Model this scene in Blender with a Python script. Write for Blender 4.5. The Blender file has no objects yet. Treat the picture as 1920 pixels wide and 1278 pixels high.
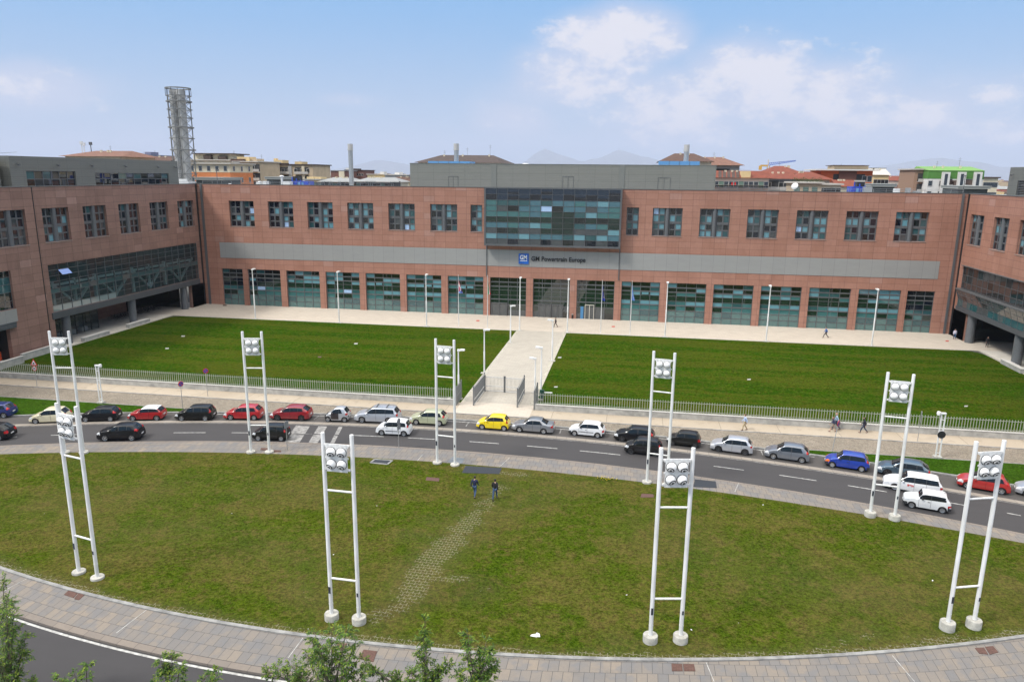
import bpy, bmesh, math, random
import numpy as np
from mathutils import Vector, Matrix
R = math.radians
random.seed(7)
col = bpy.context.scene.collection
sc = bpy.context.scene

# ------------------------------------------------------------------ camera
CF, CP, CR, CY, CH = 1374.224, 0.22278, 0.0100507, -0.161937, 26.0
fw = Vector((math.sin(CY)*math.cos(CP), math.cos(CY)*math.cos(CP), -math.sin(CP)))
rt = Vector((math.cos(CY), -math.sin(CY), 0)); up = rt.cross(fw)
r2 = math.cos(CR)*rt + math.sin(CR)*up; u2 = -math.sin(CR)*rt + math.cos(CR)*up
cd = bpy.data.cameras.new('camera'); cam = bpy.data.objects.new('camera', cd); col.objects.link(cam)
M = Matrix((r2, u2, -fw)).transposed().to_4x4(); M.translation = (0, 0, CH)
cam.matrix_world = M
cd.sensor_width = 36; cd.lens = CF/1920*36; cd.clip_start = 0.5; cd.clip_end = 45000
sc.camera = cam

def ray(px, py): return fw + (px-960)/CF*r2 + (639-py)/CF*u2
def gp(px, py, z=0.0):                      # point of the photo's ground at height z
    d = ray(px, py); t = (z-CH)/d.z; return (d.x*t, d.y*t)
def at(px, py, Y):                          # point at depth Y
    d = ray(px, py); t = Y/d.y; return Vector((d.x*t, Y, CH+d.z*t))

# ------------------------------------------------------------------ sky
SUN_EL, SUN_AZ = 50, 235                     # degrees; azimuth clockwise from +Y
w = bpy.data.worlds.new('World'); sc.world = w; w.use_nodes = True
nt = w.node_tree; N = nt.nodes; L = nt.links
for n in list(N): N.remove(n)
def nd(t, **k):
    n = N.new(t)
    for a, b in k.items(): setattr(n, a, b)
    return n
def mth(op, a, b=None, c=None, clamp=False):
    n = nd('ShaderNodeMath', operation=op, use_clamp=clamp)
    for i, v in enumerate((a, b, c)):
        if v is None: continue
        if isinstance(v, (int, float)): n.inputs[i].default_value = v
        else: L.new(v, n.inputs[i])
    return n.outputs[0]
sky = nd('ShaderNodeTexSky', sky_type='NISHITA', sun_disc=False)
sky.sun_elevation = R(SUN_EL); sky.sun_rotation = R(SUN_AZ); sky.altitude = 200; sky.air_density = 1.0; sky.dust_density = 1.6; sky.ozone_density = 1.6
tc = nd('ShaderNodeTexCoord'); sp = nd('ShaderNodeSeparateXYZ'); L.new(tc.outputs['Generated'], sp.inputs[0])
az = mth('MULTIPLY', mth('ARCTAN2', sp.outputs[0], sp.outputs[1]), 57.2958)
el = mth('MULTIPLY', mth('ARCSINE', sp.outputs[2]), 57.2958)
mask = None
for a, e, sa, se, wt in [(-2.2, 9.6, 4.2, 1.7, 1.1), (-4, 7.2, 5, 2.4, .85), (2.5, 4.5, 5, 2.6, .9), (8, 6.5, 4.2, 2.6, 1.0), (13, 5.2, 5, 2.6, .9), (19, 4.2, 6, 2.2, .75),
                         (-43, 5, 5, 1.4, .75), (-16, 13.3, 3, .7, .6), (-22, 5.2, 2.2, .5, .55), (25, 3, 6, 1.0, .7), (-9, 4.2, 3, 1.2, .6), (60, 9, 12, 4, .8), (-75, 10, 12, 4, .8), (150, 20, 40, 10, .8)]:
    dx = mth('DIVIDE', mth('SUBTRACT', az, a), sa); dy = mth('DIVIDE', mth('SUBTRACT', el, e), se)
    g = mth('MULTIPLY', mth('EXPONENT', mth('MULTIPLY', mth('ADD', mth('MULTIPLY', dx, dx), mth('MULTIPLY', dy, dy)), -0.5)), wt)
    mask = g if mask is None else mth('MAXIMUM', mask, g)
cv = nd('ShaderNodeCombineXYZ'); L.new(mth('MULTIPLY', az, .16), cv.inputs[0]); L.new(mth('MULTIPLY', el, .27), cv.inputs[1])
nz = nd('ShaderNodeTexNoise'); nz.inputs['Scale'].default_value = 2.3; nz.inputs['Detail'].default_value = 9; nz.inputs['Roughness'].default_value = .64; L.new(cv.outputs[0], nz.inputs['Vector'])
nz2 = nd('ShaderNodeTexNoise'); nz2.inputs['Scale'].default_value = .55; nz2.inputs['Detail'].default_value = 4; L.new(cv.outputs[0], nz2.inputs['Vector'])
base = mth('ADD', mth('MULTIPLY', mask, .48), nz.outputs[0])
cl = nd('ShaderNodeMapRange', interpolation_type='SMOOTHSTEP'); L.new(base, cl.inputs[0]); cl.inputs[1].default_value = .74; cl.inputs[2].default_value = .96; cl.inputs[4].default_value = .80
veil = nd('ShaderNodeMapRange', interpolation_type='SMOOTHSTEP'); L.new(mth('ADD', mth('MULTIPLY', mask, .60), mth('MULTIPLY', nz2.outputs[0], .75)), veil.inputs[0]); veil.inputs[1].default_value = .48; veil.inputs[2].default_value = .85; veil.inputs[4].default_value = .62
SKYK = .105
def rgb(c, k=1):
    n = nd('ShaderNodeRGB'); n.outputs[0].default_value = (c[0]*k, c[1]*k, c[2]*k, 1); return n.outputs[0]
def mixc(f, a, b):
    n = nd('ShaderNodeMix', data_type='RGBA')
    if isinstance(f, float): n.inputs[0].default_value = f
    else: L.new(f, n.inputs[0])
    L.new(a, n.inputs[6]); L.new(b, n.inputs[7]); return n.outputs[2]
low = nd('ShaderNodeMapRange', interpolation_type='SMOOTHSTEP'); L.new(el, low.inputs[0]); low.inputs[1].default_value = 14; low.inputs[2].default_value = 1
air = mixc(low.outputs[0], rgb((1.30, 3.15, 5.7)), rgb((2.9, 3.85, 5.2)))
c1 = mixc(.9, sky.outputs[0], air)
c2 = mixc(veil.outputs[0], c1, rgb((4.5, 4.6, 5.5)))
c3 = mixc(cl.outputs[0], c2, rgb((6.0, 5.75, 5.95)))
# thin bright cloud sheet overhead: the light in the place is soft and nearly neutral
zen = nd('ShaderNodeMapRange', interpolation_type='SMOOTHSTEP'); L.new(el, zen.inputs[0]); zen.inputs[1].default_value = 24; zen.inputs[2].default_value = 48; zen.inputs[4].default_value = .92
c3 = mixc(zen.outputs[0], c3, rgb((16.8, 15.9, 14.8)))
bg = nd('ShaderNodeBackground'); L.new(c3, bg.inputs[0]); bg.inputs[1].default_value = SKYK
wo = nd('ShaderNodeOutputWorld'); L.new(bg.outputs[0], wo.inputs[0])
# ------------------------------------------------------------------ sun (veiled by thin cloud: soft shadows)
sd = bpy.data.lights.new('sun', 'SUN'); sun = bpy.data.objects.new('sun', sd); col.objects.link(sun)
sd.energy = 2.2; sd.angle = R(11); sd.color = (1.0, .955, .89)
sdir = Vector((math.sin(R(SUN_AZ))*math.cos(R(SUN_EL)), math.cos(R(SUN_AZ))*math.cos(R(SUN_EL)), math.sin(R(SUN_EL))))
sun.rotation_euler = sdir.to_track_quat('Z', 'Y').to_euler(); sun.location = sdir*200
sc.view_settings.view_transform = 'Standard'; sc.view_settings.look = 'None'; sc.view_settings.gamma = 1; sc.view_settings.exposure = 0.55
sc.cycles.max_bounces = 6; sc.cycles.volume_bounces = 1; sc.cycles.transparent_max_bounces = 12

# ------------------------------------------------------------------ materials
MATS = {}
def mat(name, c, rough=.7, metal=0, var=0, vscale=3, bump=0, bscale=30, spec=.5, coat=0, c2=None, emit=0, alpha=1, stretch=(1, 1, 1), det=5, ior=1.5):
    if name in MATS: return MATS[name]
    m = bpy.data.materials.new(name); m.use_nodes = True; MATS[name] = m
    t = m.node_tree; b = t.nodes['Principled BSDF']
    b.inputs['Base Color'].default_value = (*c, 1); b.inputs['Roughness'].default_value = rough; b.inputs['Metallic'].default_value = metal
    b.inputs['Specular IOR Level'].default_value = spec; b.inputs['Coat Weight'].default_value = coat; b.inputs['Coat Roughness'].default_value = .04; b.inputs['IOR'].default_value = ior
    b.inputs['Alpha'].default_value = alpha
    if var or c2 or bump:
        tcn = t.nodes.new('ShaderNodeTexCoord'); mp = t.nodes.new('ShaderNodeMapping'); mp.inputs['Scale'].default_value = stretch
        t.links.new(tcn.outputs['Object'], mp.inputs[0])
    if var or c2:
        n = t.nodes.new('ShaderNodeTexNoise'); n.inputs['Scale'].default_value = vscale; n.inputs['Detail'].default_value = det; n.inputs['Roughness'].default_value = .6
        t.links.new(mp.outputs[0], n.inputs['Vector'])
        cr = t.nodes.new('ShaderNodeValToRGB'); cr.color_ramp.elements[0].position = .33; cr.color_ramp.elements[1].position = .67
        a = c; bb = c2 or c
        cr.color_ramp.elements[0].color = (a[0]*(1-var), a[1]*(1-var), a[2]*(1-var), 1); cr.color_ramp.elements[1].color = (bb[0]*(1+var), bb[1]*(1+var), bb[2]*(1+var), 1)
        t.links.new(n.outputs[0], cr.inputs[0]); t.links.new(cr.outputs[0], b.inputs['Base Color'])
    if bump:
        n2 = t.nodes.new('ShaderNodeTexNoise'); n2.inputs['Scale'].default_value = bscale; n2.inputs['Detail'].default_value = 4
        t.links.new(mp.outputs[0], n2.inputs['Vector']); bp = t.nodes.new('ShaderNodeBump'); bp.inputs['Strength'].default_value = bump; bp.inputs['Distance'].default_value = .05
        t.links.new(n2.outputs[0], bp.inputs['Height']); t.links.new(bp.outputs[0], b.inputs['Normal'])
    return m
class NT:                                    # small node helper for the hand-made materials
    def __init__(s, name):
        s.m = bpy.data.materials.new(name); s.m.use_nodes = True; MATS[name] = s.m; s.t = s.m.node_tree; s.b = s.t.nodes['Principled BSDF']
    def n(s, t, inp={}, **k):
        x = s.t.nodes.new(t)
        for a, b in k.items(): setattr(x, a, b)
        for a, b in inp.items():
            if hasattr(b, 'is_output') or isinstance(b, bpy.types.NodeSocket): s.t.links.new(b, x.inputs[a])
            else: x.inputs[a].default_value = b
        return x
    def math(s, op, a, b=0, clamp=False):
        return s.n('ShaderNodeMath', {0: a, 1: b}, operation=op, use_clamp=clamp).outputs[0]
    def noise(s, vec, scale, det=4, rough=.55, lo=None, hi=None):
        o = s.n('ShaderNodeTexNoise', {'Vector': vec, 'Scale': scale, 'Detail': det, 'Roughness': rough}).outputs[0]
        if lo is None: return o
        return s.n('ShaderNodeMapRange', {0: o, 1: lo, 2: hi}).outputs[0]
    def mix(s, f, a, b, mode='MIX'):
        x = s.n('ShaderNodeMix', data_type='RGBA', blend_type=mode)
        for i, v in ((0, f), (6, a), (7, b)):
            if isinstance(v, bpy.types.NodeSocket): s.t.links.new(v, x.inputs[i])
            else: x.inputs[i].default_value = v if i == 0 else (*v, 1)
        return x.outputs[2]
    def out(s, colr, rough=None, height=None, strength=.4, dist=.02):
        if isinstance(colr, bpy.types.NodeSocket): s.t.links.new(colr, s.b.inputs['Base Color'])
        else: s.b.inputs['Base Color'].default_value = (*colr, 1)
        if rough is not None:
            if isinstance(rough, bpy.types.NodeSocket): s.t.links.new(rough, s.b.inputs['Roughness'])
            else: s.b.inputs['Roughness'].default_value = rough
        if height is not None:
            bp = s.n('ShaderNodeBump', {'Strength': strength, 'Distance': dist, 'Height': height}); s.t.links.new(bp.outputs[0], s.b.inputs['Normal'])
        return s.m
    def obj(s): return s.n('ShaderNodeTexCoord').outputs['Object']
    def uv(s): return s.n('ShaderNodeTexCoord').outputs['UV']
    def wallvec(s):                          # (x+y, z) for walls facing either axis
        g = s.n('ShaderNodeNewGeometry'); sp = s.n('ShaderNodeSeparateXYZ', {0: g.outputs['Position']})
        return s.n('ShaderNodeCombineXYZ', {0: s.math('ADD', sp.outputs[0], sp.outputs[1]), 1: sp.outputs[2]}).outputs[0]

def stone_mat(name, ca, cb, joint, bw=2.03, bh=1.05, ox=0.0, oz=0.0, msz=.018, vary=.5):
    s = NT(name); v = s.wallvec(); v = s.n('ShaderNodeVectorMath', {0: v, 1: (ox, oz, 0)}, operation='ADD').outputs[0]
    br = s.n('ShaderNodeTexBrick', {'Vector': v, 'Color1': (0, 0, 0, 1), 'Color2': (1, 1, 1, 1), 'Mortar': (0, 0, 0, 1), 'Scale': 1.0, 'Mortar Size': msz, 'Mortar Smooth': .2, 'Bias': 0.0, 'Brick Width': bw, 'Row Height': bh}, offset=0.0)
    big = s.noise(v, .22, 3, .6, .35, .65); fine = s.noise(v, 2.3, 5, .65, .3, .7); grain = s.noise(v, 14, 3, .6, .3, .7)
    base = s.mix(s.math('ADD', s.math('MULTIPLY', br.outputs[0], vary*1.25), s.math('MULTIPLY', big, .45), True), ca, cb)
    base = s.mix(s.math('MULTIPLY', fine, .28), base, tuple(x*.72 for x in ca))
    base = s.mix(s.math('MULTIPLY', grain, .18), base, tuple(min(1, x*1.35) for x in cb))
    # a few pale replacement slabs, and faint run-off streaks
    wn = s.n('ShaderNodeTexWhiteNoise', {'Vector': s.n('ShaderNodeVectorMath', {0: s.n('ShaderNodeVectorMath', {0: v, 1: (1/bw, 1/bh, 1)}, operation='MULTIPLY').outputs[0]}, operation='FLOOR').outputs[0]}, noise_dimensions='3D')
    pale = s.math('GREATER_THAN', wn.outputs[0], .965)
    base = s.mix(s.math('MULTIPLY', pale, .45), base, (.42, .26, .22))
    st = s.n('ShaderNodeVectorMath', {0: v, 1: (2.2, .12, 1)}, operation='MULTIPLY').outputs[0]
    streak = s.noise(st, 1.0, 4, .6, .55, .8)
    dirt = s.noise(s.n('ShaderNodeVectorMath', {0: v, 1: (.9, .35, 1)}, operation='MULTIPLY').outputs[0], .35, 6, .7, .48, .68); base = s.mix(s.math('MULTIPLY', dirt, .30), base, tuple(x*.62 for x in ca))
    base = s.mix(s.math('MULTIPLY', streak, .42), base, tuple(x*.6 for x in ca))
    c = s.mix(br.outputs[1], base, joint)
    return s.out(c, .62, s.math('SUBTRACT', s.math('MULTIPLY', grain, .15), br.outputs[1]), .35, .012)
STONE = stone_mat('red stone slabs', (.31, .145, .098), (.40, .205, .150), (.11, .055, .042), ox=.35, oz=.02)
STONE_L = stone_mat('brown stone slabs with painted shade', (.20, .112, .086), (.29, .168, .132), (.085, .048, .038), ox=.9, oz=.02, vary=.8)  # darker copy of the facade stone: the left wing's shade is in the colour
def clad_mat(name, c, bw=2.03, bh=40, rib=.14, jc=.6, ox=0, ribk=.12):
    s = NT(name); v = s.wallvec(); v = s.n('ShaderNodeVectorMath', {0: v, 1: (ox, 0, 0)}, operation='ADD').outputs[0]
    br = s.n('ShaderNodeTexBrick', {'Vector': v, 'Color1': (0, 0, 0, 1), 'Color2': (1, 1, 1, 1), 'Mortar': (0, 0, 0, 1), 'Scale': 1.0, 'Mortar Size': .014, 'Bias': 0.0, 'Brick Width': bw, 'Row Height': bh}, offset=0.0)
    sp = s.n('ShaderNodeSeparateXYZ', {0: v})
    wv = s.math('SINE', s.math('MULTIPLY', sp.outputs[1], 6.2832/rib))
    n1 = s.noise(s.n('ShaderNodeVectorMath', {0: v, 1: (.3, 1.4, 1)}, operation='MULTIPLY').outputs[0], 1.2, 5, .6, .3, .7)
    b = s.mix(s.math('MULTIPLY', n1, .35), c, tuple(x*.80 for x in c))
    b = s.mix(s.math('MULTIPLY', br.outputs[0], .15), b, tuple(min(1, x*1.15) for x in c))
    b = s.mix(s.math('MULTIPLY', s.math('GREATER_THAN', wv, .72), ribk*2.2), b, tuple(x*.45 for x in c))
    b = s.mix(s.math('MULTIPLY', br.outputs[1], jc), b, tuple(x*.25 for x in c))
    s.b.inputs['Metallic'].default_value = .25
    return s.out(b, .48, wv, .25, .01)
CLAD = clad_mat('grey ribbed metal cladding', (.36, .36, .35), ox=.35)
CLAD_D = clad_mat('taupe metal cladding panels', (.245, .245, .218), bw=3.0, bh=1.25, rib=.3, ox=.4, ribk=.06)
CLAD_L = clad_mat('dark taupe metal cladding', (.165, .168, .15), bw=3.0, bh=1.25, rib=.3, ox=.4, ribk=.06)

def paver_mat(name, ca, cb, joint, bw, bh, off=.5, msz=.02, uvm=True, stain=.3, rough=.8, third=None):
    s = NT(name); v = s.uv() if uvm else s.obj()
    br = s.n('ShaderNodeTexBrick', {'Vector': v, 'Color1': (0, 0, 0, 1), 'Color2': (1, 1, 1, 1), 'Mortar': (0, 0, 0, 1), 'Scale': 1.0, 'Mortar Size': msz, 'Mortar Smooth': .3, 'Bias': 0.0, 'Brick Width': bw, 'Row Height': bh}, offset=off)
    big = s.noise(v, .35, 4, .6, .35, .65); fine = s.noise(v, 6, 5, .65, .3, .7)
    c = s.mix(s.math('ADD', s.math('MULTIPLY', br.outputs[0], .65), s.math('MULTIPLY', big, .4), True), ca, cb)
    if third:
        wn = s.noise(v, .9, 2, .5, .5, .6); c = s.mix(s.math('MULTIPLY', wn, .6), c, third)
    c = s.mix(s.math('MULTIPLY', fine, .25), c, tuple(x*.7 for x in ca))
    sto = s.noise(v, .8, 6, .7, .55, .75); c = s.mix(s.math('MULTIPLY', sto, stain), c, tuple(x*.55 for x in ca))
    c = s.mix(br.outputs[1], c, joint)
    return s.out(c, rough, s.math('SUBTRACT', s.math('MULTIPLY', fine, .3), br.outputs[1]), .4, .01)
SLAB = paver_mat('grey and buff stone slabs', (.152, .149, .149), (.25, .207, .16), (.072, .070, .068), .56, .93, .5, .016, third=(.150, .153, .160))
BORDER = paver_mat('brown kerb slabs', (.175, .152, .132), (.225, .19, .158), (.10, .085, .075), 1.2, .9, 0, .02)
PLAZA = paver_mat('beige plaza slabs', (.46, .41, .345), (.53, .475, .40), (.37, .33, .275), .9, .6, .5, .016, stain=.18)
PATHM = paver_mat('pale path slabs', (.36, .335, .29), (.43, .40, .345), (.27, .25, .215), .75, .5, .5, .016, stain=.2)
SIDEW = paver_mat('stained beige concrete', (.36, .30, .225), (.43, .37, .29), (.19, .165, .13), 6.0, 2.9, 0, .03, stain=.75)
def cobble():
    s = NT('river stone cobbles'); v = s.uv()
    vo = s.n('ShaderNodeTexVoronoi', {'Vector': v, 'Scale': 8.5, 'Randomness': .9}); e = s.n('ShaderNodeTexVoronoi', {'Vector': v, 'Scale': 8.5, 'Randomness': .9}, feature='DISTANCE_TO_EDGE').outputs[0]
    sp = s.n('ShaderNodeSeparateXYZ', {0: vo.outputs['Color']}); c = s.mix(sp.outputs[0], (.16, .142, .112), (.33, .295, .24)); c = s.mix(s.math('MULTIPLY', sp.outputs[1], .35), c, (.26, .18, .12))
    big = s.noise(v, .5, 5, .65, .4, .65); c = s.mix(s.math('MULTIPLY', big, .3), c, (.10, .09, .06))
    edge = s.n('ShaderNodeMapRange', {0: e, 1: .0, 2: .06}).outputs[0]; c = s.mix(s.math('SUBTRACT', 1.0, edge), c, (.11, .095, .072))
    return s.out(c, .8, edge, .5, .03)
COBB = cobble()
GRAVEL = mat('pale gravel edging', (.28, .26, .21), .9, var=.35, vscale=9, bump=.5, bscale=20, c2=(.45, .43, .36))
CONC = mat('weathered concrete', (.33, .325, .30), .85, var=.15, vscale=1.3, bump=.15, bscale=12, c2=(.40, .39, .36))
KERB = mat('kerb stone', (.20, .20, .195), .85, var=.2, vscale=1.5, c2=(.26, .26, .25))
ROOFM = mat('grey roof membrane', (.25, .25, .24), .85, var=.15, vscale=.6)
def asphalt(name, c):
    s = NT(name); v = s.obj()
    f = s.noise(v, 28, 3, .7, .3, .7); m = s.noise(s.n('ShaderNodeVectorMath', {0: v, 1: (.25, 1.0, 1)}, operation='MULTIPLY').outputs[0], .8, 6, .65, .3, .7)
    cc = s.mix(s.math('MULTIPLY', m, .5), tuple(x*.82 for x in c), tuple(x*1.22 for x in c))
    cc = s.mix(s.math('MULTIPLY', f, .45), cc, tuple(x*1.5 for x in c))
    sp_ = s.noise(v, 3.1, 2, .5, .70, .76); cc = s.mix(s.math('MULTIPLY', sp_, .5), cc, tuple(x*.5 for x in c))
    return s.out(cc, .85, f, .3, .01)
ASPH = asphalt('asphalt', (.042, .040, .0415)); ASPH2 = asphalt('worn parking asphalt', (.062, .057, .054))
GUTT = paver_mat('pale gutter slabs', (.24, .215, .185), (.30, .265, .225), (.13, .115, .10), 1.0, 1.2, 0, .02)
WHITEP = mat('white road paint', (.30, .30, .29), .7, var=.2, vscale=3, c2=(.46, .46, .44))
WORNP = mat('worn road paint', (.15, .148, .143), .8, var=.3, vscale=2.2, c2=(.27, .265, .255))

def lawn_mat(name, g1, g2, br, streak, brown, wear=False):
    s = NT(name); s.b.inputs['Specular IOR Level'].default_value = .0; v = s.obj(); st = s.n('ShaderNodeVectorMath', {0: v, 1: streak}, operation='MULTIPLY').outputs[0]
    a = s.noise(st, .30, 7, .62, .40, .62); b = s.noise(v, .8, 7, .72, .40, .62); f = s.noise(v, 5.0, 4, .85, .38, .62); ff = s.noise(v, 12, 3, .85, .38, .62); g_ = s.noise(v, 2.0, 5, .7, .42, .60)
    c = s.mix(a, g1, g2)
    pt = s.noise(st, .16, 7, .66, .47, .57)
    c = s.mix(s.math('MULTIPLY', s.math('ADD', s.math('MULTIPLY', pt, .55), s.math('MULTIPLY', s.math('MULTIPLY', b, g_), 1.1), True), brown), c, br)
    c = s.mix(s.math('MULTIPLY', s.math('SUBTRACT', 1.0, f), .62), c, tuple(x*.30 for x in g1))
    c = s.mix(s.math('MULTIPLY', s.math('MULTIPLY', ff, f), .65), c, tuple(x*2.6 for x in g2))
    if wear:
        at_ = s.n('ShaderNodeAttribute', attribute_name='wear').outputs['Fac']
        sp = s.n('ShaderNodeSeparateXYZ', {0: v})
        rw = s.math('MULTIPLY', sp.outputs[1], 1/.34); par = s.math('FLOOR', rw)
        zig = s.math('MULTIPLY', s.math('PINGPONG', s.math('MULTIPLY', sp.outputs[0], 1/.20), 1.0), .10)
        l1 = s.math('LESS_THAN', s.math('ABSOLUTE', s.math('SUBTRACT', s.math('FRACT', s.math('ADD', rw, s.math('MULTIPLY', zig, 2.9))), .5)), .085)
        l2 = s.math('LESS_THAN', s.math('FRACT', s.math('ADD', s.math('MULTIPLY', sp.outputs[0], 1/.40), s.math('MULTIPLY', par, .5))), .13)
        grid = s.math('MAXIMUM', l1, l2)
        gap = s.math('ADD', s.math('MULTIPLY', s.noise(v, .9, 4, .7, .1, .9), .55), s.math('MULTIPLY', s.noise(v, 5.5, 3, .7, .1, .9), .45))
        show = s.math('GREATER_THAN', s.math('ADD', at_, gap), 1.0)
        c = s.mix(s.math('MULTIPLY', s.math('MULTIPLY', at_, 1.1, True), .5), c, (.115, .10, .045))
        c = s.mix(s.math('MULTIPLY', s.math('MULTIPLY', grid, show), .80), c, (.235, .22, .145))
    return s.out(c, .95, s.math('ADD', f, s.math('MULTIPLY', ff, .5)), .7, .06)
LAWN = lawn_mat('mown court lawn', (.0145, .046, .0018), (.027, .070, .0030), (.105, .082, .015), (.16, 1.3, 1), .85)
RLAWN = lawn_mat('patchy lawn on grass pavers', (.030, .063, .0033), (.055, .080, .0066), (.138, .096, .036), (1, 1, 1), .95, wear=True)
STRIPG = lawn_mat('bright verge grass', (.022, .060, .004), (.034, .082, .006), (.06, .06, .015), (1, 1, 1), .3)

WHITE = mat('white painted steel', (.66, .66, .64), .4, var=.07, vscale=1.6, c2=(.76, .76, .75), stretch=(3, 3, .5)); LAMPW = mat('white lamp shell', (.80, .80, .79), .25)
STEEL = mat('galvanised steel', (.42, .43, .43), .42, metal=.6, var=.12, vscale=6); FGREY = mat('grey window metal', (.115, .12, .125), .5, metal=.2)
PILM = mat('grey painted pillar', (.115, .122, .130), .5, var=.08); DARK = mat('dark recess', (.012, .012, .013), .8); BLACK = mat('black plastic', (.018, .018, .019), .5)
PICK = mat('fence steel', (.40, .41, .37), .5, metal=.3); RUST = mat('rusty iron', (.10, .052, .04), .85, var=.25, vscale=8)
def glass(name, c, rough=.02, spec=.8, ior=1.6, coat=.0): return mat(name, c, rough, spec=spec, ior=ior, coat=coat)
G_DARK = glass('dark window glass', (.008, .012, .012)); G_GREEN = glass('dark green window glass', (.010, .026, .020)); G_TEAL = glass('teal blind behind glass', (.050, .150, .155))
G_TEAL2 = glass('deep teal window glass', (.028, .088, .098)); G_LT = glass('pale blue blind behind glass', (.13, .29, .345)); G_SKY = glass('pane with painted sky reflection', (.38, .55, .80), spec=1); G_NAVY = glass('navy window glass', (.006, .010, .018))  # G_SKY: the sky reflected by open panes is put into the base colour
G_MILK = glass('milky lower glass', (.075, .16, .155), .15); G_GREY = glass('grey blind behind glass', (.06, .07, .075))
s_ = NT('see through tinted glass'); s_.b.inputs['Roughness'].default_value = .03; s_.b.inputs['Base Color'].default_value = (.03, .055, .06, 1); s_.b.inputs['Alpha'].default_value = .50; s_.b.inputs['IOR'].default_value = 1.65; G_CLEAR = s_.m
INTR = mat('dim interior wall', (.022, .032, .038), .8); TRUSS = mat('pale green steel truss', (.36, .52, .52), .5)

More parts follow.
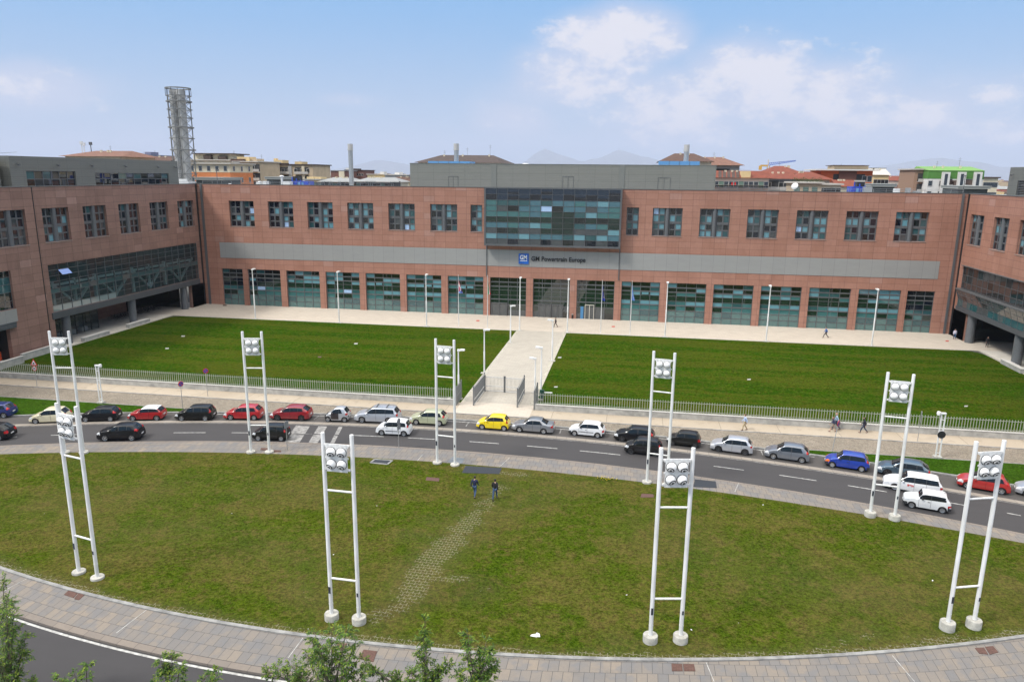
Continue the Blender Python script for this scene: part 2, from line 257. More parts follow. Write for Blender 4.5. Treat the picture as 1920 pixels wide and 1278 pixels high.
# ------------------------------------------------------------------ geometry helpers
class MB:
    def __init__(s): s.v = []; s.f = []; s.m = []; s.uv = None
    def quad(s, *p, m=0):
        i = len(s.v); s.v += [tuple(q) for q in p]; s.f.append(tuple(range(i, i+len(p)))); s.m.append(m)
    def box(s, x0, x1, y0, y1, z0, z1, m=0, bottom=True):
        i = len(s.v); s.v += [(x0, y0, z0), (x1, y0, z0), (x1, y1, z0), (x0, y1, z0), (x0, y0, z1), (x1, y0, z1), (x1, y1, z1), (x0, y1, z1)]
        F = [(0, 1, 5, 4), (1, 2, 6, 5), (2, 3, 7, 6), (3, 0, 4, 7), (4, 5, 6, 7)] + ([(3, 2, 1, 0)] if bottom else [])
        for f in F: s.f.append(tuple(i+k for k in f)); s.m.append(m)
    def bar(s, p0, p1, w, h=None, m=0):
        p0 = Vector(p0); p1 = Vector(p1); d = (p1-p0).normalized(); h = h or w
        u = Vector((0, 0, 1)) if abs(d.z) < .95 else Vector((0, 1, 0))
        a = d.cross(u).normalized()*w/2; b = a.cross(d).normalized()*h/2; i = len(s.v)
        for p in (p0, p1): s.v += [tuple(p-a-b), tuple(p+a-b), tuple(p+a+b), tuple(p-a+b)]
        for f in [(0, 1, 5, 4), (1, 2, 6, 5), (2, 3, 7, 6), (3, 0, 4, 7), (3, 2, 1, 0), (4, 5, 6, 7)]: s.f.append(tuple(i+k for k in f)); s.m.append(m)
    def cyl(s, p0, p1, r0, r1=None, n=12, m=0, caps=True):
        p0 = Vector(p0); p1 = Vector(p1); r1 = r0 if r1 is None else r1; d = (p1-p0).normalized()
        u = Vector((0, 0, 1)) if abs(d.z) < .95 else Vector((1, 0, 0)); a = d.cross(u).normalized(); b = d.cross(a).normalized(); i = len(s.v)
        for p, r in ((p0, r0), (p1, r1)):
            for k in range(n):
                t = 2*math.pi*k/n; s.v.append(tuple(p + a*math.cos(t)*r + b*math.sin(t)*r))
        for k in range(n): s.f.append((i+k, i+(k+1) % n, i+n+(k+1) % n, i+n+k)); s.m.append(m)
        if caps: s.f.append(tuple(i+k for k in range(n))); s.m.append(m); s.f.append(tuple(i+n+k for k in reversed(range(n)))); s.m.append(m)
    def tube(s, pts, r, n=8, m=0, close=False):
        k = len(pts)
        for j in range(k if close else k-1): s.cyl(pts[j], pts[(j+1) % k], r, n=n, m=m, caps=not close)
    def lathe(s, prof, c=(0, 0, 0), axis='z', n=16, m=0):
        i = len(s.v); c = Vector(c)
        for r, h in prof:
            for k in range(n):
                t = 2*math.pi*k/n; a, b = r*math.cos(t), r*math.sin(t)
                s.v.append(tuple(c + (Vector((a, b, h)) if axis == 'z' else Vector((a, h, b)) if axis == 'y' else Vector((h, a, b)))))
        for j in range(len(prof)-1):
            for k in range(n): s.f.append((i+j*n+k, i+j*n+(k+1) % n, i+(j+1)*n+(k+1) % n, i+(j+1)*n+k)); s.m.append(m)
    def prism(s, poly, z0, z1, m=0):
        n = len(poly); i = len(s.v)
        s.v += [(x, y, z0) for x, y in poly] + [(x, y, z1) for x, y in poly]
        for k in range(n): s.f.append((i+k, i+(k+1) % n, i+n+(k+1) % n, i+n+k)); s.m.append(m)
        s.f.append(tuple(i+n+k for k in range(n))); s.m.append(m); s.f.append(tuple(i+k for k in reversed(range(n)))); s.m.append(m)
    def build(s, name, mats, parent=None, smooth=False, world=False, fixn=False, loc=None):
        me = bpy.data.meshes.new(name); v = s.v
        o0 = Vector((0, 0, 0))
        if parent is not None and world: o0 = parent.location
        if loc is not None: o0 = Vector(loc)
        if o0.length: v = [(a-o0.x, b-o0.y, c-o0.z) for a, b, c in v]
        me.from_pydata(v, [], s.f)
        for m in (mats if isinstance(mats, (list, tuple)) else [mats]): me.materials.append(m)
        if any(s.m): me.polygons.foreach_set('material_index', s.m)
        if smooth is True: me.polygons.foreach_set('use_smooth', [True]*len(s.f))
        if s.uv is not None:
            ul = me.uv_layers.new(name='UVMap'); li = 0
            for p in me.polygons:
                for k in p.vertices: ul.data[li].uv = s.uv[k]; li += 1
        if fixn:
            bm = bmesh.new(); bm.from_mesh(me); bmesh.ops.remove_doubles(bm, verts=bm.verts, dist=1e-4); bmesh.ops.recalc_face_normals(bm, faces=bm.faces); bm.to_mesh(me); bm.free()
        if smooth == 'auto':
            me.polygons.foreach_set('use_smooth', [True]*len(me.polygons)); me.set_sharp_from_angle(angle=R(35))
        me.update(); o = bpy.data.objects.new(name, me); col.objects.link(o)
        if parent is not None: o.parent = parent
        if loc is not None: o.location = loc
        return o
def empty(name, loc=(0, 0, 0), rz=0, parent=None):
    o = bpy.data.objects.new(name, None); col.objects.link(o); o.location = loc; o.rotation_euler = (0, 0, rz); o.empty_display_size = .3
    if parent is not None: o.parent = parent
    return o
def tag(o, label=None, cat=None, group=None, kind=None):
    if label: o['label'] = label
    if cat: o['category'] = cat
    if group: o['group'] = group
    if kind: o['kind'] = kind
    return o
def copy_tree(o, parent=None):
    c = o.copy(); col.objects.link(c); c.parent = parent
    for ch in list(o.children): copy_tree(ch, c)
    return c
def structure(o): o['kind'] = 'structure'; return o

# ------------------------------------------------------------------ the ground
def arc(cx, cy, r, s=1): return lambda x: cy + s*math.sqrt(max(0, r*r-(x-cx)**2))
def const(v): return lambda x: v
def ribbon(name, f0, f1, x0, x1, z, m, n=120, edge=0, rows=1):
    b = MB(); b.uv = []; dist = 0; prev = None; nr = rows+1
    for i in range(n+1):
        x = x0+(x1-x0)*i/n; a, c = f0(x), f1(x); mid = (x, (a+c)/2)
        if prev: dist += math.hypot(mid[0]-prev[0], mid[1]-prev[1])
        prev = mid
        for j in range(nr):
            y = a+(c-a)*j/rows; b.v.append((x, y, z)); b.uv.append((dist, y-a))
        if edge:
            b.v.append((x, a, z-edge)); b.uv.append((dist, -edge)); b.v.append((x, c, z-edge)); b.uv.append((dist, c-a+edge))
    st = nr+(2 if edge else 0)
    for i in range(n):
        for j in range(rows): q = i*st+j; b.f.append((q, q+st, q+st+1, q+1)); b.m.append(0)
        if edge:
            b.f.append((i*st+nr, i*st+nr+st, i*st+st, i*st)); b.m.append(0); b.f.append((i*st+nr-1, i*st+st+nr-1, i*st+st+nr+1, i*st+nr+1)); b.m.append(0)
    return structure(b.build(name, m))
def sheet(name, poly, z, m, skirt=.0):
    b = MB(); b.quad(*[(x, y, z) for x, y in poly]); b.uv = [(x, y) for x, y in poly]
    if skirt:
        n = len(poly)
        for k in range(n):
            (xa, ya), (xb, yb) = poly[k], poly[(k+1) % n]
            b.quad((xa, ya, z), (xa, ya, z-skirt), (xb, yb, z-skirt), (xb, yb, z)); b.uv += [(xa, ya), (xa, ya-skirt), (xb, yb-skirt), (xb, yb)]
    return structure(b.build(name, m))
lawn_near = arc(-14.66, 137.3, 102.4, -1); lawn_far = arc(-16.2, -89.2, 150.7)
road_near = arc(-16.8, -67.1, 131.8); gutter = arc(-16.5, -77.4, 148.1); park_out = arc(-15.5, -86.82, 160.32); dash_arc = arc(-15.3, -74.2, 141.8)
kn_ = arc(-14.14, 125.31, 94.0, -1)
kerb_near = lambda x: kn_(x)-max(0, x-2)*.07
XL_, XR_ = -98, 68
g = MB(); g.quad((-30000, -600, -.08), (30000, -600, -.08), (30000, 26000, -.08), (-30000, 26000, -.08)); structure(g.build('ground', mat('city ground', (.12, .12, .11), .9, var=.2, vscale=.02)))
road = ribbon('road', lambda x: road_near(x)-.3, lambda x: park_out(x)+1.2, XL_, XR_, 0, ASPH, rows=2)
ribbon('parking_lane', lambda x: gutter(x)+.35, lambda x: park_out(x)+.3, XL_, XR_, .004, ASPH2)
ribbon('gutter_strip', lambda x: gutter(x)-.35, lambda x: gutter(x)+.38, XL_, XR_, .009, GUTT)
ribbon('pavement', lambda x: lawn_far(x), lambda x: road_near(x)-.32, -76, 46, .12, SLAB, edge=.12)
ribbon('kerb', lambda x: road_near(x)-.32, lambda x: road_near(x), -76, 46, .124, BORDER, edge=.124)
# near pavement round the lawn
ribbon('pavement', lambda x: kerb_near(x)+.50, lambda x: lawn_near(x)-.0, -76, 46, .12, SLAB, edge=.12)
ribbon('kerb', lambda x: kerb_near(x), lambda x: kerb_near(x)+.485, -76, 46, .115, BORDER, edge=.115)
ribbon('kerb', lambda x: lawn_near(x)-.20, lambda x: lawn_near(x)+.05, -76, 46, .19, KERB, edge=.07)
ribbon('road', lambda x: kerb_near(x)-12, lambda x: kerb_near(x)+.2, -76, 46, 0.0, ASPH)
def line_on(f, x0, x1, w_, z, m, name='road_marking', n=8): return ribbon(name, lambda x: f(x)-w_/2, lambda x: f(x)+w_/2, x0, x1, z, m, n=n)
line_on(lambda x: kerb_near(x)-.20, -74, 46, .16, .004, WHITEP, n=90)
line_on(lambda x: kerb_near(x)-3.6, -46.7, -42.2, .13, .004, WHITEP)
for a, b_ in [((0, 818), (35, 817)), ((95, 816), (150, 815)), ((325, 811), (385, 811)), ((434, 811), (468, 811)), ((660, 816), (720, 818)), ((765, 820), (815, 823)), ((880, 828), (935, 832)), ((988, 836), (1045, 841)), ((1087, 845), (1163, 853)), ((1338, 873), (1395, 881)), ((1461, 890), (1531, 901)), ((1590, 910), (1663, 922)), ((1782, 943), (1810, 948)), ((1890, 963), (1915, 967))]:
    xa, xb = gp(*a)[0], gp(*b_)[0]; line_on(dash_arc, xa, xb, .13, .005, WHITEP)
line_on(lambda x: gutter(x)-.55, -95, 60, .10, .012, WORNP, n=120)
line_on(lambda x: park_out(x)-.25, -45, 18, .11, .009, WHITEP, n=60)
for x in (-33.2, -22.9, -16.6, -6.6, 2.9, 13.2, 26.4): # short ticks of the parking bays
    b = MB(); y = park_out(x); b.quad((x-.05, y-1.6, .011), (x+.05, y-1.6, .011), (x+.05, y-.3, .011), (x-.05, y-.3, .011)); structure(b.build('road_marking', WORNP))
for (pa, pb) in [((9, 1106), (54, 1082)), ((218, 1186), (277, 1141)), ((540, 1233), (568, 1195)), ((1339, 1277), (1324, 1241)), ((1715, 1277), (1673, 1228)), ((792, 852), (780, 866)), ((955, 858), (935, 876)), ((1385, 905), (1378, 921))]:
    a = Vector((*gp(*pa, .12), .128)); c = Vector((*gp(*pb, .12), .128)); d = (c-a).normalized(); s_ = Vector((-d.y, d.x, 0))*.018; b = MB(); b.quad(a-s_, a+s_, c+s_, c-s_); structure(b.build('pavement_joint', WHITEP))
# zebra crossing, worn
for x0, wd in [(-34.3, 1.55), (-31.9, .95), (-29.75, .42), (-36.4, .6)]:
    for f0, f1 in ((.04, .47), (.52, .96)):
        b = MB(); ya, yb = road_near(x0+.8)+.2, gutter(x0)-.6
        P = lambda u, dx: (x0+1.15*(1-u)+dx, ya+(yb-ya)*u, .006)
        b.quad(P(f0, 0), P(f0, wd), P(f1, wd), P(f1, 0)); structure(b.build('road_marking', WORNP))
ribbon('road_marking', lambda x: dash_arc(x)-.05, lambda x: dash_arc(x)+.05, -34.6, -31.5, .010, WORNP)
# round lawn with a wear map
b = MB(); nx, ny = 420, 80; x0, x1 = -74, 44
xs = np.linspace(x0, x1, nx+1)
worn = [((-10.3, 61.5), (-10.2, 57), 2.0, 0.38), ((-10.2, 57), (-11.3, 51), 2.0, 0.54), ((-11.3, 51), (-12.0, 47), 1.7, 0.66), ((-12, 47), (-12.9, 43), 1.6, 0.78), ((-12.9, 43), (-12.9, 40.0), 1.7, 0.72), ((-12.4, 42), (-9.9, 42.4), .8, 0.60), ((-9.3, 40.6), (-8.4, 41.4), 1.2, 0.43), ((-11.6, 49), (-14.5, 50), .9, 0.38), ((-45, 47), (-38, 51), 3.6, 0.34), ((-36, 44), (-31, 46), 3.0, 0.32), ((-31, 52), (-22, 54.5), 2.4, 0.29), ((-13.2, 38.6), (-14.4, 37.2), 1.4, 0.58),
        ((3, 52), (8, 47), 3.5, 0.30), ((12, 46), (21, 44), 3.4, 0.33), ((-9, 53), (-5, 59), 2.6, 0.38), ((22, 50), (27, 47), 2.6, 0.34), ((12, 39), (15, 41), 1.5, 0.43), ((-15.5, 47.5), (-10, 48), 1.0, 0.40), ((-14, 60.6), (-8.5, 60.0), 1.1, 0.60), ((16.8, 40.3), (19.5, 41.2), 1.1, 0.58), ((-26, 44), (-20, 42), 2.4, 0.29), ((-50, 55), (-42, 58), 2.4, 0.29), ((-20, 39.5), (-17.5, 37.5), 1.4, 0.38), ((0, 37.2), (5, 37.4), .9, 0.38), ((-34, 60.7), (-22, 61.2), .7, 0.43)]
rr = random.Random(3); wearv = []
from mathutils import noise as mn
for i in range(nx+1):
    x = xs[i]; a, c = lawn_near(x)+.05, lawn_far(x)
    if c < a: a = c = (a+c)/2
    for j in range(ny+1):
        y = a+(c-a)*j/ny; b.v.append((x, y, .13))
        wv = 0
        for (ax, ay), (bx, by), rd, k in worn:
            dx, dy = bx-ax, by-ay; t = max(0, min(1, ((x-ax)*dx+(y-ay)*dy)/(dx*dx+dy*dy))); d = math.hypot(x-ax-t*dx, y-ay-t*dy)
            wv = max(wv, k*1.02*max(0, 1-d/(rd*1.75)))
        e = y-a; n1 = mn.noise(Vector((x*.35, 1.3, 0)))
        wv = max(wv, .80*max(0, 1-e/(.75+.7*max(0, n1+.25)+.35*(abs(math.sin(x*.11)))))) if e < 2.5 else wv
        e2 = c-y; wv = max(wv, .45*max(0, 1-e2/.5)) if e2 < .6 else wv
        wearv.append(wv)
for i in range(nx):
    for j in range(ny): q = i*(ny+1)+j; b.f.append((q, q+ny+1, q+ny+2, q+1)); b.m.append(0)
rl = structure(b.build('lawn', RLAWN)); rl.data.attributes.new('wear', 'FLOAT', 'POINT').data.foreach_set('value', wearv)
# street side: cobbles, verges, sidewalk
SWK, WALLY = 75.7, 78.35
ribbon('cobbles', lambda x: park_out(x)+.25, lambda x: SWK-.12, -95, 64, .10, COBB, edge=.1)
ribbon('kerb', lambda x: park_out(x)+.02, lambda x: park_out(x)+.30, -95, 64, .125, KERB, edge=.13)
ribbon('grass_verge', lambda x: park_out(x)+.32, lambda x: max(71.3, park_out(x)+.33), -95, -45.6, .135, STRIPG)
ribbon('grass_verge', lambda x: park_out(x)+.32, lambda x: max(71.2, park_out(x)+.33), 15.6, 64, .135, STRIPG)
ribbon('kerb', lambda x: max(71.3, park_out(x)+.33), lambda x: max(71.3, park_out(x)+.33)+.14, -95, -45.6, .15, KERB)
ribbon('kerb', lambda x: max(71.2, park_out(x)+.33), lambda x: max(71.2, park_out(x)+.33)+.14, 15.6, 64, .15, KERB)
ribbon('sidewalk', const(SWK), const(WALLY+1.2), -110, 70, .14, SIDEW, n=40, edge=.14)
ribbon('kerb', const(SWK-.16), const(SWK+.0), -110, 70, .146, KERB, n=20, edge=.14)
sheet('sidewalk', [(-18.9, 75.72), (-10.4, 75.72), (-10.4, 80.0), (-18.9, 80.0)], .146, PLAZA)
# inner court
LX, RX, PX0, PX1, FY = -83.2, 53.6, -18.6, -11.05, 121.4
sheet('lawn', [(LX, 79.2), (PX0-.4, 79.2), (PX0-.4, FY-.4), (LX+2.5, FY-.4), (LX+.6, FY-1.4), (LX, FY-3.2)], .06, LAWN)
sheet('lawn', [(PX1+.55, 79.2), (RX, 79.2), (RX, FY-4.5), (RX-.5, FY-1.6), (RX-2.2, FY-.5), (PX1+.55, FY-.4)], .06, LAWN)
sheet('path', [(PX0, 79.5), (PX1, 79.5), (PX1, FY), (PX0, FY)], .07, PATHM)
sheet('gravel_edging', [(PX0-.42, 79.2), (PX0, 79.2), (PX0, FY-.2), (PX0-.42, FY-.2)], .066, GRAVEL)
sheet('gravel_edging', [(PX1, 79.2), (PX1+.57, 79.2), (PX1+.57, FY-.2), (PX1, FY-.2)], .066, GRAVEL)
sheet('plaza', [(-98, FY), (75, FY), (75, 134.5), (-98, 134.5)], .08, PLAZA, skirt=.05)
sheet('gravel_edging', [(LX, FY-.45), (PX0-.42, FY-.45), (PX0-.42, FY), (LX, FY)], .064, GRAVEL)
sheet('gravel_edging', [(PX1+.57, FY-.45), (RX, FY-.45), (RX, FY), (PX1+.57, FY)], .064, GRAVEL)
sheet('gravel_edging', [(LX-.4, 79.3), (LX+.05, 79.3), (LX+.05, FY), (LX-.4, FY)], .067, GRAVEL)
sheet('gravel_edging', [(RX-.05, 79.3), (RX+.35, 79.3), (RX+.35, FY), (RX-.05, FY)], .067, GRAVEL)
UND = mat('grey undercroft paving', (.50, .475, .43), .8, var=.1, vscale=.6, c2=(.56, .53, .47))
sheet('arcade_floor', [(-100, 79.3), (LX-.4, 79.3), (LX-.4, FY), (-100, FY)], .08, UND)
sheet('arcade_floor', [(RX+.35, 79.3), (72, 79.3), (72, FY), (RX+.35, FY)], .08, UND)

# ------------------------------------------------------------------ the main building
FD, RZ = 133.77, 23.66
def wallgrid(b, o, ud, u0, u1, z0, z1, holes, depth, nrm, m=0):
    """wall sheet from o along ud with rectangular holes and their reveals"""
    ud = Vector(ud); nrm = Vector(nrm); o = Vector(o)
    P = lambda u, z, d=0: tuple(o + ud*u + Vector((0, 0, z)) - nrm*d)
    us = sorted(set([u0, u1]+[h[0] for h in holes]+[h[1] for h in holes])); zs = sorted(set([z0, z1]+[h[2] for h in holes]+[h[3] for h in holes]))
    for j in range(len(zs)-1):
        i = 0
        while i < len(us)-1:
            inside = lambda k: any(h[0] <= (us[k]+us[k+1])/2 <= h[1] and h[2] <= (zs[j]+zs[j+1])/2 <= h[3] for h in holes)
            if inside(i): i += 1; continue
            k = i
            while k+1 < len(us)-1 and not inside(k+1): k += 1
            b.quad(P(us[i], zs[j]), P(us[k+1], zs[j]), P(us[k+1], zs[j+1]), P(us[i], zs[j+1]), m=m); i = k+1
    for a, c, e, f in holes:
        d = depth
        b.quad(P(a, e), P(a, e, d), P(a, f, d), P(a, f), m=m); b.quad(P(c, e, d), P(c, e), P(c, f), P(c, f, d), m=m)
        b.quad(P(a, f, d), P(c, f, d), P(c, f), P(a, f), m=m); b.quad(P(a, e), P(c, e), P(c, e, d), P(a, e, d), m=m)
main = empty('office_building', (-14.7, FD, 0)); tag(main, 'long red stone office block with a projecting glass box over its entrance', 'building')
gopen = [(-80.45, -76.0)] + [(-91.19+8.13*i, -91.19+8.13*i+6.87) for i in range(2, 17)] + [(46.75, 51.15)]
uw = [-77.85, -69.78, -61.75, -53.7, -45.62, -37.5, 3.16, 11.29, 19.35, 27.47, 35.5, 43.4]
uopen = [(x, x+5.15) for x in uw] + [(-29.85, -27.65), (-1.4, .75)]
holes = [(a, c, .0, 7.3) for a, c in gopen] + [(a, c, 15.65, 20.55) for a, c in uopen]
b = MB(); wallgrid(b, (0, FD, 0), (1, 0, 0), -84.3, 54.2, 0, RZ, holes, .55, (0, -1, 0))
b.box(-84.3, 54.2, FD+1.2, FD+30, 0, RZ-.7, bottom=False)       # the body behind the wall sheet
b.quad((-84.3, FD+.0, RZ), (54.2, FD+.0, RZ), (54.2, FD+.5, RZ), (-84.3, FD+.5, RZ)); b.quad((54.2, FD+.5, RZ), (-84.3, FD+.5, RZ), (-84.3, FD+.5, RZ-.8), (54.2, FD+.5, RZ-.8))
b.build('wall', STONE, main, world=True)
b = MB(); b.box(-84.3, 54.2, FD-.06, FD+.56, RZ+.002, RZ+.09); b.build('coping', mat('dark metal coping', (.16, .16, .155), .5, metal=.4), main, world=True)
b = MB(); b.quad((-84.2, FD+.5, RZ-.5), (54.1, FD+.5, RZ-.5), (54.1, FD+30, RZ-.5), (-84.2, FD+30, RZ-.5)); b.build('roof', ROOFM, main, world=True)
b = MB(); b.box(-84.2, 54.1, FD+.9, FD+1.15, 0, RZ-.9); b.build('inner_wall', INTR, main, world=True)
b = MB()  # roof edge handrail
for z in (RZ+.35, RZ+.62): b.bar((-84, FD+1.6, z), (-42.1, FD+1.6, z), .04); b.bar((13.9, FD+1.6, z), (54, FD+1.6, z), .04)
x = -84
while x < 54:
    if x < -42 or x > 13.8: b.bar((x, FD+1.6, RZ-.5), (x, FD+1.6, RZ+.62), .04)
    x += 2.03
b.build('roof_railing', STEEL, main, world=True)
b = MB(); b.box(-80.45, 51.2, FD-.05, FD-.004, 9.45, 12.48); b.build('cladding_band', CLAD, main, world=True)
b = MB(); b.box(-83.6, -83.2, FD-.25, FD-.003, 0, RZ-.02); b.box(53.2, 53.55, FD-.2, FD-.003, 0, RZ-.02); b.build('downpipe', FGREY, main, world=True)
b = MB(); b.box(-26.86, -26.68, FD-.14, FD-.055, 7.5, 13.3); b.box(-2.42, -2.26, FD-.14, FD-.055, 7.5, 13.3); b.build('downpipe', FGREY, main, world=True)
b = MB()
for a, c in uopen: b.box(a-.08, c+.08, FD-.07, FD+.02, 15.56, 15.645)
b.build('sills', mat('pale stone sill', (.30, .24, .21), .7), main, world=True)
PANEL = [G_NAVY, G_DARK, G_GREEN, G_TEAL, G_TEAL2, G_LT, G_SKY, G_MILK, G_GREY]
rp = random.Random(21)
def pane(b, P, u0, u1, z0, z1, m, tilt=.35):
    t = [rp.uniform(-1, 1)*tilt*.01 for _ in range(2)]; w2, h2 = (u1-u0)/2, (z1-z0)/2
    b.quad(P(u0, z0, -t[0]*w2-t[1]*h2), P(u1, z0, t[0]*w2-t[1]*h2), P(u1, z1, t[0]*w2+t[1]*h2), P(u0, z1, -t[0]*w2+t[1]*h2), m=m)
def wplane(o, ud, nrm):
    ud = Vector(ud); nrm = Vector(nrm); o = Vector(o)
    return lambda u, z, d=0: tuple(o + ud*u + Vector((0, 0, z)) + nrm*d)
def fbar(b, P, u0, u1, z0, z1, d0, d1, m=0):
    i = len(b.v); b.v += [P(u0, z0, d0), P(u1, z0, d0), P(u1, z1, d0), P(u0, z1, d0), P(u0, z0, d1), P(u1, z0, d1), P(u1, z1, d1), P(u0, z1, d1)]
    for f in [(4, 5, 6, 7), (0, 4, 7, 3), (5, 1, 2, 6), (7, 6, 2, 3), (0, 1, 5, 4)]: b.f.append(tuple(i+k for k in f)); b.m.append(m)
def bay_window(parent, P, a, c, z0, z1, mode, org):
    """tall ground floor bay: mullions with panes in tones of blinds and painted sky reflection"""
    rows = [7.27, 6.43, 5.61, 4.9, 3.97, 3.18, 2.19, 1.18, .08]; rows = [z*(z1/7.3) for z in rows]
    n = 4 if c-a > 5 else 3; fr = MB(); gl = MB(); wd = (c-a)/n
    g2 = [a+wd*k for k in range(n+1)]
    fbar(fr, P, a, a+.09, z0, z1, -.42, -.28); fbar(fr, P, c-.09, c, z0, z1, -.42, -.28); fbar(fr, P, a+.09, c-.09, z1-.08, z1, -.42, -.28)
    for k in range(1, n): fbar(fr, P, g2[k]-.05, g2[k]+.05, z0, z1-.08, -.40, -.30)
    thick = {1: .20, 2: .20, 4: .07, 5: .20, 6: .10, 7: .09, 3: .07}
    for j, z in enumerate(rows[1:-1], 1):
        t = thick.get(j, .06)
        if mode == 'door' and j == 7: continue
        fbar(fr, P, a+.09, c-.09, z-t/2, z+t/2, -.395, -.29 if t > .1 else -.31)
    for j in range(8):
        for k in range(n):
            u = rp.random(); zt, zb = rows[j], rows[j+1]
            if mode in ('norm', 'dim', 'lit'):
                q = {'norm': 0, 'dim': .28, 'lit': -.22}[mode]; u = min(.999, max(0, u+q)) if j < 6 else u
                m_ = [5 if u < .38 else 4 if u < .55 else 1, 5 if u < .22 else 4 if u < .4 else 1, 5 if u < .28 else 3 if u < .5 else 2, 2,
                      5 if u < .3 else 3 if u < .6 else 4, 3 if u < .72 else 2, 7 if u < .6 else 4, 7][j]
                if j == 4 and rp.random() < .05: m_ = 6
                if mode == 'dim' and j in (2, 3): m_ = 0 if u < .8 else 2
            else: m_ = [1, 1, 2, 2, 2, 2, 8 if u < .4 else 2, 8 if u < .6 else 1][j]
            pane(gl, lambda uu, zz, d=0: P(uu, zz, -.36+d), g2[k], g2[k+1], zb, zt, m_)
            if j == 2 and m_ == 2 and mode != 'door' and rp.random() < .3: gl.quad(P(g2[k]+.25, zb+.15, -.345), P(g2[k+1]-.25, zb+.15, -.345), P(g2[k+1]-.25, zt-.12, -.345), P(g2[k]+.25, zt-.12, -.345), m=5)
    f = fr.build('window', FGREY, parent, world=True); gm = gl.build('glass', PANEL, f); gm.data.transform(Matrix.Translation(-parent.location)); return f
PF = wplane((0, FD, 0), (1, 0, 0), (0, -1, 0))
modes = ['dim', 'dim', 'lit', 'norm', 'norm', 'lit', 'norm', 'door', 'door', 'door', 'norm', 'norm', 'norm', 'norm', 'norm', 'norm', 'dim']
bays = [bay_window(main, PF, a, c, 0, 7.3, md, None) for (a, c), md in zip(gopen, modes)]
def upper_window(parent, P, a, c, z0, z1, lit=.5):
    fr = MB(); gl = MB(); half = (c-a) < 3
    fbar(fr, P, a, a+.10, z0, z1, -.52, -.40); fbar(fr, P, c-.10, c, z0, z1, -.52, -.40); fbar(fr, P, a+.1, c-.1, z1-.1, z1, -.52, -.42); fbar(fr, P, a+.1, c-.1, z0, z0+.1, -.52, -.42)
    secs = [(a+.1, c-.1)] if half else [(a+.1, a+2.15), (c-2.2, c-.1)]
    zm = (z0+z1)/2
    for s0, s1 in secs:
        fbar(fr, P, s0, s1, zm-.32, zm+.12, -.50, -.36)
        for (ya, yb) in ((z0+.1, zm-.32), (zm+.12, z1-.1)):
            um = (s0+s1)/2; hm = (ya+yb)/2+.02
            fbar(fr, P, um-.12, um+.12, ya, yb, -.50, -.41); fbar(fr, P, s0, um-.12, hm-.11, hm+.11, -.50, -.41); fbar(fr, P, um+.12, s1, hm-.11, hm+.11, -.50, -.41); fbar(fr, P, s0, s0+.10, ya, yb, -.50, -.42); fbar(fr, P, s1-.10, s1, ya, yb, -.50, -.42)
            for (ua, ub) in ((s0, um), (um, s1)):
                for (za, zb) in ((ya, hm), (hm, yb)):
                    u = rp.random(); m_ = 5 if u < lit*.62 else 4 if u < lit else 6 if u > .975-lit*.02 and lit > .2 else 8 if u > .9 else 0 if u < .75 else 1
                    pane(gl, lambda uu, zz, d=0: P(uu, zz, -.475+d), ua, ub, za, zb, m_, .8)
    f = fr.build('window', FGREY, parent, world=True); gm = gl.build('glass', PANEL, f); gm.data.transform(Matrix.Translation(-parent.location))
    if not half:
        pl = MB(); cm = Vector(P((a+c)/2-.02, z0, -.42)); cm2 = Vector(P((a+c)/2-.02, z1, -.42)); pl.cyl(cm, cm2, .36, n=14, caps=False)
        p = pl.build('pillar', PILM, f, smooth=True); p.data.transform(Matrix.Translation(-parent.location))
    return f
for i, (a, c) in enumerate(uopen): upper_window(main, PF, a, c, 15.65, 20.55, .30 if i < 2 else .5)
# doors of the entrance bays
def door(parent, x0, x1, h, m, name='door'):
    fr = MB(); y = FD+.22
    fr.box(x0, x0+.1, y-.12, y+.05, .05, h); fr.box(x1-.1, x1, y-.12, y+.05, .05, h); fr.box(x0+.1, x1-.1, y-.12, y+.05, h-.12, h); fr.box((x0+x1)/2-.06, (x0+x1)/2+.06, y-.12, y+.05, .05, h-.12)
    d = fr.build(name, m, parent, world=True); gl = MB(); gl.quad((x0+.1, y, .06), (x1-.1, y, .06), (x1-.1, y, h-.12), (x0+.1, y, h-.12)); gg = gl.build('glass', G_GREY, d); gg.data.transform(Matrix.Translation(-parent.location))
    return d
door(main, -25.9, -22.9, 2.55, FGREY); door(main, -17.0, -14.6, 2.6, FGREY); door(main, -14.4, -12.4, 2.6, FGREY)
dd = door(main, -8.3, -6.6, 2.75, mat('pale cream door frame', (.55, .52, .45), .5)); dd['label'] = 'cream framed entrance door'
b = MB(); b.quad((-9.1, FD+.2, .1), (-8.55, FD+.2, .1), (-8.55, FD+.2, 2.4), (-9.1, FD+.2, 2.4)); b.build('door_poster', mat('blue poster', (.07, .22, .42), .5), main, world=True)
# glass box over the entrance
BX0, BX1, BY, BZ0, BZ1 = -26.95, -2.28, FD-1.6, 13.3, 23.80
b = MB(); b.box(BX0, BX1, BY+.25, FD-.003, BZ0, BZ1)
gb = b.build('glass_box', FGREY, main, world=True)
b = MB(); t = .35
b.box(BX0, BX0+.3, BY, BY+.26, BZ0, BZ1+.03); b.box(BX1-.3, BX1, BY, BY+.26, BZ0, BZ1+.03); b.box(BX0+.3, BX1-.3, BY, BY+.26, BZ1-.22, BZ1+.03); b.box(BX0+.3, BX1-.3, BY, BY+.26, BZ0, BZ0+t)
gx = np.linspace(BX0+.3, BX1-.3, 13); gz = np.linspace(BZ1-.22, BZ0+t, 11)
for x in gx[1:-1]: b.box(x-.03, x+.03, BY+.03, BY+.14, BZ0+t, BZ1-.22)
for z in gz[1:-1]: b.box(BX0+.3, BX1-.3, BY+.05, BY+.13, z-.022, z+.022)
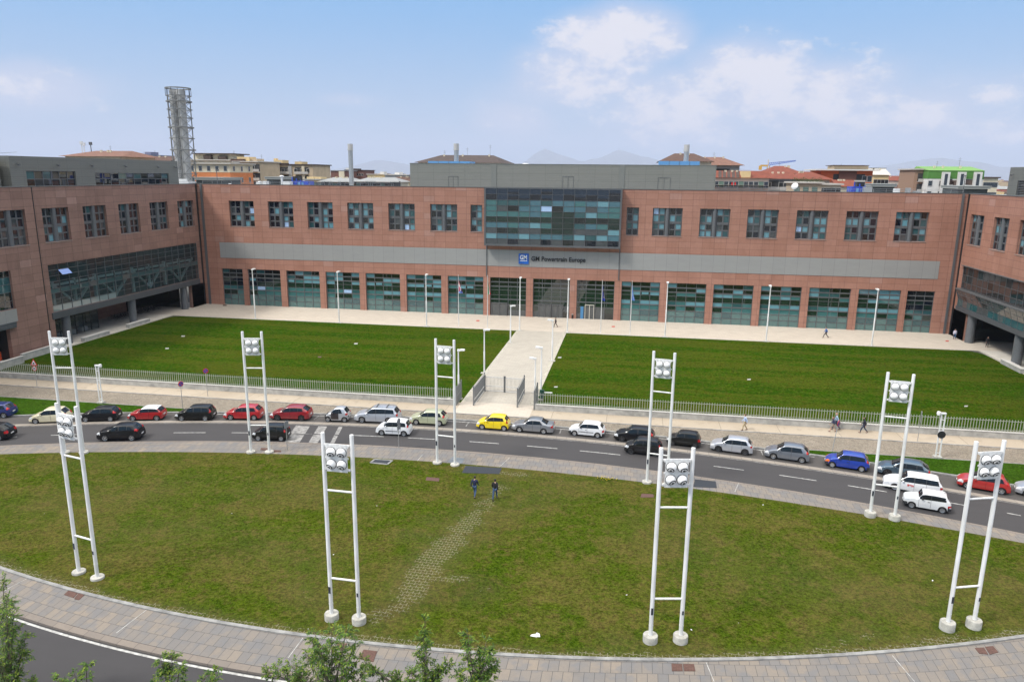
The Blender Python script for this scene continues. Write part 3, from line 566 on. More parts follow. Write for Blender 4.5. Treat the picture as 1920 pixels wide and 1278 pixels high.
o = b.build('frame', FGREY, gb); o.data.transform(Matrix.Translation(-main.location))
rows_ = ['000000000000', '000000000000', '344454553555', '581551551851', '333353224533', '222222221212', '553553224532', '812882228885', '555555545455', '880880818080']
rows_[3] = '381556155853'
b = MB()
for j in range(10):
    for k in range(12):
        c_ = rows_[j][k]; m_ = {'0': 0, '1': 1, '2': 2, '3': 3, '4': 4, '5': 5, '6': 6, '8': 8}[c_]
        if m_ == 5: m_ = 9 if rp.random() < .75 else 5
        pane(b, lambda u, z, d=0: (u, BY+.11-d, z), gx[k], gx[k+1], gz[j+1], gz[j], m_, .5)
o = b.build('glass', PANEL+[glass('slate blue glass', (.06, .15, .19))], gb); o.data.transform(Matrix.Translation(-main.location))
# sign: blue square emblem and lettering
sg = empty('sign', (-14.7, FD-.06, 10.9)); sg.parent = None
tag(sg, 'company sign with a blue square emblem and dark raised lettering above the entrance', 'sign')
b = MB(); b.box(-20.72, -18.86, FD-.22, FD-.052, 9.98, 11.88); b.build('emblem', mat('emblem blue', (.015, .12, .50), .4, var=.25, vscale=1.2), sg, world=True)
def text(body, size, x, y, z, m, parent, name='lettering', off=.012, ext=.03, sx=1.0, align='LEFT'):
    cu = bpy.data.curves.new('t', 'FONT'); cu.body = body; cu.size = size; cu.extrude = ext; cu.offset = off; cu.align_x = align
    t = bpy.data.objects.new('t', cu); col.objects.link(t); dg = bpy.context.evaluated_depsgraph_get(); me = bpy.data.meshes.new_from_object(t.evaluated_get(dg)); bpy.data.objects.remove(t)
    me.materials.clear(); me.materials.append(m)
    me.transform(Matrix.Translation(Vector((x, y, z))-parent.location) @ Matrix.Rotation(R(90), 4, 'X') @ Matrix.Diagonal((sx, 1, 1, 1)))
    o = bpy.data.objects.new(name, me); col.objects.link(o); o.parent = parent; return o
text('GM', 1.12, -20.50, FD-.25, 10.83, mat('pale letter', (.75, .80, .85), .5), sg, 'emblem_letters', sx=.80, off=.035)
b = MB(); b.box(-20.45, -19.15, FD-.25, FD-.223, 10.50, 10.60); b.build('emblem_underline', MATS['pale letter'], sg, world=True)
text('GM Powertrain Europe', 1.16, -18.42, FD-.16, 10.62, mat('black lettering', (.02, .02, .022), .5), sg, off=.018, ext=.06, sx=.905)
# penthouse on the roof
pent = MB(); pent.box(-41.9, 13.75, FD+2.2, FD+22, RZ-.5, 27.86)
po = pent.build('penthouse', CLAD_D, main, world=True)
b = MB(); b.box(-41.95, 13.8, FD+2.15, FD+22.05, 27.862, 27.95); 
for x in (-25.9, -2.6): b.box(x-.5, x+.5, FD+2.13, FD+2.198, RZ-.4, 27.85)
o = b.build('trim', mat('taupe metal trim', (.22, .225, .205), .5, metal=.3), po); o.data.transform(Matrix.Translation(-main.location))
for x, wd, h in ((-33.6, 1.9, 2.2), (-12.2, 2.0, 2.4), (4.9, 2.2, 2.35)):
    b = MB(); y = FD+2.17
    for (xa, xb, za, zb) in ((x-wd/2, x-wd/2+.05, RZ-.4, RZ+h-.3), (x+wd/2-.05, x+wd/2, RZ-.4, RZ+h-.3), (x-wd/2, x+wd/2, RZ+h-.3, RZ+h-.25), (x-.025, x+.025, RZ-.4, RZ+h-.3)): b.box(xa, xb, y-.02, y, za, zb)
    o = b.build('service_door', FGREY, po); o.data.transform(Matrix.Translation(-main.location))

# ------------------------------------------------------------------ wings
WXL, WXR = -84.3, 54.17
wing_w = [(94.6, 99.75), (102.7, 107.85), (110.8, 115.95), (118.9, 123.95), (127.0, 132.1)]
def wing(name, X, sgn, label, m):
    r = empty(name, (X, 110, 0)); tag(r, label, 'building'); nrm = (sgn, 0, 0); P = wplane((X, 0, 0), (0, 1, 0), nrm)
    return r, P
lw, PL = wing('wing_building', WXL, 1, 'brown stone wing on the left in painted shade with a glazed bridge storey on round pillars', STONE_L)
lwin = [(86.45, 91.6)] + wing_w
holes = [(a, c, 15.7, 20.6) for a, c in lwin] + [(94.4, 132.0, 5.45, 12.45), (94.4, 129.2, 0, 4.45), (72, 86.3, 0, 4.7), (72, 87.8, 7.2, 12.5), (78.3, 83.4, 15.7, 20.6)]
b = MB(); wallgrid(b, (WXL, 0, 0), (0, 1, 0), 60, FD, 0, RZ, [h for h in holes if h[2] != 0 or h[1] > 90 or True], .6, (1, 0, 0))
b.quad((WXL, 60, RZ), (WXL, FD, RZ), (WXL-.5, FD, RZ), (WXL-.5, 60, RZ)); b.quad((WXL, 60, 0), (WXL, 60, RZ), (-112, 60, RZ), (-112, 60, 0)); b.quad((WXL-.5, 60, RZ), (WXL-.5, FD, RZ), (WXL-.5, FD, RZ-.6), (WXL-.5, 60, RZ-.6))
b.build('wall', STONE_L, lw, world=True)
b = MB(); b.box(WXL-.5, WXL+.07, 60, FD-.1, RZ+.004, RZ+.10); b.build('coping', MATS['dark metal coping'], lw, world=True)
b = MB(); b.quad((WXL-.5, 60, RZ-.5), (WXL-.5, FD+28, RZ-.5), (-112, FD+28, RZ-.5), (-112, 60, RZ-.5)); b.build('roof', ROOFM, lw, world=True)
b = MB(); b.box(WXL-.0, WXL+.05, 93.2, 93.32, 0.6, RZ-.02); b.box(WXL-.1, WXL+.18, 133.15, 133.4, 0, RZ-.02); b.build('expansion_joint', BLACK, lw, world=True)
for a, c in lwin: upper_window(lw, PL, a, c, 15.7, 20.6, .12)
upper_window(lw, PL, 78.3, 83.4, 15.7, 20.6, .12)
b = MB()
for a, c in lwin: b.box(WXL-.02, WXL+.08, a-.08, c+.08, 15.60, 15.69)
b.build('sills', MATS['pale stone sill'], lw, world=True)
# glazed bridge storey
b = MB(); ys = np.linspace(94.4, 132.0, 20); zs = [12.45, 11.6, 10.75, 9.9, 8.9, 8.2, 7.3, 6.4, 5.45]
for y in ys: b.box(WXL-.22, WXL-.06, y-.03, y+.03, 5.45, 12.45)
for z in zs: b.box(WXL-.20, WXL-.08, 94.4, 132, z-.03, z+.03)
bf = b.build('glazed_bridge', FGREY, lw, world=True)
b = MB()
for i in range(19):
    for j in range(8):
        m_ = 0
        if j == 4: m_ = 1
        if j == 7 and i < 7: m_ = 2
        if (i, j) == (1, 1): b.quad((WXL-.1, ys[i], zs[j]-.05), (WXL-.1, ys[i+1], zs[j]-.05), (WXL+.55, ys[i+1]-.0, zs[j+1]+.1), (WXL+.55, ys[i]+.0, zs[j+1]+.1), m=3); continue
        pane(b, lambda u, z, d=0: (WXL-.14+d, u, z), ys[i], ys[i+1], zs[j+1], zs[j], m_, .6)
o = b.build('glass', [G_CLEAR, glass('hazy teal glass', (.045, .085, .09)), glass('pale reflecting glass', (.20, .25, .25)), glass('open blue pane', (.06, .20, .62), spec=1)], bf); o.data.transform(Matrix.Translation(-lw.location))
b = MB(); b.box(WXL-5.4, WXL-5.2, 94.4, 132, 5.4, 12.5); b.quad((WXL-.6, 94.4, 5.46), (WXL-.6, 132, 5.46), (WXL-5.2, 132, 5.46), (WXL-5.2, 94.4, 5.46)); b.quad((WXL-.6, 94.4, 12.44), (WXL-5.2, 94.4, 12.44), (WXL-5.2, 132, 12.44), (WXL-.6, 132, 12.44))
b.box(WXL-5.2, WXL-.62, 94.2, 94.39, 5.4, 12.5); b.box(WXL-5.2, WXL-.62, 132.01, 132.2, 5.4, 12.5); b.build('inner_wall', INTR, lw, world=True)
b = MB()
for k in range(4):
    y0 = 96+k*9.0; b.bar((WXL-1.2, y0, 5.5), (WXL-1.2, y0, 9.8), .45); b.bar((WXL-1.2, y0, 9.4), (WXL-1.2, y0+4.5, 5.7), .32); b.bar((WXL-1.2, y0+4.5, 5.7), (WXL-1.2, y0+9, 9.4), .32); b.bar((WXL-1.2, y0+4.5, 5.5), (WXL-1.2, y0+4.5, 9.8), .35)
b.bar((WXL-1.2, 94.5, 9.2), (WXL-1.2, 131.9, 9.2), .35)
b.build('truss', TRUSS, lw, world=True)
b = MB(); b.box(WXL-.3, WXL+.16, 94.0, 132.0, 4.45, 5.42); b.build('fascia', mat('slate grey fascia panel', (.085, .095, .105), .45, metal=.2, var=.08, vscale=.5), lw, world=True)
# undercroft behind the pillars
b = MB(); b.quad((WXL-.3, 94.4, 4.44), (WXL-.3, 129.2, 4.44), (-100, 129.2, 4.44), (-100, 94.4, 4.44)); b.build('soffit', mat('grey soffit', (.14, .14, .135), .8), lw, world=True)
b = MB(); b.box(-100.2, -100, 108, 135, 0, 4.44); b.box(-100, -96, 129.2, 129.6, 0, 4.44); b.box(-94.0, -93.8, 112, 122.6, 0, 4.44); b.box(WXL-.7, WXL-.0, 129.21, FD-.01, 0, 4.44); b.box(-100, WXL-.61, 94.0, 94.38, 0, 4.44); b.build('recess_wall', STONE_L, lw, world=True)
b = MB(); b.box(-96, -87.0, 129.0, 129.2, 0, 4.44); b.box(-93.9, -93.7, 122.6, 129.0, 0, 4.44)
o = b.build('glazed_door_wall', G_DARK, lw, world=True)
b = MB(); gx_ = -88.6; b.quad((gx_, 95, .05), (gx_, 108.5, .05), (gx_, 108.5, 4.43), (gx_, 95, 4.43)); b.quad((gx_, 108.5, .05), (-100, 108.5, .05), (-100, 108.5, 4.43), (gx_, 108.5, 4.43)); bfx = b.build('lobby_glass', G_CLEAR, lw, world=True)
b = MB()
for y in np.linspace(95, 108.5, 9): b.box(gx_-.03, gx_+.05, y-.04, y+.04, .05, 4.43)
for z in (1.3, 2.7): b.box(gx_-.02, gx_+.04, 95, 108.5, z-.03, z+.03)
o = b.build('frame', BLACK, bfx); o.data.transform(Matrix.Translation(-lw.location))
b = MB(); b.box(gx_-6, gx_-1.4, 97, 106, .08, .9); 
for k in range(3): b.box(gx_-1.2, gx_-.5, 100+k*2.6, 101.4+k*2.6, .08, .75, m=1)
b.build('lobby_furniture', [mat('dim grey counter', (.12, .13, .14), .6), mat('white lobby chairs', (.55, .6, .6), .6)], lw, world=True)
for Y in (97.3, 112.5, 127.55):
    b = MB(); b.cyl((-85.0, Y, .08), (-85.0, Y, 4.45), .62, n=24, caps=False); b.build('pillar', PILM, lw, smooth=True, world=True)
# left end: strip window, grey panel, dark opening
b = MB(); ysl = np.linspace(72, 87.8, 8)
for y in ysl: b.box(WXL-.45, WXL-.33, y-.04, y+.04, 7.2, 12.5)
for z in (7.25, 8.3, 9.5, 10.6, 11.6, 12.45): b.box(WXL-.44, WXL-.34, 72, 87.8, z-.03, z+.03)
f = b.build('window', FGREY, lw, world=True); b = MB()
for i in range(7):
    for j, (za, zb) in enumerate(((7.25, 8.3), (8.3, 9.5), (9.5, 10.6), (10.6, 11.6), (11.6, 12.45))): pane(b, lambda u, z, d=0: (WXL-.38+d, u, z), ysl[i], ysl[i+1], za, zb, rp.choice([0, 4, 4, 1]))
o = b.build('glass', PANEL, f); o.data.transform(Matrix.Translation(-lw.location))
b = MB(); b.box(WXL+.002, WXL+.10, 72, 87.8, 5.45, 7.19); b.build('spandrel_panel', CLAD, lw, world=True)
b = MB(); b.box(WXL-.0, WXL+.35, 72, 87.2, 4.7, 5.05); b.box(WXL-.0, WXL+.22, 72, 87.4, 5.052, 5.44); b.build('fascia', MATS['slate grey fascia panel'], lw, world=True)
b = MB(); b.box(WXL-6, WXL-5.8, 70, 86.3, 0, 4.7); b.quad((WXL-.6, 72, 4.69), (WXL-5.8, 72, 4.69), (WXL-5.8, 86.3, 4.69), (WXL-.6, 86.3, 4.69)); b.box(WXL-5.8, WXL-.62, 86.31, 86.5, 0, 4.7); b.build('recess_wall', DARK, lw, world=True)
# rooftop volume on the left wing
LVX = -91.0
b = MB(); wallgrid(b, (LVX, 0, 0), (0, 1, 0), 97.2, 138.3, RZ-.5, 28.0, [(100.1, 110.2, RZ-.1, 25.85), (114.7, 135.1, RZ-.1, 25.62)], .35, (1, 0, 0))
b.quad((LVX, 97.2, 28), (LVX, 138.3, 28), (-110, 138.3, 28), (-110, 97.2, 28)); b.quad((LVX, 97.2, RZ-.5), (LVX, 97.2, 28), (-110, 97.2, 28), (-110, 97.2, RZ-.5)); b.quad((LVX, 138.3, RZ-.5), (-110, 138.3, RZ-.5), (-110, 138.3, 28), (LVX, 138.3, 28)); b.box(-93, -92.8, 97.4, 138, RZ-.5, 27.5)
lv = b.build('rooftop_volume', CLAD_L, lw, world=True)
for a, c, zt, n in ((100.1, 110.2, 25.85, 6), (114.7, 135.1, 25.62, 10)):
    b = MB(); yy = np.linspace(a, c, n+1)
    for y in yy: b.box(LVX-.3, LVX-.18, y-.05, y+.05, RZ-.1, zt)
    for z in (RZ+.95, zt-.04): b.box(LVX-.29, LVX-.19, a, c, z-.05, z+.05)
    f = b.build('strip_window', FGREY, lv); f.data.transform(Matrix.Translation(-lw.location)); b = MB()
    for i in range(n):
        pane(b, lambda u, z, d=0: (LVX-.24+d, u, z), yy[i], yy[i+1], RZ+.95, zt, rp.choice([0, 1, 4]), 3); pane(b, lambda u, z, d=0: (LVX-.24+d, u, z), yy[i], yy[i+1], RZ-.1, RZ+.95, rp.choice([0, 0, 1]), 3)
    o = b.build('glass', PANEL, f); o.data.transform(Matrix.Translation(-lw.location))
b = MB()
for y in (98.5, 106.3, 113.8, 122.3, 131.5, 137.2): b.cyl((LVX, y, 26.9), (LVX+.35, y, 26.8), .05, n=8); b.box(LVX+.25, LVX+.6, y-.12, y+.12, 26.6, 26.85)
o = b.build('floodlights', FGREY, lv); o.data.transform(Matrix.Translation(-lw.location))
b = MB(); b.box(-108, -92.2, 90.8, 96.6, RZ-.5, 27.6); b.box(-108, -91.2, 80, 90, RZ-.5, 27.2); b.build('rooftop_volume', CLAD_L, lw, world=True)
b = MB(); b.box(-100, -97, 97.8, 100.5, 28.002, 28.9); b.bar((-95, 98.5, 28.3), (-93, 101, 28.6), .9, .05); b.build('roof_vents', STEEL, lw, world=True)

# right wing
rw, PR = wing('wing_building', WXR, -1, 'red stone wing on the right with a two tier glazed bay on round pillars', STONE)
rwin = [(102.6, 107.6), (110.8, 115.85), (118.95, 123.7), (127.0, 131.8)]
b = MB(); wallgrid(b, (WXR, 0, 0), (0, 1, 0), 60, FD, 0, RZ, [(a, c, 15.6, 20.45) for a, c in rwin]+[(90, 131.8, 5.4, 12.05), (90, 128.2, 0, 4.7)], .6, (-1, 0, 0))
b.quad((WXR, 60, RZ), (WXR+.5, 60, RZ), (WXR+.5, FD, RZ), (WXR, FD, RZ)); b.quad((WXR, 60, 0), (84, 60, 0), (84, 60, RZ), (WXR, 60, RZ)); b.quad((WXR+.5, 60, RZ), (WXR+.5, 60, RZ-.6), (WXR+.5, FD, RZ-.6), (WXR+.5, FD, RZ))
b.build('wall', STONE, rw, world=True)
b = MB(); b.box(WXR-.07, WXR+.5, 60, FD-.1, RZ+.004, RZ+.10); b.build('coping', MATS['dark metal coping'], rw, world=True)
b = MB(); b.quad((WXR+.5, 60, RZ-.5), (84, 60, RZ-.5), (84, FD+28, RZ-.5), (WXR+.5, FD+28, RZ-.5)); b.build('roof', ROOFM, rw, world=True)
b = MB(); b.box(WXR-.18, WXR+.1, 133.15, 133.4, 0, RZ-.02); b.build('expansion_joint', BLACK, rw, world=True)
for a, c in rwin: upper_window(rw, PR, a, c, 15.6, 20.45, .12)
b = MB()
for a, c in rwin: b.box(WXR-.08, WXR+.02, a-.08, c+.08, 15.50, 15.59)
b.build('sills', MATS['pale stone sill'], rw, world=True)
b = MB(); ys = np.linspace(90, 131.8, 24); 
for y in ys: b.box(WXR+.06, WXR+.16, y-.03, y+.03, 8.35, 12.0)
for z in (8.4, 9.4, 10.6, 12.0): b.box(WXR+.07, WXR+.15, 90, 131.8, z-.03, z+.03)
b.box(WXR-.35, WXR-.0, 90, 131.9, 12.06, 12.16); b.box(WXR-.75, WXR+.05, 90, 132.0, 8.15, 8.33)
for y in ys: b.bar((WXR-.66, y, 8.15), (WXR-.12, y, 6.5), .05); b.bar((WXR-.12, y, 6.5), (WXR-.12, y, 5.4), .05)
for z in (7.35, 6.5): b.bar((WXR-.12-(z-6.5)*.33, 90, z), (WXR-.12-(z-6.5)*.33, 131.8, z), .05)
bf = b.build('glazed_bay', FGREY, rw, world=True); b = MB()
for i in range(23):
    for (za, zb) in ((8.4, 9.4), (9.4, 10.6), (10.6, 12.0)): pane(b, lambda u, z, d=0: (WXR+.11+d, u, z), ys[i], ys[i+1], za, zb, rp.choice([0, 1, 1, 3]) if za > 9 else 1, .6)
    for (za, zb) in ((6.5, 7.35), (7.35, 8.15)): b.quad((WXR-.12-(za-6.5)*.33, ys[i], za), (WXR-.12-(za-6.5)*.33, ys[i+1], za), (WXR-.12-(zb-6.5)*.33, ys[i+1], zb), (WXR-.12-(zb-6.5)*.33, ys[i], zb), m=rp.choice([2, 2, 1]))
    pane(b, lambda u, z, d=0: (WXR-.11+d, u, z), ys[i], ys[i+1], 5.45, 6.5, rp.choice([4, 4, 2]), .6)
o = b.build('glass', [G_CLEAR, glass('brown grey glass', (.035, .033, .033)), glass('grey sloped glass', (.075, .080, .082)), G_DARK, G_TEAL2], bf); o.data.transform(Matrix.Translation(-rw.location))
b = MB(); b.box(WXR+4.6, WXR+4.8, 90, 132, 5.4, 12.1); b.box(WXR+.62, WXR+4.6, 131.81, 132, 5.4, 12.1); b.quad((WXR+.6, 90, 5.41), (WXR+4.6, 90, 5.41), (WXR+4.6, 131.8, 5.41), (WXR+.6, 131.8, 5.41)); b.build('inner_wall', INTR, rw, world=True)
b = MB(); b.box(WXR-.30, WXR+.3, 90, 131.9, 4.70, 5.42); b.build('fascia', MATS['slate grey fascia panel'], rw, world=True)
b = MB(); b.quad((WXR+.3, 90, 4.69), (70, 90, 4.69), (70, 128.2, 4.69), (WXR+.3, 128.2, 4.69)); b.build('soffit', MATS['grey soffit'], rw, world=True)
b = MB(); b.box(WXR, WXR+.9, 128.21, FD-.01, 0, 4.69); b.box(66, 66.3, 90, 133, 0, 4.69); b.box(62, 66, 118, 118.3, 0, 4.69); b.build('recess_wall', STONE, rw, world=True)
b = MB(); b.box(WXR+1, 66, 129.0, 129.2, .05, 4.69); b.build('glazed_door_wall', G_DARK, rw, world=True)
for Y in (97.0, 111.9, 127.2):
    b = MB(); b.cyl((WXR+.55, Y, .08), (WXR+.55, Y, 4.70), .66, n=24, caps=False); b.build('pillar', PILM, rw, smooth=True, world=True)
RVX = 61.5
p0 = at(1870, 340, 128)
b = MB(); wallgrid(b, (RVX, 0, 0), (0, 1, 0), 95, 137.5, RZ-.5, 28.0, [(98, 134.4, RZ-.1, 25.9)], .35, (-1, 0, 0))
b.quad((RVX, 95, 28), (82, 95, 28), (82, 137.5, 28), (RVX, 137.5, 28)); b.quad((RVX, 137.5, RZ-.5), (82, 137.5, RZ-.5), (82, 137.5, 28), (RVX, 137.5, 28)); b.quad((RVX, 95, RZ-.5), (RVX, 95, 28), (82, 95, 28), (82, 95, RZ-.5)); b.box(RVX+2, RVX+2.2, 96, 137, RZ-.5, 27.5)
rv = b.build('rooftop_volume', CLAD_L, rw, world=True)
b = MB()
for k in range(9): b.box(RVX+.08, RVX+.16, 98, 134.4, RZ+k*.26, RZ+.10+k*.26)
o = b.build('louvre', FGREY, rv); o.data.transform(Matrix.Translation(-rw.location))
b = MB(); b.quad((RVX+.3, 98, RZ-.1), (RVX+.3, 134.4, RZ-.1), (RVX+.3, 134.4, 25.9), (RVX+.3, 98, 25.9)); o = b.build('glass', G_NAVY, rv); o.data.transform(Matrix.Translation(-rw.location))
b = MB()
for y in (136, 130, 124): b.cyl((RVX, y, 26.9), (RVX-.35, y, 26.8), .05, n=8); b.box(RVX-.6, RVX-.25, y-.12, y+.12, 26.6, 26.85)
b.box(RVX+1.5, RVX+2.6, 131, 132.5, 28.002, 28.8); o = b.build('floodlights', FGREY, rv); o.data.transform(Matrix.Translation(-rw.location))
# ================================================================== THINGS
# ------------------------------------------------------------------ light masts
def light_mast(name, pL, pR, base_z, front, label, seed):
    a = Vector((*pL, 0)); c = Vector((*pR, 0)); mid = (a+c)/2; ang = math.atan2(c.y-a.y, c.x-a.x); hw = (c-a).length/2
    hw = .865
    r = empty('light_mast', (mid.x, mid.y, base_z), ang); tag(r, label, 'light mast', 'white twin pole light masts round the lawn')
    dh = {0: .14, 1: .40, 2: .42, 3: .5, 14: .4}.get(seed, .14)
    for sx in (-1, 1):
        b = MB(); b.lathe([(.0, -.05), (.42, -.05), (.42, dh-.03), (.40, dh), (0, dh)], (sx*hw, 0, 0), n=28); b.build('footing', CONC_M, r, smooth='auto')
        b = MB(); b.lathe([(.120, .04), (.120, 1.0), (.127, 1.0), (.127, 1.06), (.120, 1.06), (.117, 11.65), (.106, 11.70), (0, 11.72)], (sx*hw, 0, 0), n=20); p = b.build('pole', WHITE, r, smooth='auto')
        b = MB(); h = .42 if sx < 0 else .24; b.box(sx*hw-.07 if sx < 0 else sx*hw-.04, sx*hw+.06, -.128, -.10, 1.75, 1.75+h); b.build('sticker', STICK, p)
    for z in (2.70, 8.25):
        b = MB(); b.cyl((-hw+.12, 0, z), (hw-.12, 0, z), .062, n=12); b.build('crossbar', WHITE, r, smooth='auto')
    pn = MB(); pn.box(-.62, .62, -.20, -.14, 9.50, 11.14)
    for z in (9.65, 10.33, 11.0): pn.box(-.70, -.62, -.18, -.15, z-.05, z+.05); pn.box(.62, .70, -.18, -.15, z-.05, z+.05)
    for z in (9.60, 11.04): pn.box(-hw+.12, hw-.12, -.14, -.02, z-.05, z+.05)
    p = pn.build('lamp_panel', WHITE, r)
    rr = random.Random(seed)
    for sx in (-.31, .31):
        for z in (9.96, 10.68):
            b = MB(); R0 = .275; tx = rr.uniform(-.25, .25); ty = (.85 if front else .15)+rr.uniform(-.15, .15)
            b.lathe([(R0+.03, -.20), (R0+.03, -.222), (R0, -.235)], (sx, 0, z), axis='y', n=24, m=1)
            prof = [(R0*math.cos(t), -.23-R0*.92*math.sin(t)) for t in np.linspace(0, math.pi/2-.02, 9)]; b.lathe(prof, (sx, 0, z), axis='y', n=24)
            if front:     # the lamp mouth, aimed down at the lawn
                d = Vector((tx*1.4, -.86, -.52)).normalized(); u = d.cross(Vector((0, 0, 1))).normalized(); v = d.cross(u); i0 = len(b.v); nn = 18; c0 = Vector((sx, -.23, z))
                for k in range(nn):
                    t = 2*math.pi*k/nn; q = (d*.78+(u*math.cos(t)+v*math.sin(t))*.72).normalized()*(R0+.012); q.y *= .93; b.v.append(tuple(c0+q))
                q = d*(R0+.02); q.y *= .93; b.v.append(tuple(c0+q))
                for k in range(nn): b.f.append((i0+k, i0+(k+1) % nn, i0+nn)); b.m.append(2)
                for k in range(nn):   # rim of the mouth
                    pass
            b.build('lamp', [LAMPW, FGREY, LENS], p, smooth='auto')
    return r
CONC_M = mat('mast footing concrete', (.36, .35, .31), .85, var=.18, vscale=3, c2=(.42, .41, .37)); STICK = mat('dark sticker', (.03, .035, .05), .6, var=.5, vscale=9); LENS = mat('grey lamp mouth', (.055, .058, .062), .25, var=.15, vscale=4)
F_ = [((148, 1076), (184, 1087)), ((622, 1163), (674, 1170)), ((1219, 1205), (1275, 1205)), ((1776, 1182), (1823, 1178))]
lab = ['near white twin pole light mast at the left, overlapping the far left mast', 'near white light mast left of the worn path, rising behind the treetops', 'near white twin pole light mast right of the worn path', 'near white light mast at the far right edge of the round lawn']
for i, (a, c) in enumerate(F_): light_mast('m', gp(*a), gp(*c), .13, True, lab[i], i)
B_ = [((119, 851), (161, 851)), ((472, 850), (504, 850)), ((820, 870), (853, 874)), ((1215, 907), (1248, 912)), ((1632, 970), (1675, 976))]
lab = ['far white light mast leftmost in the far row, in front of the low wall', 'far white light mast beside the black car waiting near the zebra crossing', 'far white light mast in front of the pale green hatchback and the gate', 'far white twin pole mast in front of the black hatchbacks right of centre', 'far white twin pole mast in front of the white estate car']
for i, (a, c) in enumerate(B_): light_mast('m', gp(*a), gp(*c), .13, False, lab[i], 10+i)

# ------------------------------------------------------------------ street lamps
def tall_lamp(x, y, h, head, label, group, z0=.08, hl=.9):
    r = empty('street_lamp', (x, y, z0)); tag(r, label, 'street lamp', group)
    b = MB(); b.lathe([(.11, 0), (.11, h*.5), (.085, h*.5+.05), (.075, h)], n=12); b.build('pole', WHITE, r, smooth='auto')
    b = MB(); d = Vector(head); s = Vector((-d.y, d.x, 0)); z = h
    p = lambda u, v, w_: tuple(d*u+s*v+Vector((0, 0, w_)))
    for (u0, u1, v0, w0, w1) in ((-.12, .25, .12, z-.10, z+.12), (.25, hl, .19, z-.02, z+.15)):
        i = len(b.v); b.v += [p(u0, -v0, w0), p(u1, -v0, w0), p(u1, v0, w0), p(u0, v0, w0), p(u0, -v0, w1), p(u1, -v0, w1), p(u1, v0, w1), p(u0, v0, w1)]
        for f in [(0, 1, 5, 4), (1, 2, 6, 5), (2, 3, 7, 6), (3, 0, 4, 7), (4, 5, 6, 7), (3, 2, 1, 0)]: b.f.append(tuple(i+k for k in f)); b.m.append(0)
    b.build('lamp_head', LAMPW, r)
    b = MB(); b.box(-.45, .45, -.35, .35, -.02, .05); b.build('base_slab', CONC_M, r); return r
fl = [(-66.95, 'tall white lamp at the left end of the plaza, first from the left'), (-50.95, 'tall white lamp on the plaza edge, second from the left'), (-34.9, 'tall white lamp on the plaza edge left of the red and white flag'), (-18.5, 'tall white lamp at the left corner where the path meets the plaza'), (-10.35, 'tall white lamp at the right corner where the path meets the plaza'), (5.85, 'tall white lamp on the plaza edge right of the pale blue flag'), (21.95, 'tall white lamp on the plaza edge, second from the right'), (38.05, 'tall white lamp on the plaza edge, rightmost, near the walking man in blue')]
for x, l in fl: tall_lamp(x, 121.15, 8.95, (0, 1, 0), l, 'tall white lamps along the plaza edge')
for px, py, d, l in [(957, 643, 1, 'short white lamp on the left of the path, nearest the building'), (908, 700, 1, 'short white lamp on the left of the path beside the gate corner'), (860, 748, 1, 'short white lamp behind the left fence end near the gate'), (1035, 677, -1, 'short white lamp on the right of the path, nearest the building'), (1014, 742, -1, 'short white lamp on the right of the path above the green box')]:
    x, y = gp(px, py); tall_lamp(x, y, 5.9, (d, 0, 0), l, 'short white lamps along the path', .06, .75)
x, y = gp(1003, 737); tall_lamp(x, y, 4.3, (-1, 0, 0), 'lowest white lamp by the right fence end, next to the green box', 'short white lamps along the path', .06, .75)
def ladder_lamp(px, py, d, label, disc=False):
    x, y = gp(px, py); r = empty('street_lamp', (x, y, .12)); tag(r, label, 'street lamp', 'white twin post lamps on the verge')
    for s in (-.17, .17):
        b = MB(); b.box(s-.05, s+.05, -.05, .05, 0, 4.35); b.build('post', WHITE, r)
    b = MB()
    for z in (.5, 1.6, 2.7, 3.8): b.box(-.12, .12, -.03, .03, z-.03, z+.03)
    b.box(-.22, .22, -.1, .1, 4.35, 4.5); b.build('brace', WHITE, r)
    b = MB(); b.lathe([(0, -.22), (.16, -.17), (.19, 0), (.15, .16), (0, .2)], (d*.42, 0, 4.42), n=12); b.box(min(0, d*.4), max(0, d*.4), -.05, .05, 4.38, 4.46); b.build('lamp_head', LAMPW, r, smooth='auto')
    b = MB(); b.box(-.35, .35, -.3, .3, -.02, .18); b.build('base_slab', CONC_M, r)
    if disc:
        b = MB(); b.lathe([(0, -.02), (.36, -.02), (.36, .02), (0, .02)], (.05, -.09, 2.35), axis='y', n=20); b.build('disc_sign', BLACK, r); r.rotation_euler.z = R(0)
ladder_lamp(190, 757, 1, 'white twin post lamp on the left verge above the black hatchback'); ladder_lamp(1757, 860, -1, 'white twin post lamp with a dark round disc on the right verge', True)

# ------------------------------------------------------------------ flags
def flag(px, py, h, cols, label, seed, wd=.95, ln=2.6):
    x, y = gp(px, py); r = empty('flagpole', (x, y, .08)); tag(r, label, 'flag', 'flagpoles at the edge of the plaza')
    b = MB(); b.lathe([(.07, 0), (.07, 3), (.05, 6), (.035, h), (0, h+.03)], n=10); b.build('pole', WHITE, r, smooth='auto')
    b = MB(); nu, nv = 16, 22; rr = random.Random(seed); ph = rr.uniform(0, 6)
    for j in range(nv+1):
        v = j/nv
        for i in range(nu+1):
            u = i/nu; spread = .25+.75*math.sin(min(1, v*1.25)*1.45)
            X = .06+u*wd*spread*(.55+.25*v); Y = .20*math.sin(u*7.5+ph+v*2)*(.35+.65*v)*u**.4; Z = h-.55-v*ln-u*(1-v)*.9-u*.35*math.sin(v*3)
            b.v.append((X, Y, Z))
    for j in range(nv):
        for i in range(nu):
            q = j*(nu+1)+i; b.f.append((q, q+1, q+nu+2, q+nu+1)); b.m.append(cols((i+.5)/nu, (j+.5)/nv))
    b.build('flag', FLAGM, r, smooth=True)
fm = lambda n, c: mat(n, c, .8)
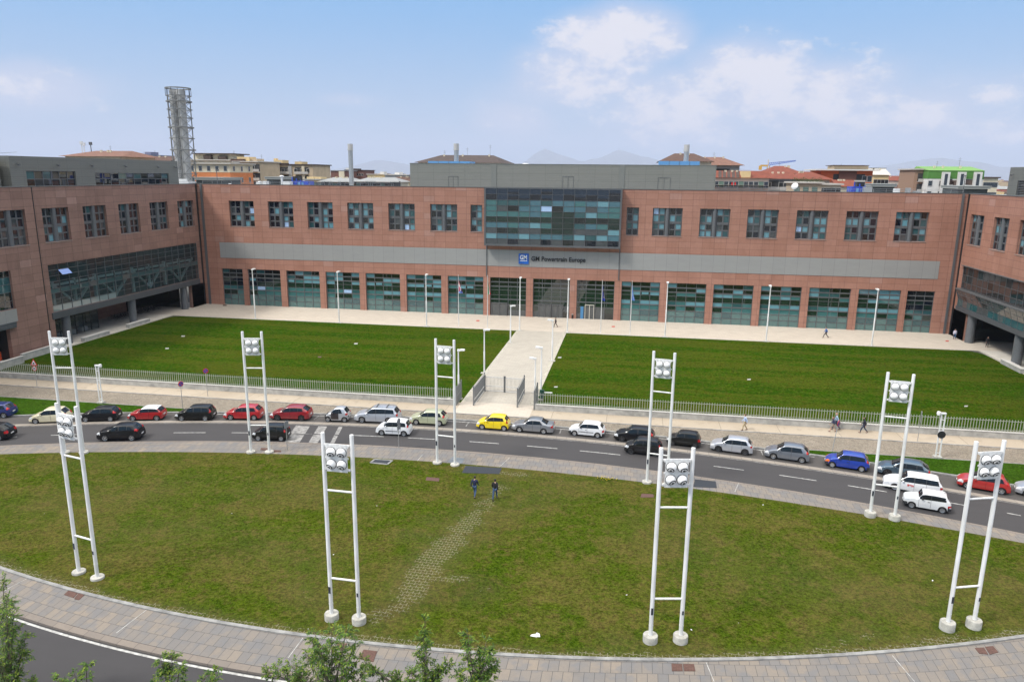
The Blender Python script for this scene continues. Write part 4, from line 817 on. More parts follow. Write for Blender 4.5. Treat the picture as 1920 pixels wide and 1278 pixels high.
FLAGM = [fm('flag red', (.60, .02, .035)), fm('flag white', (.75, .75, .76)), fm('flag blue', (.02, .05, .38)), fm('flag green', (.01, .25, .06)), fm('flag sky blue', (.16, .30, .70)), fm('flag gold', (.75, .55, .03)), fm('flag pale blue', (.05, .35, .75))]
flag(860, 612, 9.0, lambda u, v: 1 if abs(v-.42) < .07 or (abs(u-.45) < .10 and v < .8) else (4 if v > .88 or u > .90 else (2 if v < .1 or (v > .62 and .25 < u < .8) else 0)), 'flagpole with a limp red flag with a white cross and blue border', 1)
flag(914, 616, 9.2, lambda u, v: 3 if u < .33 else 1 if u < .66 else 0, 'flagpole with a limp green white and red tricolour', 5, .62, 2.7)
flag(1126, 625, 9.0, lambda u, v: 5 if any((u-.5-.27*math.cos(t))**2+((v-.5)*1.3-.33*math.sin(t))**2 < .0032 for t in np.linspace(0, 6.283, 13)[:-1]) else 2, 'flagpole with a limp dark blue flag with a ring of gold stars', 9, .62, 2.9)
flag(1181, 627, 9.0, lambda u, v: 1 if abs(u-.5-.1*math.sin(v*9)) < .13 and .3 < v < .8 else 4, 'flagpole with a limp pale blue flag with a white emblem', 12, .6, 2.7)

# ------------------------------------------------------------------ fences, gates, low walls
def fence(x0, x1, label):
    r = empty('fence', ((x0+x1)/2, WALLY+.3, .06)); tag(r, label, 'fence', 'picket fences on a concrete plinth')
    b = MB(); x = x0
    while x < x1-.01:
        e = min(x+6.0, x1); b.box(x+.01, e-.01, WALLY, WALLY+.32, .06, .78); x = e
    b.build('plinth', CONC, r, world=True)
    b = MB(); b.box(x0, x1, WALLY-.04, WALLY+.36, .782, .84); b.build('coping', mat('pale coping concrete', (.50, .49, .46), .8, var=.08, vscale=1), r, world=True)
    b = MB(); n = int((x1-x0)/.275)
    for i in range(n+1):
        x = x0+.05+i*(x1-x0-.1)/n; b.box(x-.022, x+.022, WALLY+.13, WALLY+.19, .84, 2.13, bottom=False)
    for z in (1.02, 1.95): b.box(x0, x1, WALLY+.195, WALLY+.225, z-.025, z+.025)
    b.build('railing', PICK, r, world=True)
fence(-83.5, -19.3, 'long grey picket fence on a concrete plinth left of the gate'); fence(-10.1, 66, 'long grey picket fence on a concrete plinth right of the gate')
DG = mat('grey gate steel', (.22, .23, .235), .45, metal=.5)
def grille(p0, p1, z0, z1, name, label, cat, n, slat=.05, rails=(.0, .35, 1.0), m=None, m2=None, group=None, post=True):
    p0 = Vector((*p0, 0)); p1 = Vector((*p1, 0)); r = empty(name, ((p0.x+p1.x)/2, (p0.y+p1.y)/2, z0)); tag(r, label, cat, group)
    d = (p1-p0).normalized(); b = MB()
    for i in range(n+1):
        q = p0+(p1-p0)*(i/n); b.bar((q.x, q.y, z0+.08), (q.x, q.y, z1), slat, .03)
    b.build('bars', m or DG, r, world=True)
    b = MB()
    for f in rails: z = z0+.1+(z1-z0-.2)*f; b.bar((p0.x, p0.y, z), (p1.x, p1.y, z), .06, .09)
    b.build('rails', m2 or PICK, r, world=True)
    if post:
        for q in (p0, p1):
            b = MB(); b.bar((q.x, q.y, z0), (q.x, q.y, z1+.12), .14, .14); b.build('post', DG, r, world=True)
gl = mat('pale gate bars', (.48, .46, .42), .5)
grille((-17.15, 84.8), (-14.75, 84.75), .07, 2.0, 'gate_leaf', 'left leaf of the closed entrance gate with pale vertical bars', 'gate', 14, .05, (0, .35, 1), gl, mat('white gate rail', (.6, .6, .58), .5), 'gate leaves across the path')
grille((-14.65, 84.75), (-12.35, 84.6), .07, 2.0, 'gate_leaf', 'right leaf of the closed entrance gate with pale vertical bars', 'gate', 14, .05, (0, .35, 1), gl, MATS['white gate rail'], 'gate leaves across the path')
grille((-17.25, 78.7), (-17.2, 84.65), .07, 2.35, 'gate_side_screen', 'grey slatted screen along the left side of the gate recess', 'screen', 44, .035, (.0, .28, 1), DG, MATS['white gate rail'], 'screens of the gate recess')
grille((-12.2, 78.9), (-12.25, 84.5), .07, 2.35, 'gate_side_screen', 'grey slatted screen along the right side of the gate recess', 'screen', 44, .035, (.0, .28, 1), DG, MATS['white gate rail'], 'screens of the gate recess')
grille((-19.2, 78.4), (-19.3, 81.2), .07, 2.3, 'fence_end_screen', 'short grey screen closing the left fence end beside the gate', 'screen', 16, .05, (0, .5, 1), DG, DG, 'screens at the fence ends')
grille((-10.2, 78.4), (-10.3, 81.8), .07, 2.3, 'fence_end_screen', 'short grey screen closing the right fence end beside the gate', 'screen', 16, .05, (0, .5, 1), DG, DG, 'screens at the fence ends')
def lowwall(name, label, cat, x0, x1, y0, y1, h, group=None):
    r = empty(name, ((x0+x1)/2, (y0+y1)/2, .06)); tag(r, label, cat, group)
    b = MB(); b.box(x0, x1, y0, y1, .06, h); b.build('wall', CONC, r, world=True); b = MB(); b.box(x0-.05, x1+.05, y0-.05, y1+.05, h+.002, h+.09); b.build('coping', MATS['pale coping concrete'], r, world=True)
lowwall('low_wall', 'low concrete wall along the foot of the left wing behind the lawn', 'low wall', -83.45, -83.15, 86.6, 94.5, .95)
lowwall('low_wall', 'low concrete wall at the far left behind the fence end', 'low wall', -82.6, -82.2, 79.0, 85.8, .95)
lowwall('bench', 'low concrete bench on the left arcade edge, nearer the street', 'bench', -84.0, -83.3, 98.7, 104.3, .62, 'concrete benches on the arcade edges')
lowwall('bench', 'low concrete bench on the left arcade edge beside the middle pillar', 'bench', -84.2, -83.45, 109.4, 114.8, .62, 'concrete benches on the arcade edges')
lowwall('bench', 'low concrete bench on the right arcade edge in front of a pillar', 'bench', 53.3, 54.0, 107.5, 113.2, .62, 'concrete benches on the arcade edges')
b = MB(); n = 22
for i in range(n):
    y0_ = 79.5+i*.31; b.quad((-86.2+.08*(i % 2), y0_, .1), (-86.2+.08*((i+1) % 2), y0_+.31, .1), (-86.25+.08*((i+1) % 2), y0_+.31, 1.25+.06*math.sin(i)), (-86.25+.08*(i % 2), y0_, 1.25+.06*math.sin(i-1)))
o = b.build('barrier_net', mat('orange safety net', (.75, .10, .02), .8)); tag(o, 'bright orange safety net behind the left end of the picket fence', 'safety net')

# ------------------------------------------------------------------ traffic signs and small posts
def disc(b, c, r_, nrm, m=0, n=20, th=.015):
    c = Vector(c); nrm = Vector(nrm).normalized(); b.cyl(c-nrm*th, c+nrm*th, r_, n=n, m=m)
SRED = mat('sign red', (.55, .02, .02), .5); SBLUE = mat('sign blue', (.02, .08, .35), .5); SWH = mat('sign white', (.75, .75, .75), .5); SGREY = mat('grey sign back', (.20, .21, .22), .6)
def post_sign(px, py, h, kind, ang, label, lean=0):
    x, y = gp(px, py); r = empty('traffic_sign', (x, y, .12), R(ang)); tag(r, label, 'traffic sign', 'traffic signs on thin posts'); r.rotation_euler.y = R(lean)
    b = MB(); b.cyl((0, 0, 0), (0, 0, h), .032, n=8); b.build('post', STEEL, r)
    if kind == 'tri':
        b = MB(); c = h-.35; b.quad((-.48, -.05, c-.42), (.48, -.05, c-.42), (0, -.05, c+.44)); b.quad((-.48, -.03, c-.42), (0, -.03, c+.44), (.48, -.03, c-.42)); b.build('triangle_plate', SRED, r)
        b = MB(); b.quad((-.32, -.055, c-.33), (.32, -.055, c-.33), (0, -.055, c+.24), m=0); b.quad((-.16, -.06, c-.26), (.16, -.06, c-.26), (.06, -.06, c-.05), (-.06, -.06, c-.05), m=1); b.build('triangle_symbol', [SWH, BLACK], r)
        b = MB(); disc(b, (0, -.05, h-1.15), .31, (0, 1, 0)); pl = b.build('round_plate', SRED, r); b = MB(); disc(b, (0, -.062, h-1.15), .24, (0, 1, 0)); b.build('round_face', SWH, pl)
        t = empty('tmp', (0, 0, 0)); o = text('30', .34, 0, -.085, h-1.27, BLACK, t, 'numerals', .01, .003, align='CENTER'); o.parent = pl; bpy.data.objects.remove(t)
    elif kind == 'nopark':
        b = MB(); disc(b, (0, -.05, h-.3), .31, (0, 1, 0)); pl = b.build('round_plate', SRED, r); b = MB(); disc(b, (0, -.062, h-.3), .24, (0, 1, 0)); b.build('round_face', SBLUE, pl)
        b = MB(); b.bar((-.18, -.085, h-.12), (.18, -.085, h-.48), .02, .07); b.build('slash', SRED, pl)
    elif kind == 'back':
        b = MB(); disc(b, (0, -.05, h-.33), .31, (0, 1, 0)); b.box(-.28, .28, -.06, -.04, h-1.15, h-.68); b.build('sign_plate', SGREY, r)
    elif kind == 'cross':
        b = MB(); b.box(-.33, .33, -.06, -.035, h-.7, h-.04); b.build('sign_plate', SGREY, r)
post_sign(70, 726, 3.45, 'tri', 0, 'red bordered triangle sign above a round 30 sign on the left sidewalk')
post_sign(390, 745, 3.45, 'nopark', 25, 'round no parking sign on the sidewalk by the plinth, behind the black hatchback')
post_sign(343, 768, 3.2, 'nopark', 62, 'round no parking sign on the cobbles just behind the black boxy hatchback')
post_sign(539, 846, 2.95, 'cross', 80, 'grey square sign seen almost edge on beside the zebra crossing')
post_sign(748, 843, 3.1, 'back', 76, 'grey sign plates seen from behind in front of the white small hatchback')
post_sign(1720, 829, 3.2, 'back', 70, 'grey sign seen almost edge on against the right fence')
post_sign(1560, 848, 3.1, 'nopark', 55, 'leaning red traffic sign behind the blue hatchback', 16)
x, y = gp(1011, 752); r = empty('control_box', (x, y, .07)); tag(r, 'dark green and grey control boxes on posts beside the right fence end', 'control box')
b = MB(); b.box(-.15, .45, .0, .4, 0, .25); b.build('plinth', CONC_M, r); b = MB(); b.box(.0, .55, .05, .35, .25, 1.3); b.build('cabinet', mat('dark green cabinet', (.015, .07, .05), .5), r); b = MB(); b.box(-.6, -.15, .05, .35, .1, 1.35); b.build('grey_cabinet', STEEL, r)
b = MB(); b.bar((.55, .2, 1.0), (1.5, .2, 1.0), .12, .14); b.build('arm', WHITE, r)
for px, l in ((989, 'small black bollard light beside the left entrance pier'), (1073, 'small black bollard light beside the right entrance pier')):
    x, y = gp(px, 594 if px < 1000 else 598); r = empty('bollard_light', (x, y, .08)); tag(r, l, 'bollard', 'bollard lights by the entrance'); b = MB(); b.cyl((0, 0, 0), (0, 0, .75), .14, n=12); b.build('body', BLACK, r); b = MB(); b.cyl((0, 0, .752), (0, 0, .9), .17, n=12); b.build('cap', STEEL, r)

# ------------------------------------------------------------------ flush plates, covers and litter
def plate(name, pts, m, label, cat, z, group=None, frame=None):
    P = [gp(*q, z) for q in pts]; cx = sum(p[0] for p in P)/4; cy = sum(p[1] for p in P)/4
    b = MB(); i = 0; P2 = [(x-cx, y-cy) for x, y in P]; b.prism(P2, -.02, .012)
    if frame:
        r = empty(name, (cx, cy, z)); tag(r, label, cat, group); b.build('panel', m, r)
        b = MB(); 
        for k in range(4): (xa, ya), (xb, yb) = P2[k], P2[(k+1) % 4]; b.bar((xa*1.03, ya*1.05, .012), (xb*1.03, yb*1.05, .012), .16, .05)
        b.build('frame', frame, r); return
    o = b.build(name, m); o.location = (cx, cy, z); tag(o, label, cat, group)
SKM = mat('slate skylight panel', (.035, .040, .048), .6, spec=.2)
plate('ground_skylight', [(866, 886), (936, 888), (941, 877), (873, 873)], SKM, 'dark glass ground panel above the two walking men', 'skylight', .14, 'dark ground panels at the lawn edge')
plate('ground_skylight', [(695, 867), (726, 870), (735, 863), (703, 861)], SKM, 'small dark ground panel with a pale frame left of the mast', 'skylight', .14, 'dark ground panels at the lawn edge', KERB)
plate('ground_skylight', [(1300, 912), (1344, 914), (1342, 902), (1303, 898)], SKM, 'dark ground panel behind the near right light mast', 'skylight', .14, 'dark ground panels at the lawn edge')
plate('ground_skylight', [(840, 866), (866, 869), (871, 859), (848, 856)], mat('pale blue grey plate', (.15, .17, .19), .7, spec=.2), 'pale blue grey plate in the pavement between the mast footings', 'floor plate', .125)
for pts, l in [([(120, 1114), (138, 1120), (148, 1108), (131, 1104)], 'left half of the rusty drain cover pair on the left pavement'), ([(139, 1122), (148, 1124), (161, 1112), (149, 1109)], 'right half of the rusty drain cover pair on the left pavement'),
               ([(628, 1217), (646, 1218), (651, 1206), (634, 1204)], 'rusty drain cover just left of the treetops on the near pavement'), ([(672, 1234), (700, 1240), (707, 1220), (682, 1217)], 'rusty square cover right of the big treetop'),
               ([(1260, 1257), (1280, 1257), (1279, 1244), (1259, 1243)], 'left half of the rusty cover pair below the near right mast'), ([(1283, 1257), (1304, 1257), (1301, 1244), (1281, 1244)], 'right half of the rusty cover pair below the near right mast'),
               ([(1836, 1224), (1853, 1226), (1845, 1213), (1828, 1214)], 'left half of the rusty cover pair at the lower right corner'), ([(1856, 1226), (1872, 1222), (1862, 1210), (1847, 1212)], 'right half of the rusty cover pair at the lower right corner'),
               ([(798, 900), (823, 902), (824, 896), (800, 894)], 'brown sunken cover in the lawn left of the walking men'), ([(1201, 932), (1226, 932), (1225, 926), (1203, 925)], 'brown sunken cover in the lawn right of centre'),
               ([(488, 843), (501, 844), (503, 840), (490, 839)], 'rusty cover in the pavement left of the second far mast pole'), ([(508, 847), (527, 847), (527, 844), (510, 843)], 'rusty cover in the pavement right of the second far mast'),
               ([(418, 573), (425, 573), (425, 571), (418, 571)], 'dark cover on the plaza near the left wing')]:
    plate('drain_cover', pts, RUST, l, 'drain cover', .135, 'rusty drain covers')
for px, py, l in [(896, 601, 'red cover on the plaza left of the path'), (1150, 612, 'red cover on the plaza right of the path'), (1776, 639, 'orange red cover on the plaza by the right wing')]:
    plate('floor_cover', [(px-3, py+1), (px+3, py+1), (px+3, py-1), (px-3, py-1)], mat('red cover', (.45, .06, .04), .7), l, 'floor cover', .085, 'red covers on the plaza')
for k, (px, py, l) in enumerate([(842, 746, 'pale lawn tile left of the gate'), (1042, 725, 'pale green lawn tile right of the gate'), (1049, 670, 'pale lawn tile beside the right path lamp'), (599, 669, 'brown bare cover in the left lawn'), (343, 630, 'white scrap near the top of the left lawn'), (313, 653, 'white scrap in the middle of the left lawn'), (667, 644, 'white scrap in the left lawn behind a mast'), (1811, 761, 'pale tile in the right lawn near the fence'), (1404, 711, 'pale spot cover in the right lawn')]):
    plate('lawn_tile', [(px-3.4, py+1), (px+3, py+1), (px+4, py-1), (px-2.4, py-1)], RUST if 'brown' in l else CONC_M, l, 'ground tile', .066, 'small tiles in the court lawns')
x, y = gp(1004, 1192, .13); b = MB(); b.quad((-.3, -.05, .02), (.1, -.1, .02), (.05, .1, .12), (-.25, .08, .03)); b.quad((.0, -.08, .03), (.28, -.04, .02), (.22, .1, .14), (.05, .12, .18)); o = b.build('paper_scrap', SWH); o.location = (x, y, .13); tag(o, 'crumpled white paper lying on the near lawn edge', 'litter')
rr = random.Random(5)
for i in range(16):
    px, py = rr.uniform(60, 1850), rr.uniform(900, 1190); x, y = gp(px, py, .13)
    if not (lawn_near(x)+.3 < y < lawn_far(x)-.3): continue
    b = MB(); s_ = rr.uniform(.025, .05); b.quad((-s_, -s_, .015), (s_, -s_*.6, .03), (s_*.7, s_, .05), (-s_*.8, s_*.7, .02)); o = b.build('litter_scrap', SWH); o.location = (x, y, .13); o.rotation_euler.z = rr.uniform(0, 6); tag(o, 'tiny white scrap of litter on the round lawn', 'litter', 'white scraps scattered on the round lawn')
yf = gp(1138, 900, .13); b = MB()
for i in range(34):
    a, d = rr.uniform(0, 6.28), rr.random()**.5; x, y = .9*d*math.cos(a), .3*d*math.sin(a); h = rr.uniform(.1, .3); b.bar((x, y, 0), (x+.02, y, h), .012, .012, m=1); b.box(x-.02, x+.02, y-.02, y+.02, h, h+.03)
o = b.build('wild_flowers', [mat('yellow petals', (.75, .55, .02), .8), STRIPG]); o.location = (yf[0], yf[1], .13); tag(o, 'small patch of yellow wild flowers on the lawn edge', 'flowers', kind='stuff')

# ------------------------------------------------------------------ cars
TYRE = mat('tyre rubber', (.015, .015, .016), .85); RIM = mat('alloy rim', (.50, .51, .52), .3, metal=.8); RIMD = mat('dark rim', (.09, .09, .095), .35, metal=.7); UNDER = mat('black underbody', (.008, .008, .008), .9)
CGL = mat('car window glass', (.010, .013, .015), .04, spec=.45); HL = mat('headlamp lens', (.62, .64, .66), .12); TL = mat('red tail lamp', (.42, .012, .012), .18); IND = mat('orange lamp lens', (.65, .16, .02), .2); BUMP = mat('dark grey bumper plastic', (.028, .029, .031), .6); PLATE = mat('number plate white', (.6, .6, .6), .5)
def paint(name, c, metal=.0, rough=.32): return mat('car paint '+name, c, rough, metal=metal, coat=.25 if sum(c) < .06 else .8, spec=.3 if sum(c) < .06 else .5)
def interp(pts, x):
    if x <= pts[0][0]: return pts[0][1]
    for (xa, za), (xb, zb) in zip(pts, pts[1:]):
        if x <= xb: return za+(zb-za)*((x-xa)/(xb-xa) if xb > xa else 1)
    return pts[-1][1]
wheel_cache = {}
def wheel_mesh(r_, rimm, kind):
    key = (round(r_, 3), rimm.name, kind)
    if key in wheel_cache: return wheel_cache[key]
    b = MB(); ri = r_*.66
    b.lathe([(ri, -.095), (r_*.93, -.10), (r_, -.07), (r_, .07), (r_*.93, .10), (ri, .095)], axis='y', n=28)
    t = b.build('t', TYRE, smooth='auto'); b = MB()
    b.lathe([(ri, -.094), (ri*.94, -.075), (ri*.90, -.03), (0, -.025)], axis='y', n=28, m=1 if kind != 'cap' else 0); b.lathe([(ri+.005, -.095), (ri+.002, -.10), (ri*.90, -.09), (ri*.88, -.05)], axis='y', n=28)
    b.lathe([(0, -.085), (ri*.2, -.083), (ri*.24, -.05)], axis='y', n=12)
    ns = {'five': 5, 'multi': 9, 'cap': 7, 'three': 3}[kind]
    for k in range(ns):
        a = 2*math.pi*k/ns; wd = {5: .05, 9: .028, 7: .055, 3: .11}[ns]; c, s = math.cos(a), math.sin(a)
        i = len(b.v)
        for (rr_, hw, y) in ((ri*.15, wd*.9, -.078), (ri*.9, wd*.6, -.086)):
            for sg_ in (-1, 1): b.v.append((rr_*c-sg_*hw*s, y, rr_*s+sg_*hw*c))
        b.f.append((i, i+1, i+3, i+2)); b.m.append(0)
    rm = b.build('r', [rimm, UNDER], smooth='auto'); wheel_cache[key] = (t.data, rm.data)
    bpy.data.objects.remove(t); bpy.data.objects.remove(rm); return wheel_cache[key]
def car(pF, S, pnt, label, rim='five', rimm=None, pR=None, ang=None, group='cars parked along the kerb', cat='car', wheelpx=True):
    L_, W_, H_, wb, fo = S['L'], S['W'], S['H'], S['wb'], S['fo']; hw = W_/2
    wr = S.get('wr', .30); cowl, cz, wt, re_, rb, rbz = S['cowl'], S['cz'], S['wt'], S['re'], S['rb'], S['rbz']; nz = S.get('nz', .68); tz = S.get('tz', .75); bz0, bz1 = S.get('bz0', .90), S.get('bz1', .98)
    prof = [(0, .34), (.015, .52), (.06, nz-.08), (.16, nz), (cowl*.6, (nz+cz)/2+.055), (cowl, cz), (wt, H_-.075), (wt+.25, H_-.02), ((wt+re_)/2, H_), (re_-.15, H_-.035), (re_, H_-.075), (rb, rbz)]
    prof += [(L_-.10, tz+.09), (L_-.03, tz)] if rb > L_-.45 else [(L_-.30, rbz+.0), (L_-.10, rbz-.04), (L_-.03, rbz-.16)]
    prof += [(L_-.005, .50), (L_, .34)]
    # smooth the profile a little and resample it by length
    fine = []
    for (xa, za), (xb, zb) in zip(prof, prof[1:]):
        n = max(1, int(math.hypot(xb-xa, zb-za)/.055))
        for k in range(n): fine.append((xa+(xb-xa)*k/n, za+(zb-za)*k/n))
    fine.append(prof[-1]); f2 = fine[:]
    for _ in range(2):
        f2 = [f2[0]]+[((f2[i-1][0]+2*f2[i][0]+f2[i+1][0])/4, (f2[i-1][1]+2*f2[i][1]+f2[i+1][1])/4) for i in range(1, len(f2)-1)]+[f2[-1]]
    wheels = (fo, fo+wb); ra = wr+.055; rings = []; nlo, nup, ntop = 8, 7, 6
    tumble = S.get('tum', .80)
    for (x, zt) in f2:
        df = max(0, .75-x)/.75; dr = max(0, .55-(L_-x))/.55; plan = 1-.22*df**2.2-.13*dr**2.4
        belt = bz0+(bz1-bz0)*min(1, max(0, (x-cowl)/(rb-cowl))); sh = min(belt, zt-.035); kk = min(1, max(0, (zt-belt)/.42))
        zl = .20+.06*df+.05*dr
        for xw in wheels:
            if abs(x-xw) < ra: zl = max(zl, wr+math.sqrt(ra*ra-(x-xw)**2)*1.0-.0)
        zl = min(zl, sh-.03); ring = []
        for i in range(nlo+1):
            z = zl+(sh-zl)*i/nlo; f = .955+.045*math.sin(min(1, max(0, (z-.15)/.5))*math.pi/2); f -= .035*max(0, (z-.62)/.35)**1.5
            for xw in wheels:
                if abs(x-xw) < ra+.10: f += .012*(1-abs(x-xw)/(ra+.10))
            ring.append((hw*plan*f, z))
        yb = ring[-1][0]; ye = yb*(.90+(tumble-.90)*kk); ze = sh+(zt-sh)*(.62+.30*kk)
        for i in range(1, nup+1):
            t = i/nup; ring.append((yb+(ye-yb)*(t+.10*kk*math.sin(t*math.pi)*-1), sh+(ze-sh)*t))
        for i in range(1, ntop+1):
            t = i/ntop; ring.append((ye*(1-t), ze+(zt-ze)*(1-(1-t)**2.4)))
        rings.append((x, ring))
    nr = nlo+nup+ntop+1; V = []; idx = {}
    for j, (x, ring) in enumerate(rings):
        for i, (y, z) in enumerate(ring):
            for sgn in ((-1, 1) if i < nr-1 else (1,)): idx[(j, i, sgn)] = len(V); V.append((x, y*sgn, z))
            if i == nr-1: idx[(j, i, -1)] = idx[(j, i, 1)]
    parts = {}
    def add(k, f): parts.setdefault(k, []).append(f)
    bp, cp, cpe = S['bp'], S.get('cp'), S['cpe']; tl0, tl1 = S.get('tl', (.72, .95)); dfront = S.get('df', cowl+.12); drear = S.get('dr', bp)
    for j in range(len(rings)-1):
        x = (rings[j][0]+rings[j+1][0])/2
        for i in range(nr-1):
            zc = (rings[j][1][i][1]+rings[j][1][i+1][1]+rings[j+1][1][i][1]+rings[j+1][1][i+1][1])/4
            yc = (rings[j][1][i][0]+rings[j][1][i+1][0])/2
            for sgn in (-1, 1):
                f = (idx[(j, i, sgn)], idx[(j+1, i, sgn)], idx[(j+1, i+1, sgn)], idx[(j, i+1, sgn)])
                f = tuple(dict.fromkeys(f)); side = 'L' if sgn < 0 else 'R'; k = 'body'
                up_ = nlo <= i < nlo+nup; top = i >= nlo+nup
                zedge = rings[j][1][nlo+nup][1]
                if up_ and i >= nlo and i < nlo+nup-1 and zedge > bz0+.12 and cowl+.18 < x < cpe-(zc-bz0)*S.get('cs', .5):
                    if abs(x-bp) < .045 or (cp and abs(x-cp) < .035): k = 'pillar'
                    else: k = 'win%s%d' % (side, 0 if x < bp else (1 if not cp or x < cp else 2))
                elif top and cowl+.10 < x < wt-.0 and yc < rings[j][1][nlo+nup][0]*.93: k = 'windscreen'
                elif top and re_+.03 < x < rb-.02 and yc < rings[j][1][nlo+nup][0]*.86: k = 'rear_window'
                elif x < .42 and nz-.17 < zc < nz+.05 and yc > hw*.50 and i >= 3 and (i < nlo+nup+1): k = 'hl'+side
                elif x > L_-S.get('tlx', .26) and tl0 < zc < tl1 and yc > hw*.60 and (i < nlo+nup+2): k = 'tl'+side
                elif x < .10 and .36 < zc < .50 and yc < hw*.62: k = 'grille'
                elif (x < .34 or x > L_-.26) and zc < .50 and S.get('bb'): k = 'bumper'
                elif i < nlo and zc > .30:
                    if dfront < x < bp: k = 'doorL1' if sgn < 0 else 'doorR1'
                    elif cp and bp < x < S.get('dr', cp) and not (abs(x-wheels[1]) < ra+.03 and zc < wr*2+.05): k = 'doorL2' if sgn < 0 else 'doorR2'
                    if k.startswith('door') and (abs(x-dfront) < .05 or abs(x-bp) < .035 or (cp and abs(x-S.get('dr', cp)) < .05)) : k = 'body'
                if S.get('roofm') and (top and wt-.02 < x < re_+.03 or (up_ and i == nlo+nup-1 and wt < x < re_)): k = 'roof'
                add(k, f)
    for end, key in ((0, 'body'), (len(rings)-1, 'body')):
        f = [idx[(end, i, 1)] for i in range(nr)]+[idx[(end, i, -1)] for i in range(nr-2, -1, -1)]; add('bumper' if S.get('bb') else key, tuple(f))
    # placement from the near side front wheel
    pf = Vector((*gp(*pF), 0))
    if ang is None: ang = math.degrees(math.atan2(gutter(pf.x+2.4)-gutter(pf.x), 2.4))
    a = R(ang); rot = Matrix.Rotation(a, 3, 'Z'); loc = pf-rot @ Vector((fo-L_/2, -hw+.10, 0))
    r = empty('car', (loc.x, loc.y, 0.012), a); tag(r, label, cat, group)
    NM = {'body': ('body', pnt), 'pillar': ('window_pillar', BLACK), 'windscreen': ('windscreen', CGL), 'rear_window': ('rear_window', CGL), 'grille': ('grille', UNDER), 'bumper': ('bumper', BUMP), 'roof': ('roof', S.get('roofm'))}
    bodyo = None
    for k in sorted(parts, key=lambda q: q != 'body'):
        fs = parts[k]
        nm, m = NM.get(k, (None, None))
        if k.startswith('win') and nm is None: nm, m = 'side_window', CGL
        elif k.startswith('hl'): nm, m = 'headlight', S.get('hlm', HL)
        elif k.startswith('tl'): nm, m = 'tail_light', TL
        elif k.startswith('door'): nm, m = 'door', pnt
        used = sorted(set(q for f in fs for q in f)); mp = {q: i for i, q in enumerate(used)}
        b = MB(); b.v = [(V[q][0]-L_/2, V[q][1], V[q][2]) for q in used]; b.f = [tuple(mp[q] for q in f) for f in fs]; b.m = [0]*len(fs)
        o = b.build(nm, m, r, smooth=True, fixn=(k == 'body'))
        if k == 'body': bodyo = o
        if k.startswith('door'):
            b = MB(); s_ = -1 if 'L' in k else 1; xh = (bp-.22 if k[-1] == '1' else S.get('dr', cp)-.28)-L_/2; b.box(xh, xh+.17, s_*(hw*.985), s_*(hw*.985)+s_*.03, .74, .775) if s_ > 0 else b.box(xh, xh+.17, -hw*.985-.03, -hw*.985, .74, .775); b.build('handle', BLACK if S.get('bb') else pnt, o)
    # seams round the doors
    b = MB()
    for s_ in (-1, 1):
        for x in [dfront, bp]+([S.get('dr', cp)] if cp else []):
            pts = []
            j = min(range(len(rings)), key=lambda q: abs(rings[q][0]-x))
            for (y, z) in rings[j][1][:nlo+1]: 
                if z > .27: pts.append((x-L_/2, s_*(y+.004), z))
            for p_, q_ in zip(pts, pts[1:]): b.bar(p_, q_, .014, .014)
    b.build('door_seams', UNDER, bodyo)
    if S.get('mould'):
        for s_ in (-1, 1):
            b = MB(); b.box(fo+.42-L_/2, fo+wb-.42-L_/2, s_*hw*1.0-.012, s_*hw*1.0+.014, .49, .55); b.build('side_moulding', BUMP, r)
    for s_ in (-1, 1):
        b = MB(); xm = cowl+.38-L_/2; b.lathe([(0, -.07), (.06, -.055), (.085, 0), (.06, .06), (0, .075)], (xm, s_*(hw+.07), bz0+.06), axis='y', n=10); b.box(xm-.03, xm+.05, min(s_*(hw-.06), s_*(hw+.04)), max(s_*(hw-.06), s_*(hw+.04)), bz0+.0, bz0+.04); b.build('mirror', BLACK if S.get('bb') else pnt, r, smooth='auto')
    b = MB(); b.box(.12-L_/2, L_/2-.12, -hw+.16, hw-.16, .17, .55)
    for xw in wheels: b.box(xw-L_/2-.36, xw-L_/2+.36, -hw+.13, hw-.13, .3, .66)
    b.build('underbody', UNDER, r)
    b = MB(); b.box(-L_/2-.012, -L_/2+.02, -.22, .22, .40, .50); b.build('number_plate', PLATE, r)
    b = MB(); zp = .62 if S.get('tz', .75) > .7 else .55; b.box(L_/2-.025, L_/2+.012, -.24, .24, zp-.09, zp+.02); b.build('number_plate', PLATE, r)
    tm, rm = wheel_mesh(wr, rimm or RIM, rim)
    for xw in wheels:
        for s_ in (-1, 1):
            o = bpy.data.objects.new('wheel', tm); col.objects.link(o); o.parent = r; o.location = (xw-L_/2, s_*(hw-.10), wr)
            q = bpy.data.objects.new('rim', rm); col.objects.link(q); q.parent = o
            if s_ > 0: q.rotation_euler.z = math.pi
            o.rotation_euler.y = random.uniform(0, 6)
    if S.get('rails'):
        for s_ in (-1, 1):
            b = MB(); b.bar((wt+.2-L_/2, s_*.60, H_+.03), (re_-.1-L_/2, s_*.60, H_+.02), .04, .04); b.build('roof_rail', RIM, r)
        for x in (wt+.5, re_-.8): b = MB(); b.bar((x-L_/2, -.62, H_+.05), (x-L_/2, .62, H_+.05), .06, .04); b.build('roof_bar', BLACK, r)
    if S.get('ant', 1): b = MB(); b.bar((re_-.25-L_/2, 0, H_-.06), (re_+.05-L_/2, 0, H_+.22), .012, .012); b.build('antenna', BLACK, r)
    return r
def A_(x, y, o=0): return (o+x/3.994, 730+y/3.994)
def ST(**k):
    d = dict(L=3.9, W=1.68, H=1.48, wb=2.46, fo=.78, cowl=.92, cz=.93, wt=1.62, re=3.40, rb=3.74, rbz=1.0, bp=2.05, cpe=3.45); d.update(k); return d
